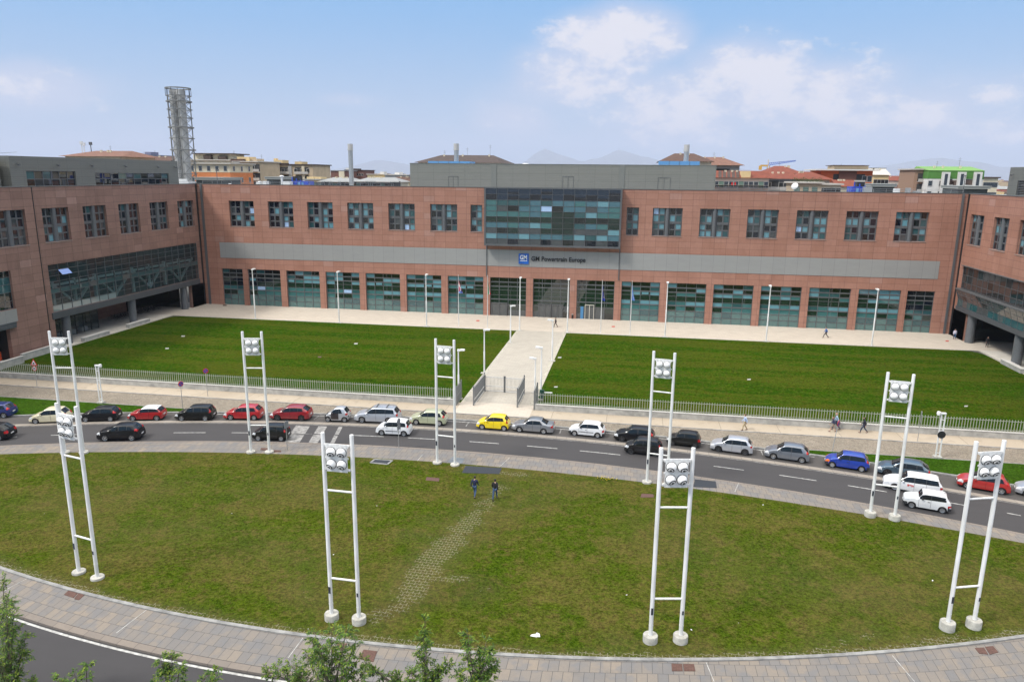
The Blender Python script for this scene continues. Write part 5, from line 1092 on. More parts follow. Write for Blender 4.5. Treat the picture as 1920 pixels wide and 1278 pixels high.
ypsilon = ST(L=3.78, W=1.70, H=1.53, wb=2.39, fo=.72, wt=1.60, re=3.15, rb=3.62, rbz=1.02, bp=2.25, cpe=3.25, tl=(.72, 1.05))
fiesta3 = ST(L=3.92, H=1.46, wb=2.49, fo=.76, re=3.35, rb=3.72, bp=2.3, cpe=3.42, tl=(.90, 1.25), tlx=.38)
mini = ST(L=3.63, W=1.69, H=1.41, wb=2.467, fo=.62, cowl=1.02, cz=.93, wt=1.55, re=3.12, rb=3.50, rbz=.96, bp=2.3, cpe=3.35, cs=.25, tum=.82, tl=(.68, .88))
fusion = ST(L=4.02, W=1.72, H=1.53, wb=2.485, fo=.80, cowl=1.0, cz=.98, wt=1.62, re=3.62, rb=3.90, rbz=1.05, bp=2.1, cp=2.95, dr=3.0, cpe=3.82, cs=.2, bz0=.97, bz1=1.02, tl=(.95, 1.3), tlx=.30)
punto5 = ST(L=4.03, W=1.69, H=1.49, wb=2.51, fo=.86, cowl=1.02, cz=.96, wt=1.70, re=3.45, rb=3.88, rbz=1.02, bp=2.12, cp=2.92, dr=3.0, cpe=3.62, tl=(.92, 1.28), tlx=.32)
punto3 = dict(punto5, cp=None, bp=2.40, cpe=3.45); punto3.pop('dr', None)
bravo = ST(L=4.34, W=1.79, H=1.49, wb=2.60, fo=.90, cowl=1.10, cz=.96, wt=1.85, re=3.60, rb=4.15, rbz=1.04, bp=2.30, cp=3.15, dr=3.2, cpe=3.78, bz1=1.05, tl=(.85, 1.05), tlx=.3, wr=.32)
smart = ST(L=2.50, W=1.51, H=1.54, wb=1.81, fo=.32, cowl=.50, cz=.98, wt=1.05, re=2.02, rb=2.38, rbz=1.0, bp=1.50, cpe=1.95, nz=.75, tl=(.80, 1.0), wr=.28, df=.62, ant=0)
journey = ST(L=4.88, W=1.86, H=1.68, wb=2.89, fo=.93, cowl=1.15, cz=1.05, wt=1.95, re=4.35, rb=4.70, rbz=1.12, bp=2.45, cp=3.45, dr=3.5, cpe=4.45, cs=.3, bz0=1.02, bz1=1.12, nz=.80, tl=(.85, 1.10), wr=.34, rails=1)
c107 = ST(L=3.43, W=1.63, H=1.465, wb=2.34, fo=.66, cowl=.80, cz=.93, wt=1.45, re=2.98, rb=3.28, rbz=1.0, bp=1.88, cp=2.62, dr=2.7, cpe=3.05, bz1=1.03, tl=(.80, 1.18), tlx=.24, wr=.28)
marea = ST(L=4.39, W=1.74, H=1.42, wb=2.54, fo=.88, cowl=1.18, cz=.92, wt=1.78, re=3.10, rb=3.72, rbz=.98, bp=2.25, cp=3.05, dr=3.1, cpe=3.35, cs=.9, tz=.8, tl=(.70, .90))
micra = ST(L=3.70, W=1.58, H=1.43, wb=2.36, fo=.66, cowl=.92, cz=.90, wt=1.42, re=3.20, rb=3.52, rbz=.95, bp=1.95, cp=None, cpe=3.2, tl=(.62, .82), wr=.28, bb=1, mould=1)
seic = ST(L=3.32, W=1.51, H=1.43, wb=2.20, fo=.60, cowl=.75, cz=.90, wt=1.22, re=2.92, rb=3.20, rbz=.93, bp=1.75, cpe=2.95, cs=.3, tl=(.68, .88), wr=.27, bb=1, mould=1, tum=.84)
polo = ST(L=3.97, W=1.68, H=1.46, wb=2.47, fo=.80, cowl=.98, cz=.94, wt=1.62, re=3.45, rb=3.80, rbz=1.0, bp=2.05, cp=2.85, dr=2.9, cpe=3.52, tl=(.78, .95), wr=.31)
oldpunto = ST(L=3.76, W=1.63, H=1.45, wb=2.45, fo=.66, cowl=.88, cz=.92, wt=1.45, re=3.28, rb=3.62, rbz=.97, bp=2.05, cpe=3.42, cs=.35, tl=(.85, 1.22), tlx=.28, wr=.28, bb=1)
wagon = ST(L=4.52, W=1.76, H=1.50, wb=2.63, fo=.92, cowl=1.12, cz=.95, wt=1.80, re=4.12, rb=4.38, rbz=1.02, bp=2.35, cp=3.2, dr=3.25, cpe=4.2, cs=.25, tl=(.72, .90), rails=0)
newpanda = ST(L=3.54, W=1.59, H=1.55, wb=2.30, fo=.66, cowl=.72, cz=1.0, wt=1.22, re=3.10, rb=3.40, rbz=1.02, bp=1.78, cp=2.58, dr=2.65, cpe=3.18, cs=.2, bz0=.95, bz1=1.0, nz=.78, tl=(.95, 1.35), tlx=.28, tum=.86, mould=1, wr=.29)
oldpanda = ST(L=3.41, W=1.50, H=1.44, wb=2.16, fo=.64, cowl=.98, cz=.92, wt=1.32, re=3.02, rb=3.30, rbz=.92, bp=1.95, cpe=3.05, cs=.35, nz=.80, tl=(.55, .72), tum=.90, bb=1, wr=.27)
juke = ST(L=4.14, W=1.77, H=1.57, wb=2.53, fo=.86, cowl=1.0, cz=1.05, wt=1.72, re=3.50, rb=3.95, rbz=1.12, bp=2.2, cp=3.0, dr=3.05, cpe=3.5, bz0=1.02, bz1=1.16, nz=.86, tl=(1.0, 1.2), tlx=.4, wr=.34)
PB = paint('black', (.008, .008, .010)); PK = paint('deep black', (.010, .010, .009))
car(A_(270, 257), ypsilon, paint('cream', (.66, .60, .42)), 'cream small hatchback parked at the left behind the twin mast', 'cap')
car(A_(645, 243), fiesta3, PB, 'black hatchback parked between the cream car and the red car with white roof', 'multi')
mini['roofm'] = paint('roof white', (.76, .77, .78))
car(A_(998, 235), mini, paint('red', (.34, .010, .012)), 'small red car with a white roof parked by the verge', 'multi')
car(A_(1362, 235), fusion, PK, 'black boxy five door hatchback parked at the end of the left verge', 'five')
car(A_(132, 228, 400), punto5, paint('bright red', (.38, .010, .015)), 'bright red hatchback behind the second far light mast', 'multi')
car(A_(482, 230, 400), bravo, paint('dark red', (.24, .010, .016)), 'dark red five door hatchback right of the bright red one', 'five', RIMD)
sm = car(A_(860, 240, 400), smart, paint('charcoal', (.025, .018, .018)), 'tiny two seat city car in black with silver frame', 'five')
for o in sm.children:
    if o.name.startswith('body'): o.data.materials[0] = paint('silver', (.50, .51, .53), .55)
car(A_(1115, 248, 400), journey, paint('ice silver', (.46, .49, .54), .45), 'large silver blue people carrier with black roof bars', 'five')
car(A_(1520, 262, 400), punto5, paint('pale green', (.46, .49, .33), .2), 'pale green hatchback behind the third far light mast', 'cap')
car(A_(415, 297, 800), c107, paint('yellow', (.83, .62, .01)), 'bright yellow small hatchback in front of the gate', 'cap')
car(A_(695, 318, 800), marea, paint('grey', (.27, .28, .30), .5), 'grey four door saloon parked right of the yellow car', 'three')
car(A_(1107, 345, 800), micra, paint('white', (.72, .73, .74)), 'white rounded hatchback with black side strips parked right of the grey saloon', 'cap', RIM)
car(A_(1462, 388, 800), punto3, PB, 'black hatchback parked behind the dark moving car right of centre', 'five', RIMD)
car(A_(240, 418, 1200), seic, PK, 'small boxy black hatchback with orange front lamps, left of the silver ones', 'cap', RIMD)
car(A_(585, 465, 1200), polo, paint('bright silver', (.50, .52, .56), .5), 'bright silver five door hatchback, leftmost of the silver and grey pair', 'multi', RIMD)
car(A_(997, 520, 1200), punto3, paint('steel grey', (.20, .22, .25), .5), 'steel grey hatchback parked left of the blue one', 'multi')
op = car(A_(1437, 582, 1200), dict(oldpunto, hlm=IND), paint('blue', (.012, .045, .33), .1), 'royal blue three door hatchback with black bumpers', 'cap')
car(A_(890, 645, 1440), bravo, paint('blue grey', (.085, .13, .17), .45), 'blue grey hatchback parked behind the white estate car', 'five', RIMD)
car(A_(1487, 740, 1440), dict(fiesta3, cp=2.95, bp=2.08, dr=3.0, tl=(.85, 1.15)), paint('brick red', (.36, .022, .018)), 'brick red hatchback behind the far right mast', 'five')
car((1925, 931), punto5, paint('cool silver', (.45, .47, .50), .5), 'silver car cut off by the right photo edge', 'five')
x_, y_ = gp(26, 792); 
car((-38, 784), punto5, paint('navy', (.015, .028, .14), .2), 'navy blue hatchback cut off by the left photo edge', 'five', ang=14)
mv = 'cars driving on the road'
car((-52, 826), dict(bravo, tl=(.7, .95)), PB, 'black car in the road cut off by the left photo edge', 'five', ang=12, group=mv)
def dash_ang(p): x = gp(*p)[0]; return math.degrees(math.atan2(dash_arc(x+2.5)-dash_arc(x), 2.5))
def mcar(p, *a, **k): return car(p, *a, ang=k.pop('ang', dash_ang(p)), group=mv, **k)
mcar(A_(790, 388), juke, PB, 'black rounded crossover driving alone in the left lane', rim='five')
mcar(A_(338, 383, 400), newpanda, PK, 'black tall hatchback driving past the second far mast towards the left', rim='cap')
mcar(A_(1262, 342, 400), newpanda, paint('clean white', (.75, .76, .77)), 'white tall hatchback driving beside the large silver people carrier', rim='cap')
mcar(A_(1528, 482, 800), newpanda, paint('matt black', (.016, .015, .015)), 'dark tall hatchback driving behind the fourth far mast', rim='five', rimm=RIMD)
wg = mcar(A_(945, 752, 1440), wagon, MATS['car paint clean white'], 'white estate car with a small red word on its door', rim='cap')
b = MB(); 
tmp = empty('tmp', (0, 0, 0)); o = text('iren', .30, -.42, -wagon['W']/2-.012, .60, mat('red lettering', (.6, .03, .03), .5), tmp, 'door_lettering', .012, .004); o.parent = wg; bpy.data.objects.remove(tmp)
mcar(A_(1072, 885, 1440), oldpanda, paint('chalk white', (.70, .71, .71)), 'old boxy white hatchback with black bumpers at the road edge', rim='cap')

# ------------------------------------------------------------------ people
SKIN = mat('skin', (.50, .30, .22), .6)
def skinmesh(verts, edges, rad, root=0, lv=1):
    me = bpy.data.meshes.new('s'); me.from_pydata(verts, edges, []); o = bpy.data.objects.new('s', me); col.objects.link(o)
    m = o.modifiers.new('k', 'SKIN'); m.use_smooth_shade = True
    for i, r_ in enumerate(rad):
        d = me.skin_vertices[0].data[i]; d.radius = (r_, r_) if isinstance(r_, (int, float)) else r_; d.use_root = (i == root)
    s = o.modifiers.new('u', 'SUBSURF'); s.levels = lv
    dg = bpy.context.evaluated_depsgraph_get(); out = bpy.data.meshes.new_from_object(o.evaluated_get(dg)); bpy.data.objects.remove(o); return out
def person(px, py, face, label, top, legs, hairc=(.02, .014, .01), h=1.75, stride=.30, arm=.22, bald=False, long_hair=False, bag=None, z0=.13, skirt=False, shorts=False, group='people walking', slim=1.0, phase=1):
    x, y = gp(px, py, z0); r = empty('person', (x, y, z0), R(face)); tag(r, label, 'person', group); k = h/1.75
    s = stride*phase; a = arm*phase
    J = {'pel': (0, 0, .95), 'wai': (0, .0, 1.10), 'che': (0, .02, 1.30), 'nek': (0, .03, 1.47), 'hed': (0, .05, 1.55), 'top': (0, .06, 1.66),
         'hL': (-.09, 0, .90), 'kL': (-.10, s*.62+.04, .50), 'aL': (-.10, s*.95, .10), 'fL': (-.10, s*.95+.15, .05),
         'hR': (.09, 0, .90), 'kR': (.10, -s*.35+.06, .49), 'aR': (.10, -s*1.0-.02, .14 if stride > .15 else .09), 'fR': (.10, -s*1.0+.12, .05),
         'sL': (-.19, .02, 1.42), 'eL': (-.25, -a*.45-.04, 1.13), 'wL': (-.25, -a*.9+.10, .89), 'gL': (-.25, -a+.13, .80),
         'sR': (.19, .02, 1.42), 'eR': (.25, a*.45-.04, 1.13), 'wR': (.25, a*.9+.10, .89), 'gR': (.25, a+.13, .80)}
    for q in J: J[q] = (J[q][0]*k*slim, J[q][1]*k, J[q][2]*k)
    def sk(names, E, rad): return skinmesh([J[n] for n in names], [(names.index(p), names.index(q)) for p, q in E], [rr_*k for rr_ in rad])
    n1 = ['pel', 'wai', 'che', 'nek', 'hed', 'hL', 'kL', 'aL', 'fL', 'hR', 'kR', 'aR', 'fR', 'sL', 'eL', 'wL', 'gL', 'sR', 'eR', 'wR', 'gR']
    me = sk(n1, [('pel', 'wai'), ('wai', 'che'), ('che', 'nek'), ('nek', 'hed'), ('pel', 'hL'), ('hL', 'kL'), ('kL', 'aL'), ('aL', 'fL'), ('pel', 'hR'), ('hR', 'kR'), ('kR', 'aR'), ('aR', 'fR'), ('che', 'sL'), ('sL', 'eL'), ('eL', 'wL'), ('wL', 'gL'), ('che', 'sR'), ('sR', 'eR'), ('eR', 'wR'), ('wR', 'gR')],
            [.10, .10, .12, .055, .05, .08, .055, .038, .035, .08, .055, .038, .035, .05, .038, .026, .022, .05, .038, .026, .022])
    # head with face, and five fingers per hand, joined into the same mesh
    b = MB(); hc = Vector((0, .055*k, 1.635*k)); nn = 12
    i0 = len(b.v)
    for j in range(9):
        t = math.pi*j/8
        for q in range(nn):
            f = 2*math.pi*q/nn; X = .078*math.sin(t)*math.cos(f); Y = .098*math.sin(t)*math.sin(f); Z = .118*math.cos(t)
            if Z < 0: X *= 1+Z*1.8; Y = Y*(1+Z*.8)+.012
            if math.sin(f) > .9 and j == 4: Y += .022
            b.v.append((hc.x+X*k, hc.y+Y*k, hc.z+Z*k))
    for j in range(8):
        for q in range(nn): b.f.append((i0+j*nn+q, i0+j*nn+(q+1) % nn, i0+(j+1)*nn+(q+1) % nn, i0+(j+1)*nn+q)); b.m.append(0)
    for sx in (-1, 1):
        b.box(sx*.028*k-.010*k, sx*.028*k+.010*k, hc.y+.088*k, hc.y+.096*k, hc.z+.012*k, hc.z+.022*k, m=1); b.box(sx*.080*k-.008*k, sx*.080*k+.008*k, hc.y-.02*k, hc.y+.015*k, hc.z-.03*k, hc.z+.03*k)
    b.box(-.022*k, .022*k, hc.y+.088*k, hc.y+.094*k, hc.z-.058*k, hc.z-.050*k, m=2)
    for sd_, g_ in ((-1, 'gL'), (1, 'gR')):
        G = Vector(J[g_])
        for q, ln in enumerate((.070, .080, .075, .060)):
            dy = (q-1.5)*.019*k; p0 = G+Vector((0, dy, -.0)); p1 = p0+Vector((-sd_*.006, .004, -ln*.55))*k; p2 = p1+Vector((-sd_*.016, .006, -ln*.45))*k; b.cyl(p0, p1, .010*k, .009*k, n=6); b.cyl(p1, p2, .009*k, .006*k, n=6)
        b.cyl(G+Vector((0, .022*k, .02*k)), G+Vector((-sd_*.012*k, .055*k, -.025*k)), .011*k, .008*k, n=6)
    bb = b.build('t', [SKIN, BLACK, mat('lips', (.35, .12, .10), .6)]); bm = bmesh.new(); bm.from_mesh(me); bm.from_mesh(bb.data); bm.to_mesh(me); bm.free(); bpy.data.objects.remove(bb)
    me.materials.clear()
    for m_ in (SKIN, BLACK, MATS['lips']): me.materials.append(m_)
    me.polygons.foreach_set('use_smooth', [True]*len(me.polygons)); o = bpy.data.objects.new('body', me); col.objects.link(o); o.parent = r
    def part(name, me_, c):
        me_.materials.clear(); me_.materials.append(mat('cloth %s' % (c,), c, .85, var=.12, vscale=12)); me_.polygons.foreach_set('use_smooth', [True]*len(me_.polygons)); o = bpy.data.objects.new(name, me_); col.objects.link(o); o.parent = r; return o
    J['hem'] = (0, 0, .90*k)
    n2 = ['wai', 'hem', 'che', 'nk', 'sL', 'eL', 'wL', 'sR', 'eR', 'wR']; J['nk'] = (0, .025*k, 1.43*k)
    part('shirt' if sum(top) > .6 else 'jacket', sk(n2, [('wai', 'hem'), ('wai', 'che'), ('che', 'nk'), ('che', 'sL'), ('sL', 'eL'), ('eL', 'wL'), ('che', 'sR'), ('sR', 'eR'), ('eR', 'wR')], [.135, .140, .155, .075, .075, .058, .042, .075, .058, .042]), top)
    J['k2L'] = (J['kL'][0], J['kL'][1]-.02, J['kL'][2]); n3 = ['pel', 'hL', 'kL', 'hR', 'kR'] if shorts else ['pel', 'hL', 'kL', 'aL', 'hR', 'kR', 'aR']
    e3 = [('pel', 'hL'), ('hL', 'kL'), ('pel', 'hR'), ('hR', 'kR')]+([] if shorts else [('kL', 'aL'), ('kR', 'aR')])
    part('trousers', sk(n3, e3, [.13, .10, .078, .10, .078] if shorts else [.13, .10, .075, .058, .10, .075, .058]), legs)
    for a_, f_ in (('aL', 'fL'), ('aR', 'fR')):
        b = MB(); A0, F0 = Vector(J[a_]), Vector(J[f_]); b.cyl(A0+Vector((0, -.05, -.05))*k, F0+Vector((0, .02, -.012))*k, .048*k, .036*k, n=10); b.build('shoe', BLACK, r, smooth='auto')
    if not bald:
        b = MB(); b.lathe([(0, .135), (.05, .128), (.085, .09), (.098, .03), (.096, -.03 if not long_hair else -.12), (.07, -.07 if not long_hair else -.24), (0, -.08 if not long_hair else -.26)], (0, 0, 0), n=14)
        o = b.build('hair', mat('hair %s' % (hairc,), hairc, .7), r, smooth=True); o.location = (0, hc.y-.022*k, hc.z); o.scale = (.92*k, 1.0*k, k)
    else:
        b = MB(); b.lathe([(.085, .02), (.088, -.02), (.075, -.06)], (0, 0, 0), n=14); o = b.build('hair', mat('grey hair', (.3, .28, .26), .7), r, smooth=True); o.location = (0, hc.y-.03*k, hc.z); o.scale = (k, k, k)
    if bag:
        b = MB(); b.box(.20*k, .32*k, -.22*k, .12*k, .80*k, 1.08*k); b.bar((.22*k, -.05, 1.08*k), (-.10*k, -.02, 1.46*k), .03, .01); b.build('bag', mat('bag %s' % (bag,), bag, .7), r)
    return r
JE = (.045, .085, .17); DK = (.012, .013, .018)
person(890, 931, -8, 'person in a dark navy jacket and blue jeans walking up the lawn, left of two', (.012, .018, .055), JE, h=1.82, phase=1)
person(928, 936, -3, 'person in a black jacket and blue jeans walking up the lawn, right of two', (.010, .010, .012), JE, h=1.78, phase=-1)
person(1042, 613, 88, 'person in black walking across the plaza at the head of the path', DK, DK, z0=.09)
person(1548, 633, 90, 'person in a blue shirt and dark trousers striding left across the plaza', (.05, .13, .36), (.04, .045, .06), h=1.82, stride=.42, z0=.09)
person(1789, 636, 175, 'person in a white shirt and jeans standing at the right wing corner', (.62, .60, .70), JE, stride=.08, arm=.1, z0=.09)
person(1850, 651, 170, 'person in black in the shade of the right arcade', (.010, .010, .012), (.03, .03, .035), stride=.12, z0=.09)
person(1396, 806, 95, 'person in a light blue shirt and beige trousers walking left on the sidewalk', (.42, .52, .72), (.42, .33, .20), hairc=(.10, .05, .03), z0=.15, stride=.25)
person(1561, 809, 80, 'person with red brown hair in a dark top and pale skirt beside the bald man', (.04, .05, .10), (.30, .25, .20), hairc=(.14, .05, .03), h=1.64, long_hair=True, z0=.15, shorts=True, bag=(.02, .02, .03), slim=.9)
person(1567, 805, 80, 'bald person in a light blue shirt and dark trousers carrying a dark bag', (.30, .42, .55), (.04, .055, .10), h=1.84, bald=True, z0=.15, bag=(.02, .03, .06), stride=.36)
person(1619, 811, 82, 'person with long black hair in dark clothes walking alone on the sidewalk', (.018, .02, .035), (.03, .04, .07), hairc=(.008, .007, .007), h=1.70, long_hair=True, z0=.15, stride=.36, bag=(.015, .02, .045), slim=.9)

# ------------------------------------------------------------------ bicycles in the left arcade
def bicycle(x, y, a):
    r = empty('bicycle', (x, y, .09), a)
    for wx in (-.52, .52):
        b = MB(); n = 18
        b.lathe([(.33, -.018), (.345, 0), (.33, .018), (.315, 0), (.33, -.018)], (wx, 0, .34), axis='y', n=n)
        for k in range(8): t = math.pi*k/8; b.bar((wx-.32*math.cos(t), 0, .34-.32*math.sin(t)), (wx+.32*math.cos(t), 0, .34+.32*math.sin(t)), .005, .005)
        b.build('wheel', TYRE, r)
    b = MB(); P = {'r': (-.52, 0, .34), 'b': (-.08, 0, .30), 's': (-.22, 0, .82), 'h': (.33, 0, .85), 'f': (.52, 0, .34)}
    for p, q in (('r', 'b'), ('r', 's'), ('b', 's'), ('b', 'h'), ('s', 'h'), ('h', 'f')): b.bar(P[p], P[q], .035, .035)
    b.build('frame', bikeM, r); b = MB(); b.bar((.33, 0, .85), (.30, 0, 1.0), .03, .03); b.bar((.30, -.28, 1.0), (.30, .28, 1.0), .03, .03); b.build('handlebar', BLACK, r)
    b = MB(); b.bar((-.22, 0, .82), (-.25, 0, .94), .03, .03); b.box(-.38, -.12, -.07, .07, .94, .99); b.build('saddle', BLACK, r); return r
bikeM = mat('dark bicycle paint', (.05, .05, .055), .4)
rr = random.Random(9); bk = bicycle(-90.6, 114.6, R(12))
tag(bk, 'dark bicycle in the packed row parked in the left arcade', 'bicycle', 'bicycles parked in the left arcade')
for i in range(1, 20):
    c = copy_tree(bk); c.location = (-90.5+rr.uniform(-.25, .25)+.02*i, 114.6+i*.62, .09); c.rotation_euler = (R(rr.uniform(-6, 6)), 0, R(rr.uniform(-8, 18)))
# ------------------------------------------------------------------ rooftop equipment of the main block
RFZ = RZ-.5
def roof_thing(name, px0, px1, pyt, Y, dep, label, cat, m, cornice=None, group=None, extra=None):
    a, c = at(px0, pyt, Y), at(px1, pyt, Y); zt = (a.z+c.z)/2; cx = (a.x+c.x)/2; w2 = (c.x-a.x)/2; r = empty(name, (cx, Y+dep/2, RFZ)); tag(r, label, cat, group); h = zt-RFZ
    b = MB(); ct = .55 if cornice else 0; b.box(-w2+(.25 if cornice else 0), w2-(.25 if cornice else 0), -dep/2, dep/2, 0, h-ct); b.build('body', m, r)
    if cornice: b = MB(); b.box(-w2, w2, -dep/2-.4, dep/2+.4, h-ct+.002, h-.12); b.box(-w2-.12, w2+.12, -dep/2-.55, dep/2+.55, h-.118, h); b.build('cornice', cornice, r)
    if extra: extra(r, w2, dep, h)
    return r
DGB = mat('dark green grey panel', (.045, .055, .055), .6); COR = mat('pale metal cornice', (.30, .31, .29), .5); WBX = mat('white roof equipment', (.62, .63, .63), .5); BLUEQ = mat('blue plant steel', (.02, .06, .42), .45); BLU2 = mat('light blue metal', (.10, .27, .52), .5)
def louv(r, w2, dep, h): b = MB(); [b.box(-w2*.2, w2*.75, -dep/2-.05, -dep/2-.003, .25+k*.28, .4+k*.28) for k in range(5)]; b.build('louvre', BLACK, r)
roof_thing('plant_room', 366, 420, 332.5, 146, 7, 'dark plant room with pale cornice beside the lattice flue tower', 'plant room', DGB, COR, 'plant rooms on the roof')
roof_thing('plant_room', 498, 533, 331.5, 148, 6, 'dark plant room with pale cornice left of the blue equipment', 'plant room', DGB, COR, 'plant rooms on the roof', louv)
roof_thing('plant_room', 1633, 1681, 344.5, 148, 6, 'dark plant room with pale cornice near the right blue equipment', 'plant room', DGB, COR, 'plant rooms on the roof', louv)
roof_thing('plant_room', 1795, 1856, 348.5, 146, 7, 'dark plant room with pale cornice in front of the green topped flats', 'plant room', DGB, COR, 'plant rooms on the roof')
def pipes(r, w2, dep, h): b = MB(); [b.bar((-w2+.4+k*.9, -dep/2-.1, 0), (-w2+.4+k*.9, -dep/2-.1, h+.8-.3*k), .16) for k in range(3)]; b.box(-w2*.2, w2*.5, -dep/2-.06, -dep/2-.003, .2, h*.8, m=1); b.build('pipes', [BLUEQ, BLU2], r)
roof_thing('cooling_unit', 545, 577, 339.5, 143, 3, 'blue cooling equipment on the left part of the roof', 'roof equipment', BLUEQ, None, 'blue equipment on the roof', pipes)
roof_thing('cooling_unit', 1597, 1619, 350, 143, 3, 'blue cooling equipment on the right part of the roof', 'roof equipment', BLUEQ, None, 'blue equipment on the roof', pipes)
roof_thing('black_duct', 549, 559, 331, 145, 2, 'black duct box standing on the left blue equipment', 'duct', BLACK); roof_thing('black_duct', 1608, 1622, 341, 145, 2, 'black duct box standing on the right blue equipment', 'duct', BLACK)
for px0, px1, py, l in [(480, 486, 341, 'small white vent box left of the pair'), (492, 499, 339.5, 'white vent box beside the left plant room'), (530, 544, 340, 'white sloping hood left of the blue equipment'), (1621, 1636, 350.5, 'silver hood right of the right blue equipment'), (1679, 1688, 353.5, 'white vent box right of the right plant room'), (1702, 1708, 352.5, 'narrow grey vent box on the right roof'), (1716, 1727, 358.5, 'low grey vent behind the patched stone panel')]:
    roof_thing('roof_vent', px0, px1, py, 141, 1.2, l, 'roof vent', WBX if 'white' in l else STEEL, None, 'vents on the roof')
for px, py, rr_, l in [(431, 344, .75, 'low white dome left of the vents'), (487, 339.5, .45, 'small white dome behind the vents'), (528, 328.5, .45, 'white ball on the left plant room'), (1733, 360.5, .9, 'low white dome in front of the green topped flats'), (985, 306, 1.2, 'low white dome on the penthouse roof')]:
    q = at(px, py, 143 if px < 900 or px > 1200 else 146); b = MB(); b.lathe([(rr_*math.cos(t), rr_*.6*math.sin(t)) for t in np.linspace(0, 1.55, 7)], (0, 0, 0), n=14); b.cyl((0, 0, -max(.1, q.z-rr_*.6-RFZ if q.z < 28 else .4)), (0, 0, 0), rr_*.5, n=10)
    o = b.build('roof_dome', WBX, smooth='auto'); o.location = (q.x, q.y, q.z-rr_*.6); tag(o, l, 'roof dome', 'white domes on the roof')
# satellite dish
q = at(1490, 350, 139); r = empty('satellite_dish', (q.x, 139, RFZ)); tag(r, 'large white satellite dish on the roof edge right of centre', 'satellite dish')
b = MB(); b.lathe([(.62*math.sin(t), -.2*math.cos(t)) for t in np.linspace(0, 1.5, 8)], (0, 0, 0), axis='y', n=20); o = b.build('dish', WBX, r, smooth=True); o.location = (0, 0, q.z-RFZ+.1); o.rotation_euler = (R(-25), 0, R(-35)); b = MB(); b.bar((0, .2, 0), (0, .2, q.z-RFZ), .1); b.build('mast', STEEL, r)
q = at(406, 319, 142); r = empty('roof_lamp_post', (q.x, 142, RFZ)); tag(r, 'thin dark lamp post on the left roof', 'lamp post'); b = MB(); b.bar((0, 0, 0), (0, 0, q.z-RFZ), .1); b.build('pole', FGREY, r); b = MB(); b.box(-.1, .5, -.15, .15, q.z-RFZ, q.z-RFZ+.15); b.build('lamp', FGREY, r)
q = at(1810, 330, 137); r = empty('roof_lamp_post', (q.x, 137, RFZ)); tag(r, 'thin dark lamp post above the right corner gutter', 'lamp post'); b = MB(); b.bar((0, 0, 0), (0, 0, q.z-RFZ), .1); b.build('pole', FGREY, r); b = MB(); b.box(-.25, .25, -.15, .15, q.z-RFZ, q.z-RFZ+.12); b.build('lamp', FGREY, r)
# round chimneys
for px, pyt, zb, l in [(656.5, 270, RFZ, 'round grey steel chimney on the left roof'), (855.5, 269.5, 27.9, 'round grey steel chimney rising above the dark hipped roof on the left'), (1288, 271.5, 27.9, 'round grey steel chimney in front of the brown hipped roof')]:
    Y = 148; q = at(px, pyt, Y); r = empty('chimney', (q.x, Y, zb)); tag(r, l, 'chimney', 'round steel chimneys on the roof'); h = q.z-zb
    b = MB(); b.cyl((0, 0, 0), (0, 0, h-1.15), .47, n=20); b.build('flue', STEEL, r, smooth='auto'); b = MB(); b.cyl((0, 0, h-1.2), (0, 0, h), .53, n=20); b.cyl((0, 0, h-1.3), (0, 0, h-1.15), .58, n=20); b.build('cap', mat('pale steel', (.52, .50, .47), .5, metal=.4), r, smooth='auto')
for px0, px1, l in [(803, 881, 'light blue screen on the penthouse roof in front of the left dark roof'), (1236, 1312, 'light blue screen on the penthouse roof in front of the brown hipped roof')]:
    a, c = at(px0, 302, 147), at(px1, 304, 147); b = MB(); b.box(-(c.x-a.x)/2, (c.x-a.x)/2, -.2, 5, 0, (a.z+c.z)/2-27.9); 
    for k in range(1, 4): b.box(-(c.x-a.x)/2+k*(c.x-a.x)/4-.03, -(c.x-a.x)/2+k*(c.x-a.x)/4+.03, -.24, -.203, 0, (a.z+c.z)/2-27.9, m=1)
    o = b.build('blue_screen', [BLU2, FGREY]); o.location = ((a.x+c.x)/2, 147, 27.96); tag(o, l, 'roof screen', 'light blue screens on the penthouse')
# lattice flue tower
TY = 165; q0 = at(349, 347, TY); q1 = at(334, 166, TY); TR = 2.75; TH = q1.z-RFZ; tx = at(345, 300, TY).x
r = empty('flue_tower', (tx, TY, RFZ)); tag(r, 'tall flue tower of grey pipes inside a round steel lattice', 'flue tower')
for dx, dy in ((-1.05, -.5), (1.0, -.7), (0, 1.1)):
    b = MB(); b.cyl((dx, dy, 0), (dx, dy, TH-.4), .86, n=22); b.build('flue', mat('flue steel', (.44, .44, .43), .6, metal=.1, var=.10, vscale=.7), r, smooth='auto')
b = MB(); lv_ = [0, 2.3, 5.0, 7.9, 10.6, 13.1, 15.3, 17.2, 19.0, 20.3, TH]; n = 12; zsc = TH/22.0
lv_ = [z*zsc for z in lv_[:-1]]+[TH]
for j, z in enumerate(lv_):
    pts = [(TR*math.cos(2*math.pi*k/n), TR*math.sin(2*math.pi*k/n), z) for k in range(n)]; th = .26 if j in (3, 5, 8, 10) else .15
    for k in range(n): b.bar(pts[k], pts[(k+1) % n], th, th)
for j in range(len(lv_)-2):
    for k in range(n):
        p = lambda kk, z: (TR*math.cos(2*math.pi*(kk % n)/n), TR*math.sin(2*math.pi*(kk % n)/n), z)
        if k % 2 == 0: b.bar(p(k, lv_[j]), p(k, lv_[j+1]), .11); b.bar(p(k, lv_[j]), p(k+2, lv_[j+1]), .09); b.bar(p(k+2, lv_[j]), p(k, lv_[j+1]), .09)
        if j == len(lv_)-3 or j == len(lv_)-4: b.bar(p(k, lv_[-2]), p(k, lv_[-1]), .08)
b.build('lattice', mat('lattice steel', (.20, .20, .19), .6, metal=.1), r)
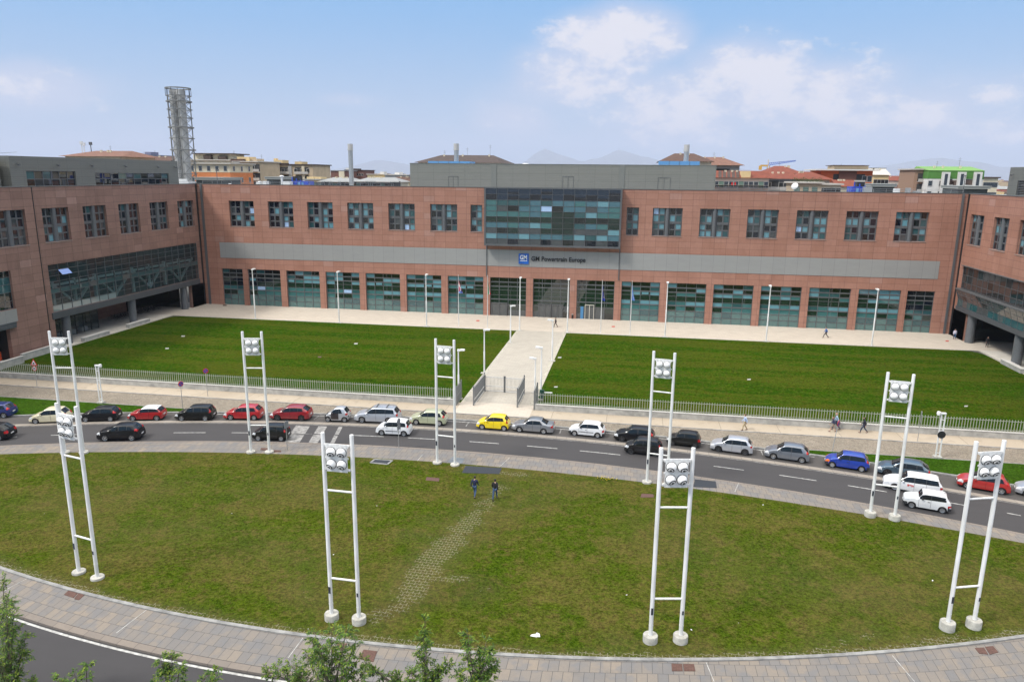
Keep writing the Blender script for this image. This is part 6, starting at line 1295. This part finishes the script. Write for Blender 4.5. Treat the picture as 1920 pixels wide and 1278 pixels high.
b = MB()
for z in np.arange(.5, TH-1, .45): b.bar((-.25, -1.9, z), (.25, -1.9, z), .05)
for s_ in (-.25, .25): b.bar((s_, -1.9, 0), (s_, -1.9, TH-1), .06)
b.build('ladder', FGREY, r); b = MB(); b.box(-2.6, 2.6, -3.0, 3.0, 0, .5); b.box(-2.4, -1.9, -3.05, -2.6, .5, 1.3); b.box(-.3, 2.2, -3.05, -2.6, .5, 1.1); b.build('base', WBX, r)

# ------------------------------------------------------------------ the town behind
def sm(name, c, **k): k.setdefault('var', .10); k.setdefault('vscale', .35); return mat(name, c, .85, **k)
W_CREAM = sm('cream render', (.60, .53, .39)); W_TAN = sm('tan render', (.47, .37, .25)); W_GREY = sm('grey render', (.34, .34, .33)); W_WHITE = sm('white render', (.62, .61, .58)); W_ORNG = sm('orange render', (.56, .19, .065)); W_BRICK = sm('orange brick', (.58, .13, .045)); W_BROWN = sm('brown brick', (.17, .075, .055)); W_YEL = sm('yellow render', (.66, .50, .26)); W_PINK = sm('pinkish render', (.52, .40, .32)); W_GREEN = sm('bright green panel', (.075, .21, .04))
def tile(name, c): return mat(name, c, .9, var=.22, vscale=.9, bump=.3, bscale=3)
T_RED = tile('red roof tiles', (.17, .042, .022)); T_BRN = tile('brown roof tiles', (.085, .045, .032)); T_DARK = tile('dark roof tiles', (.06, .042, .036)); T_LITE = tile('faded roof tiles', (.17, .085, .058)); T_GREY = mat('grey roof sheet', (.26, .27, .27), .8, var=.1); T_GRN = mat('green roof sheet', (.14, .30, .065), .7, var=.08, vscale=.5); T_SLAB = mat('pale roof slab', (.48, .45, .40), .8)
WG = [glass('far window glass', (.02, .025, .03), .1), mat('far window frame', (.45, .43, .40), .7), mat('far shutter', (.10, .16, .13), .8), mat('far open loggia', (.05, .05, .05), .9)]
wmesh = {}
def win_mesh(kind):
    if kind in wmesh: return wmesh[kind]
    b = MB()
    if kind == 'w': b.box(-.6, .6, -.06, .0, -.8, .8, m=1); b.quad((-.5, -.065, -.7), (.5, -.065, -.7), (.5, -.065, .7), (-.5, -.065, .7), m=0)
    elif kind == 's': b.box(-.6, .6, -.06, .0, -.75, .75, m=2)
    elif kind == 'b': b.box(-1.4, 1.4, -.02, .0, -1.2, 1.2, m=3); b.box(-1.4, 1.4, -.8, -.05, -1.25, -1.1, m=1); b.box(-1.4, 1.4, -.82, -.75, -1.1, -.35, m=1)
    o = b.build('w', WG); wmesh[kind] = o.data; bpy.data.objects.remove(o); return wmesh[kind]
def bld(label, px0, px1, pye, Y, dep, wall, roof='flat', rm=None, rh=2.5, wins=None, name='building', over=.5, pyb=None, side='', sidew=0, parts=None, dz=0, group='town buildings behind the office block', ridge=.5, aer=0, topband=None):
    a, c = at(px0, pye, Y), at(px1, pye, Y); zt = (a.z+c.z)/2+dz; cx = (a.x+c.x)/2; w2 = (c.x-a.x)/2
    r = empty(name, (cx, Y, -.08)); tag(r, label, 'building', group); zt += .08
    b = MB(); b.box(-w2, w2, 0, dep, 0, zt, bottom=False); wl = b.build('wall', wall, r)
    if topband: m2, tb = topband; b = MB(); b.box(-w2-.05, w2+.05, -.05, dep+.05, zt-tb, zt-.01); b.build('upper_wall', m2, r)
    if roof == 'flat': b = MB(); b.box(-w2-over, w2+over, -over, dep+over, zt+.002, zt+.35); b.build('roof', rm or T_SLAB, r)
    elif roof in ('hip', 'gable'):
        i = rh*(1.6 if roof == 'hip' else .0); i = min(i, w2*.8); o_ = over; b = MB()
        E = [(-w2-o_, -o_, zt+.01), (w2+o_, -o_, zt+.01), (w2+o_, dep+o_, zt+.01), (-w2-o_, dep+o_, zt+.01)]; r1, r2_ = (-w2-(o_ if roof == 'gable' else -i), dep*ridge, zt+rh), (w2+(o_ if roof == 'gable' else -i), dep*ridge, zt+rh)
        b.quad(E[0], E[1], r2_, r1); b.quad(E[1], E[2], r2_); b.quad(E[2], E[3], r1, r2_); b.quad(E[3], E[0], r1); b.quad(E[3], E[2], E[1], E[0]); ro = b.build('roof', rm, r)
        b = MB(); rr3 = random.Random(int(px0)); 
        for k in range(3): xx = rr3.uniform(-w2*.6, w2*.6); b.box(xx-.25, xx+.25, dep*.4, dep*.4+.5, zt+rh*.4, zt+rh+.15)
        b.build('chimney', W_CREAM, ro)
    if wins:
        kind, nc, z0w, nrow, step = wins
        for j in range(nrow):
            for k in range(nc):
                kd = kind[(k+j*0) % len(kind)]
                if kd == '.': continue
                o = bpy.data.objects.new('window' if kd != 'b' else 'balcony', win_mesh(kd)); col.objects.link(o); o.parent = r; o.location = (-w2+(k+.5)*2*w2/nc, -.055 if topband else -.003, zt-z0w-j*step)
    if sidew:
        s_ = 1 if side == 'R' else -1
        for j in range(wins[3] if wins else 3):
            for k in range(sidew):
                o = bpy.data.objects.new('window', win_mesh('w')); col.objects.link(o); o.parent = r; o.location = (s_*(w2+.003+(.05 if topband else 0)), (k+.5)*dep/sidew, zt-(wins[2] if wins else 1.6)-j*(wins[4] if wins else 3.1)); o.rotation_euler.z = s_*math.pi/2
    for k in range(aer):
        b = MB(); xx = -w2+(k+.7)*2*w2/(aer+.4); hh = 1.6+.9*((k*7) % 3); z1 = zt+(rh if roof in ('hip', 'gable') else .3); b.bar((xx, dep*.5, z1-.6), (xx, dep*.5, z1+hh), .05); b.bar((xx-.5, dep*.5, z1+hh-.4), (xx+.5, dep*.5, z1+hh-.4), .04); b.bar((xx-.35, dep*.5, z1+hh-.9), (xx+.35, dep*.5, z1+hh-.9), .05); b.build('aerial', FGREY, r)
    if parts:
        for (nm, qx0, qx1, qy0, qy1, yo, dd, mm) in parts:
            A0, A1 = at(qx0, qy0, Y+yo), at(qx1, qy1, Y+yo); b = MB(); b.box(A0.x-cx, A1.x-cx, yo, yo+dd, A1.z+.08, A0.z+.08); b.build(nm, mm, r)
    return r
b1 = bld('white building with a red hipped roof carrying phone aerials, far left', 122, 226, 293.5, 200, 16, W_CREAM, 'hip', T_LITE, 1.9, ('s', 7, 1.9, 1, 3), over=1.3, ridge=.6, aer=1)
for px, h in ((154, 2.6), (158, 2.2), (171, 2.4)):
    q = at(px, 281, 209); b = MB(); b.bar((q.x-b1.location.x, 9, q.z-1.5), (q.x-b1.location.x, 9, q.z+h), .18); b.box(q.x-b1.location.x-.45, q.x-b1.location.x+.45, 8.8, 9.2, q.z+h-.9, q.z+h); b.build('phone_aerial', WBX if px < 160 else FGREY, b1)
bld('distant blue glass office block with two small roof towers', 229, 282, 291.5, 330, 20, glass('pale blue glass wall', (.16, .27, .42), .2), 'flat', mat('blue grey roof', (.16, .17, .24), .8), parts=[('roof_tower', 229, 238, 286, 291, 2, 6, mat('blue grey cladding', (.17, .18, .26), .8)), ('roof_tower', 271, 283, 285, 292, 2, 6, MATS['blue grey cladding']), ('cladding_band', 229, 283, 293.8, 299, -.3, .25, MATS['blue grey cladding'])], aer=2)
bld('long low brown tiled roof behind the left rooftop volume', 228, 314, 304, 245, 14, W_WHITE, 'gable', T_BRN, 2.2)
b4 = bld('cream and orange building with a pale top storey behind the flue tower', 352, 430, 307.5, 214, 14, W_ORNG, 'flat', T_SLAB, 2, ('wwwww', 5, 1.35, 2, 3.4), sidew=3, side='R', over=.8, topband=(W_CREAM, 2.5))
bld('long cream apartment block with an attic storey of dark sloping roofs', 356, 437, 301, 246, 14, W_CREAM, 'flat', T_SLAB, 2, ('wsww', 8, 1.5, 1, 3), parts=[('attic', 362, 434, 289, 300.5, 3, 9, W_CREAM), ('attic_roof', 360, 436, 287, 289.2, 1.5, 12, T_DARK), ('sloping_roof', 381, 396, 291, 300.4, 1.8, 1.1, T_DARK), ('sloping_roof', 408, 424, 292.5, 301, 1.8, 1.1, T_DARK)], aer=3)
bld('tall grey and tan apartment block with narrow windows', 438, 482, 304, 236, 16, W_TAN, 'flat', T_SLAB, 2, ('bwbwwbwb', 8, 1.9, 4, 2.9), parts=[('stair_tower', 444, 467, 294, 304, 3, 5, W_YEL), ('grey_front', 437, 452, 303, 346, -.5, .49, W_GREY), ('stair_tower', 468, 482, 297.5, 304, 4, 5, W_TAN), ('sloping_roof', 432, 455, 298, 304.3, 1, 2, T_BRN)], aer=2)
bld('grey apartment block with stacked balconies', 482, 493, 306.5, 250, 14, W_GREY, 'flat', T_DARK, 2, ('b', 2, 2.2, 4, 3.1))
bld('plain tan gabled wall between two apartment blocks', 493, 505, 306.8, 252, 14, W_TAN, 'flat', T_DARK, 2)
bld('tan apartment block with orange balconies and two roof towers', 504, 586, 309.5, 260, 16, W_TAN, 'flat', T_DARK, 2, ('.b.bwbw.wbwbw.', 14, 2.0, 4, 2.9), parts=[('grey_wall', 540, 548, 310.5, 346, -.3, .28, W_GREY), ('cream_wall', 565, 572, 311, 346, -.3, .28, W_CREAM), ('brown_wall', 504, 511, 310, 346, -.5, .48, W_BROWN), ('orange_wall', 511, 525, 310, 346, -.4, .38, W_YEL), ('roof_tower', 513, 530, 300, 309.5, 2, 5, W_YEL), ('roof_tower', 513, 517, 297, 300, 3, 2, W_YEL), ('roof_tower', 552.5, 566, 303, 309.5, 2, 5, W_YEL)], aer=1)
bld('low yellow building with small penthouses behind the blue equipment', 572, 604, 338, 200, 12, W_YEL, 'flat', T_GREY, 2, ('ws', 6, 1.3, 1, 3), parts=[('roof_hut', 575, 589, 331.5, 337.5, 2, 4, W_YEL), ('roof_hut', 590, 602, 332, 337.5, 2, 4, W_YEL)])
bld('low cream building with a grey metal roof left of the chimney', 601, 662, 341, 185, 9, W_YEL, 'hip', T_GREY, 1.1, ('wbws', 8, 1.0, 1, 3), over=.7)
bld('low cream building with a grey metal roof right of the chimney', 668, 745, 341, 185, 9, W_CREAM, 'hip', T_GREY, 1.1, ('swwbww', 10, 1.0, 1, 3), over=.7)
bld('brown and cream block left of the tall round chimney', 620, 646, 320.5, 420, 20, W_BROWN, 'flat', T_GREY, 2, None, parts=[('cream_wall', 635, 646, 321, 342, -.6, .5, W_CREAM)])
bld('dark brown block right behind the round chimney', 647, 681, 319.5, 440, 20, W_BROWN, 'flat', T_DARK, 2, ('w', 8, 2.5, 3, 3.4), parts=[('roof_hut', 648, 656, 315, 319.5, 2, 6, W_WHITE), ('roof_hut', 662, 671, 316, 319.5, 2, 6, T_DARK)])
bld('distant pale cream hall with a small roof hut', 689, 721, 327.5, 380, 20, W_YEL, 'flat', T_SLAB, 2, None, parts=[('roof_hut', 713, 720, 322, 327.5, 2, 5, W_WHITE), ('roof_hut', 709, 719, 331, 337, -4, 3, W_YEL)])
bld('distant grey and white blocks beside the penthouse', 722, 763, 328.5, 360, 20, W_GREY, 'flat', T_SLAB, 2, ('w', 10, 2, 3, 3.2), parts=[('roof_hut', 740, 749, 323, 328.5, 2, 6, W_WHITE)])
bld('low brown roofed house beside the penthouse', 738, 766, 340.5, 230, 9, W_CREAM, 'gable', T_BRN, 1.5)
bld('building with a dark hipped roof behind the left end of the penthouse', 784, 936, 305.5, 232, 26, W_CREAM, 'hip', T_DARK, 2.7, ('w', 14, 1.4, 1, 3), over=1.2, aer=3)
bld('building with a dark brown hipped roof behind the right chimney', 1240, 1334, 303, 222, 24, W_CREAM, 'hip', T_BRN, 2.6, None, over=.9, aer=1)
bld('grey building with a faded brown hipped roof at the penthouse end', 1302, 1387, 310, 240, 22, W_GREY, 'hip', T_LITE, 2.7, ('bww.b', 8, 2.2, 3, 3.2), over=1.4, aer=1)
b14 = bld('cream apartment building with a striped red and brown roof and terraces', 1330, 1442, 333.5, 190, 9, W_PINK, 'gable', T_RED, 1.7, ('wwsw', 12, 1.6, 2, 2.9), parts=[('balcony_slab', 1330, 1442, 346.5, 348, -1.4, 1.39, T_SLAB), ('roof_stack', 1391, 1407, 321, 334.5, -.3, 3, W_YEL), ('parasol', 1372, 1373.5, 342, 347, -1.2, .15, mat('red parasol', (.7, .02, .02), .7)), ('parasol', 1378, 1379.5, 342, 347, -1.2, .15, MATS['red parasol'])])
b = MB(); gx0, gx1 = at(1346, 330, 190).x-b14.location.x, at(1388, 330, 190).x-b14.location.x; zt = (at(1330, 333.5, 190).z+at(1442, 333.5, 190).z)/2+.08
for k in range(5):
    u = gx0+(gx1-gx0)*(k+.1)/5; b.quad((u, -.45, zt+.06), (u+.75, -.45, zt+.06), (u+1.15, 4.2, zt+1.66), (u+.4, 4.2, zt+1.66))
b.build('dark_tile_stripes', T_DARK, b14)
bld('grey building with glazed balconies under a long red roof', 1439, 1492, 335.5, 196, 12, W_GREY, 'gable', T_RED, 1.6, ('wb.wb', 7, 1.6, 2, 2.9))
bld('red tiled hipped roof right of the grey balconies', 1488, 1556, 336.5, 205, 14, W_CREAM, 'hip', T_RED, 2.0, ('w', 8, 1.4, 1, 3), over=.9)
bld('building with a high red hipped roof and satellite dishes', 1438, 1503, 325, 262, 20, W_CREAM, 'hip', T_RED, 2.5, None, over=.8, aer=1)
b17 = bld('low tan building with a planted roof terrace in front of the red roofs', 1491, 1541, 344, 176, 10, W_TAN, 'flat', T_SLAB, 2, ('s.', 6, 1.5, 1, 3))
b = MB(); rr4 = random.Random(4)
for k in range(500): x_ = rr4.uniform(-3.3, 3.1); z_ = rr4.uniform(0, 1.0)*(.5+.5*abs(math.sin(x_*1.7))); y_ = rr4.uniform(.2, 1.6); zb = (at(1516, 344, 176).z)+.4; a_ = rr4.uniform(0, 3); b.quad((x_, y_, zb+z_), (x_+.14*math.cos(a_), y_+.14*math.sin(a_), zb+z_+.02), (x_+.1*math.cos(a_), y_+.1*math.sin(a_), zb+z_+.13))
b.build('terrace_plants', mat('terrace leaves', (.04, .075, .02), .8), b17)
bld('low building with a long balcony right of the planted terrace', 1541, 1577, 347, 180, 10, W_CREAM, 'flat', T_SLAB, 2, ('w', 4, 1.4, 1, 3))
bld('small red tiled roof in front of the orange brick block', 1570, 1604, 350, 195, 8, W_CREAM, 'gable', T_RED, 1.6)
bld('orange brick apartment block with a white roof slab and a setback penthouse', 1540, 1637, 320, 212, 13, W_BRICK, 'flat', mat('white roof slab', (.62, .60, .56), .7), 2, ('...bwwbbww', 10, 2.1, 3, 3.1), over=1.4, parts=[('penthouse', 1564, 1628, 311, 317.5, 3, 7, W_TAN), ('penthouse_roof', 1562, 1630, 309.4, 311, 2.4, 8.2, T_DARK), ('loggia_wall', 1574, 1604, 320.5, 348, -.35, .3, W_BROWN)], aer=1)
bld('small yellow building with a striped white roof beside the brick block', 1639, 1667, 328, 260, 12, W_YEL, 'gable', T_SLAB, 2.0, ('w', 4, 2.2, 3, 3.1))
bld('distant grey tower behind the yellow building', 1634, 1660, 316, 420, 20, mat('blue grey tower', (.20, .21, .26), .7), 'flat', T_GREY, 2, None)
g20 = bld('white apartment building with a bright green top storey and green roof', 1742, 1846, 320, 232, 13, W_WHITE, 'gable', T_GRN, 1.25, ('w.wbw.wb', 10, 3.6, 3, 3.0), over=.2, topband=(W_GREEN, 2.3), aer=2, ridge=.75)
for qx in (1772, 1802, 1832):
    A0 = at(qx-4.5, 322, 231.4); A1 = at(qx+4.5, 362, 231.4); b = MB(); b.box(A0.x-g20.location.x, A1.x-g20.location.x, -.9, -.1, A1.z-4, A0.z); o = b.build('stair_tower', W_WHITE, g20); b = MB(); xm = (A0.x+A1.x)/2-g20.location.x; b.box(xm-.4, xm+.4, -.95, -.902, A1.z-3, A0.z-.5); b.build('window', WG[0], o)
for qx in (1788, 1816):
    A0 = at(qx-5, 324, 231.4); A1 = at(qx+5, 362, 231.4); b = MB(); b.box(A0.x-g20.location.x, A1.x-g20.location.x, -.12, -.06, A1.z-4, A0.z-2); b.build('loggia', mat('brown loggia', (.12, .085, .07), .9), g20)
bld('brown brick wing with balconies left of the green topped flats', 1716, 1748, 318.5, 236, 13, mat('pale brown brick', (.30, .19, .13), .85, var=.1), 'flat', T_SLAB, 2, ('.bb', 3, 2.2, 5, 3.0))
bld('low dark roofed building right of the green topped flats', 1845, 1872, 334, 250, 14, W_CREAM, 'flat', T_DARK, 2, ('w', 4, 2, 3, 3), aer=1)
for px0, px1, py, Y, l in [(1664, 1716, 339, 520, 'far red roofed houses left of the green topped flats'), (1668, 1700, 335, 760, 'farther pinkish roof line above the red roofed houses'), (600, 625, 330, 480, 'far pale houses left of the brown block'), (580, 600, 328, 600, 'far grey blocks right of the tan apartments')]:
    bld(l, px0, px1, py, Y, 14, W_PINK if Y > 500 else W_CREAM, 'gable', T_RED if Y > 500 else T_GREY, 2.6, ('w', 8, 2.5, 2, 3))
# tower crane
Y = 560; q = at(1441, 310, Y); r = empty('tower_crane', (q.x, Y, -.08)); tag(r, 'blue tower crane with a raised jib above the red roofs', 'crane'); CB = mat('crane blue', (.06, .14, .50), .6); CYL = mat('crane yellow', (.55, .32, .06), .6); zt = q.z
b = MB()
for s_ in (-.8, .8):
    for t_ in (-.8, .8): b.bar((s_, t_, 0), (s_, t_, zt), .25)
for k in range(int(zt/2)): b.bar((-.8, -.8, k*2), (.8, -.8, k*2+2), .15)
b.build('mast', CYL, r); e = at(1492, 302, Y)-Vector((q.x, 0, 0)); b = MB()
for o_ in ((0, 0), (0, 1.6)): b.bar((0, 0, zt+o_[1]), (e.x, 0, e.z+o_[1]*.3), .35)
for k in range(14): t = k/14; b.bar((e.x*t, 0, zt+(e.z-zt)*t), (e.x*(t+.5/14), 0, zt+(e.z-zt)*t+1.5*(1-t*.7)), .2); b.bar((e.x*(t+.5/14), 0, zt+(e.z-zt)*t+1.5*(1-t*.7)), (e.x*(t+1/14), 0, zt+(e.z-zt)*(t+1/14)), .2)
b.build('jib', CB, r); b = MB(); b.box(-5.5, -.5, -.8, .8, zt-.8, zt+.4); b.box(-6.5, -4.5, -.9, .9, zt-3.2, zt-.3); b.bar((-.2, 0, zt), (-.5, 0, zt+4), .3); b.build('counterweight', CYL, r)
# hazy far roofs
b = MB(); rr5 = random.Random(11); pal = [W_CREAM, W_TAN, W_GREY, W_WHITE, W_PINK, W_BROWN, T_RED, T_GREY, T_BRN, W_YEL]
for i in range(1500):
    Y = 480*math.exp(rr5.random()**.8*2.1); X = rr5.uniform(-1.05, .75)*Y*.9; wd, dp = rr5.uniform(10, 34), rr5.uniform(10, 20); h = rr5.uniform(14, 23.5)+min(2.5, (Y-480)/1500)
    if rr5.random() < .04: h += rr5.uniform(1, 6)
    m_ = rr5.randrange(6) if rr5.random() < .85 else 9
    b.box(X, X+wd, Y, Y+dp, -.08, h, m=m_, bottom=False)
    if rr5.random() < .6: b.quad((X-.5, Y-.5, h), (X+wd+.5, Y-.5, h), (X+wd-2, Y+dp/2, h+2.2), (X+2, Y+dp/2, h+2.2), m=rr5.choice([6, 6, 8, 7])); b.quad((X+wd+.5, Y-.5, h), (X+wd+.5, Y+dp, h), (X+wd-2, Y+dp/2, h+2.2), m=8); b.quad((X-.5, Y-.5, h), (X+2, Y+dp/2, h+2.2), (X-.5, Y+dp, h), m=8)
o = b.build('distant_city', pal); tag(o, 'hazy mass of far low roofs along the horizon', 'city', kind='stuff')
# mountains
def ridge_(Y, px0, px1, prof, nm, mm, seed):
    b = MB(); n = 160; rr6 = random.Random(seed)
    for i in range(n+1):
        px = px0+(px1-px0)*i/n; base = interp(prof, px); py = base+mn.noise(Vector((px*.02, seed, 0)))*5+mn.noise(Vector((px*.08, seed, 2)))*1.6; q = at(px, py, Y); q.z = max(q.z, 4)
        for j, (dy, kz) in enumerate(((-2600, 0), (-1300, .45), (0, 1), (1100, .5), (2500, 0))): b.v.append((q.x, Y+dy, -1+(q.z+1)*kz*(1+.12*mn.noise(Vector((px*.1, j*3.1, seed))) if 0 < kz < 1 else 1)))
    for i in range(n):
        for j in range(4): k = i*5+j; b.f.append((k, k+5, k+6, k+1)); b.m.append(0)
    structure(b.build(nm, mm, smooth=True))
MTN = mat('mountain rock', (.10, .12, .13), .95, var=.2, vscale=.004)
ridge_(22000, 300, 2000, [(300, 330), (620, 322), (700, 300), (745, 305), (850, 328), (985, 305), (1005, 286), (1022, 278), (1050, 290), (1090, 304), (1130, 292), (1160, 281), (1200, 292), (1260, 306), (1400, 318), (1600, 320), (1750, 296), (1900, 312), (2000, 330)], 'hills', MTN, 3)

# ------------------------------------------------------------------ trees below the camera
BARK = mat('grey bark', (.12, .10, .075), .9, var=.2, vscale=6); LEAF = [mat('leaf green', (.070, .140, .018), .6, spec=.2), mat('leaf light green', (.17, .23, .025), .6, spec=.2), mat('leaf dark green', (.026, .066, .012), .6, spec=.2)]
def tree(base, tips, label, h0, seed, dens=1.0):
    rr = random.Random(seed); x, y = base; r = empty('tree', (x, y, -.0)); tag(r, label, 'tree', 'young street trees below the camera')
    tips = [Vector(t)-Vector((x, y, 0)) for t, s in zip([q[0] for q in tips], tips)]; sz = [q for q in tree.sizes]
    tb, lb = MB(), MB(); zt = max(t.z for t in tips)
    h0 = min(h0, min(t.z for t in tips)*.9); fork = Vector((0, 0, h0)); n = 8
    for k in range(n):
        a, c = fork*(k/n), fork*((k+1)/n); wob = lambda z: Vector((.06*math.sin(z*1.3), .05*math.cos(z*1.1), 0)); tb.cyl(a+wob(a.z), c+wob(c.z), .16-.09*k/n, .16-.09*(k+1)/n, n=9, caps=False)
    tb.build('trunk', BARK, r, smooth=True); bb = MB()
    for t, s_ in zip(tips, sz):
        st = Vector((0, 0, h0*(.72+.28*rr.random()))); mid = st.lerp(t, .55)+Vector((0, 0, -.25)); pts = [st, st.lerp(mid, .5)+Vector((rr.uniform(-.08, .08), rr.uniform(-.08, .08), .1)), mid, mid.lerp(t, .5)+Vector((0, 0, .08)), t]
        for k in range(4): bb.cyl(pts[k], pts[k+1], .05-.010*k, .05-.010*(k+1), n=5, caps=False)
        ntw = int(30*dens*(s_/.6)**1.5)+9
        for w_ in range(ntw):
            d = Vector((rr.gauss(0, 1), rr.gauss(0, 1), rr.gauss(.35, .85))).normalized(); p = t.lerp(mid, rr.random()**1.6*.75) + d*.05; ln = s_*rr.uniform(.55, 1.15)
            e_ = p+d*ln; e_.z -= ln*.18; bb.bar(p, e_, .010, .010)
            side = d.cross(Vector((0, 0, 1))).normalized()
            for q in range(13):
                u = .18+.82*q/12; c = p.lerp(e_, u); sg_ = 1 if q % 2 else -1; ld = (side*sg_*rr.uniform(.5, 1)+d*rr.uniform(.3, .9)+Vector((0, 0, rr.uniform(-.55, .25)))).normalized(); L1 = rr.uniform(.10, .19); wv = ld.cross(Vector((rr.uniform(-.4, .4), rr.uniform(-.4, .4), 1))).normalized()*L1*.17
                m_ = 0 if rr.random() < .55 else (1 if rr.random() < .55 else 2)
                lb.quad(c, c+ld*L1*.45+wv, c+ld*L1+Vector((0, 0, -.02)), c+ld*L1*.45-wv, m=m_)
    bb.build('limbs', BARK, r); lb.build('crown', LEAF, r)
    return r
def tr(base_px, Y, tips, label, h0, seed, dens=1.0):
    base = at(base_px, 1250, Y); T = []; tree.sizes = []
    for px, py, dy, s_ in tips: T.append((tuple(at(px, py, Y+dy)), s_)); tree.sizes.append(s_)
    return tree((base.x, base.y), T, label, h0, seed, dens)
tr(8, 27, [(5, 1085, 0, .55), (12, 1125, -.6, .5), (25, 1150, .5, .5), (0, 1160, 0, .7), (18, 1185, -.5, .6), (50, 1188, .3, .35), (10, 1220, .4, .7), (40, 1225, 0, .45), (2, 1250, -.5, .8), (32, 1262, 0, .5), (60, 1278, .4, .4), (10, 1290, 0, .8)], 'leafy young tree filling the lower left corner', 6.5, 1)
tr(150, 26, [(163, 1240, 0, .26), (139, 1262, 0, .22), (105, 1272, 0, .3), (120, 1290, .3, .4), (150, 1300, 0, .4)], 'tree of which only two small sprigs reach over the lower road', 6, 2)
tr(318, 27, [(300, 1230, 0, .33), (322, 1228, .3, .38), (310, 1255, 0, .42), (338, 1245, -.3, .3), (405, 1256, 0, .3), (400, 1272, .3, .4), (350, 1285, 0, .5), (290, 1280, 0, .4)], 'small tree top poking up at the bottom left of centre', 6, 3)
tr(618, 27, [(622, 1180, 0, .50), (590, 1185, .4, .35), (650, 1182, -.3, .42), (600, 1210, -.6, .45), (640, 1212, .5, .45), (668, 1200, .1, .30), (575, 1225, .2, .4), (612, 1240, 0, .55), (650, 1236, -.5, .42), (545, 1245, .2, .42), (520, 1250, 0, .36), (498, 1256, 0, .32), (672, 1232, .2, .30), (560, 1265, 0, .5), (605, 1270, .4, .55), (640, 1275, 0, .5), (684, 1258, 0, .3), (585, 1200, 0, .3)], 'largest treetop at the bottom edge under the near left mast', 7, 4)
tr(795, 28, [(793, 1185, 0, .36), (797, 1160, .1, .26), (800, 1210, .3, .36), (790, 1228, -.3, .36), (828, 1250, 0, .36), (842, 1240, .2, .26), (770, 1262, 0, .42), (745, 1268, 0, .38), (728, 1262, .2, .28), (800, 1262, 0, .5), (818, 1268, .2, .4), (690, 1252, .3, .3), (684, 1240, 0, .26)], 'slender treetop with a tall spire right of the biggest treetop', 7, 5)
tr(888, 28, [(878, 1188, 0, .36), (872, 1205, .2, .30), (912, 1200, 0, .32), (918, 1218, -.2, .30), (903, 1212, .3, .26), (885, 1245, 0, .45), (915, 1242, .2, .42), (932, 1240, 0, .26), (860, 1262, 0, .36), (900, 1265, 0, .5), (925, 1262, 0, .3)], 'treetop at the bottom centre, rightmost of the trees', 7, 6)

# ------------------------------------------------------------------ haze
hz = MB(); hz.box(-29000, 29000, -500, 25000, -1.2, 1050); ho = hz.build('haze', bpy.data.materials.new('haze')); tag(ho, kind='stuff', label='thin pale blue haze filling the air', cat='haze')
hm = ho.data.materials[0]; hm.use_nodes = True; t = hm.node_tree
for n_ in list(t.nodes): t.nodes.remove(n_)
pv = t.nodes.new('ShaderNodeVolumePrincipled'); oo = t.nodes.new('ShaderNodeOutputMaterial'); t.links.new(pv.outputs[0], oo.inputs['Volume']); pv.inputs['Color'].default_value = (.60, .66, .82, 1); pv.inputs['Density'].default_value = .000065; pv.inputs['Anisotropy'].default_value = 0
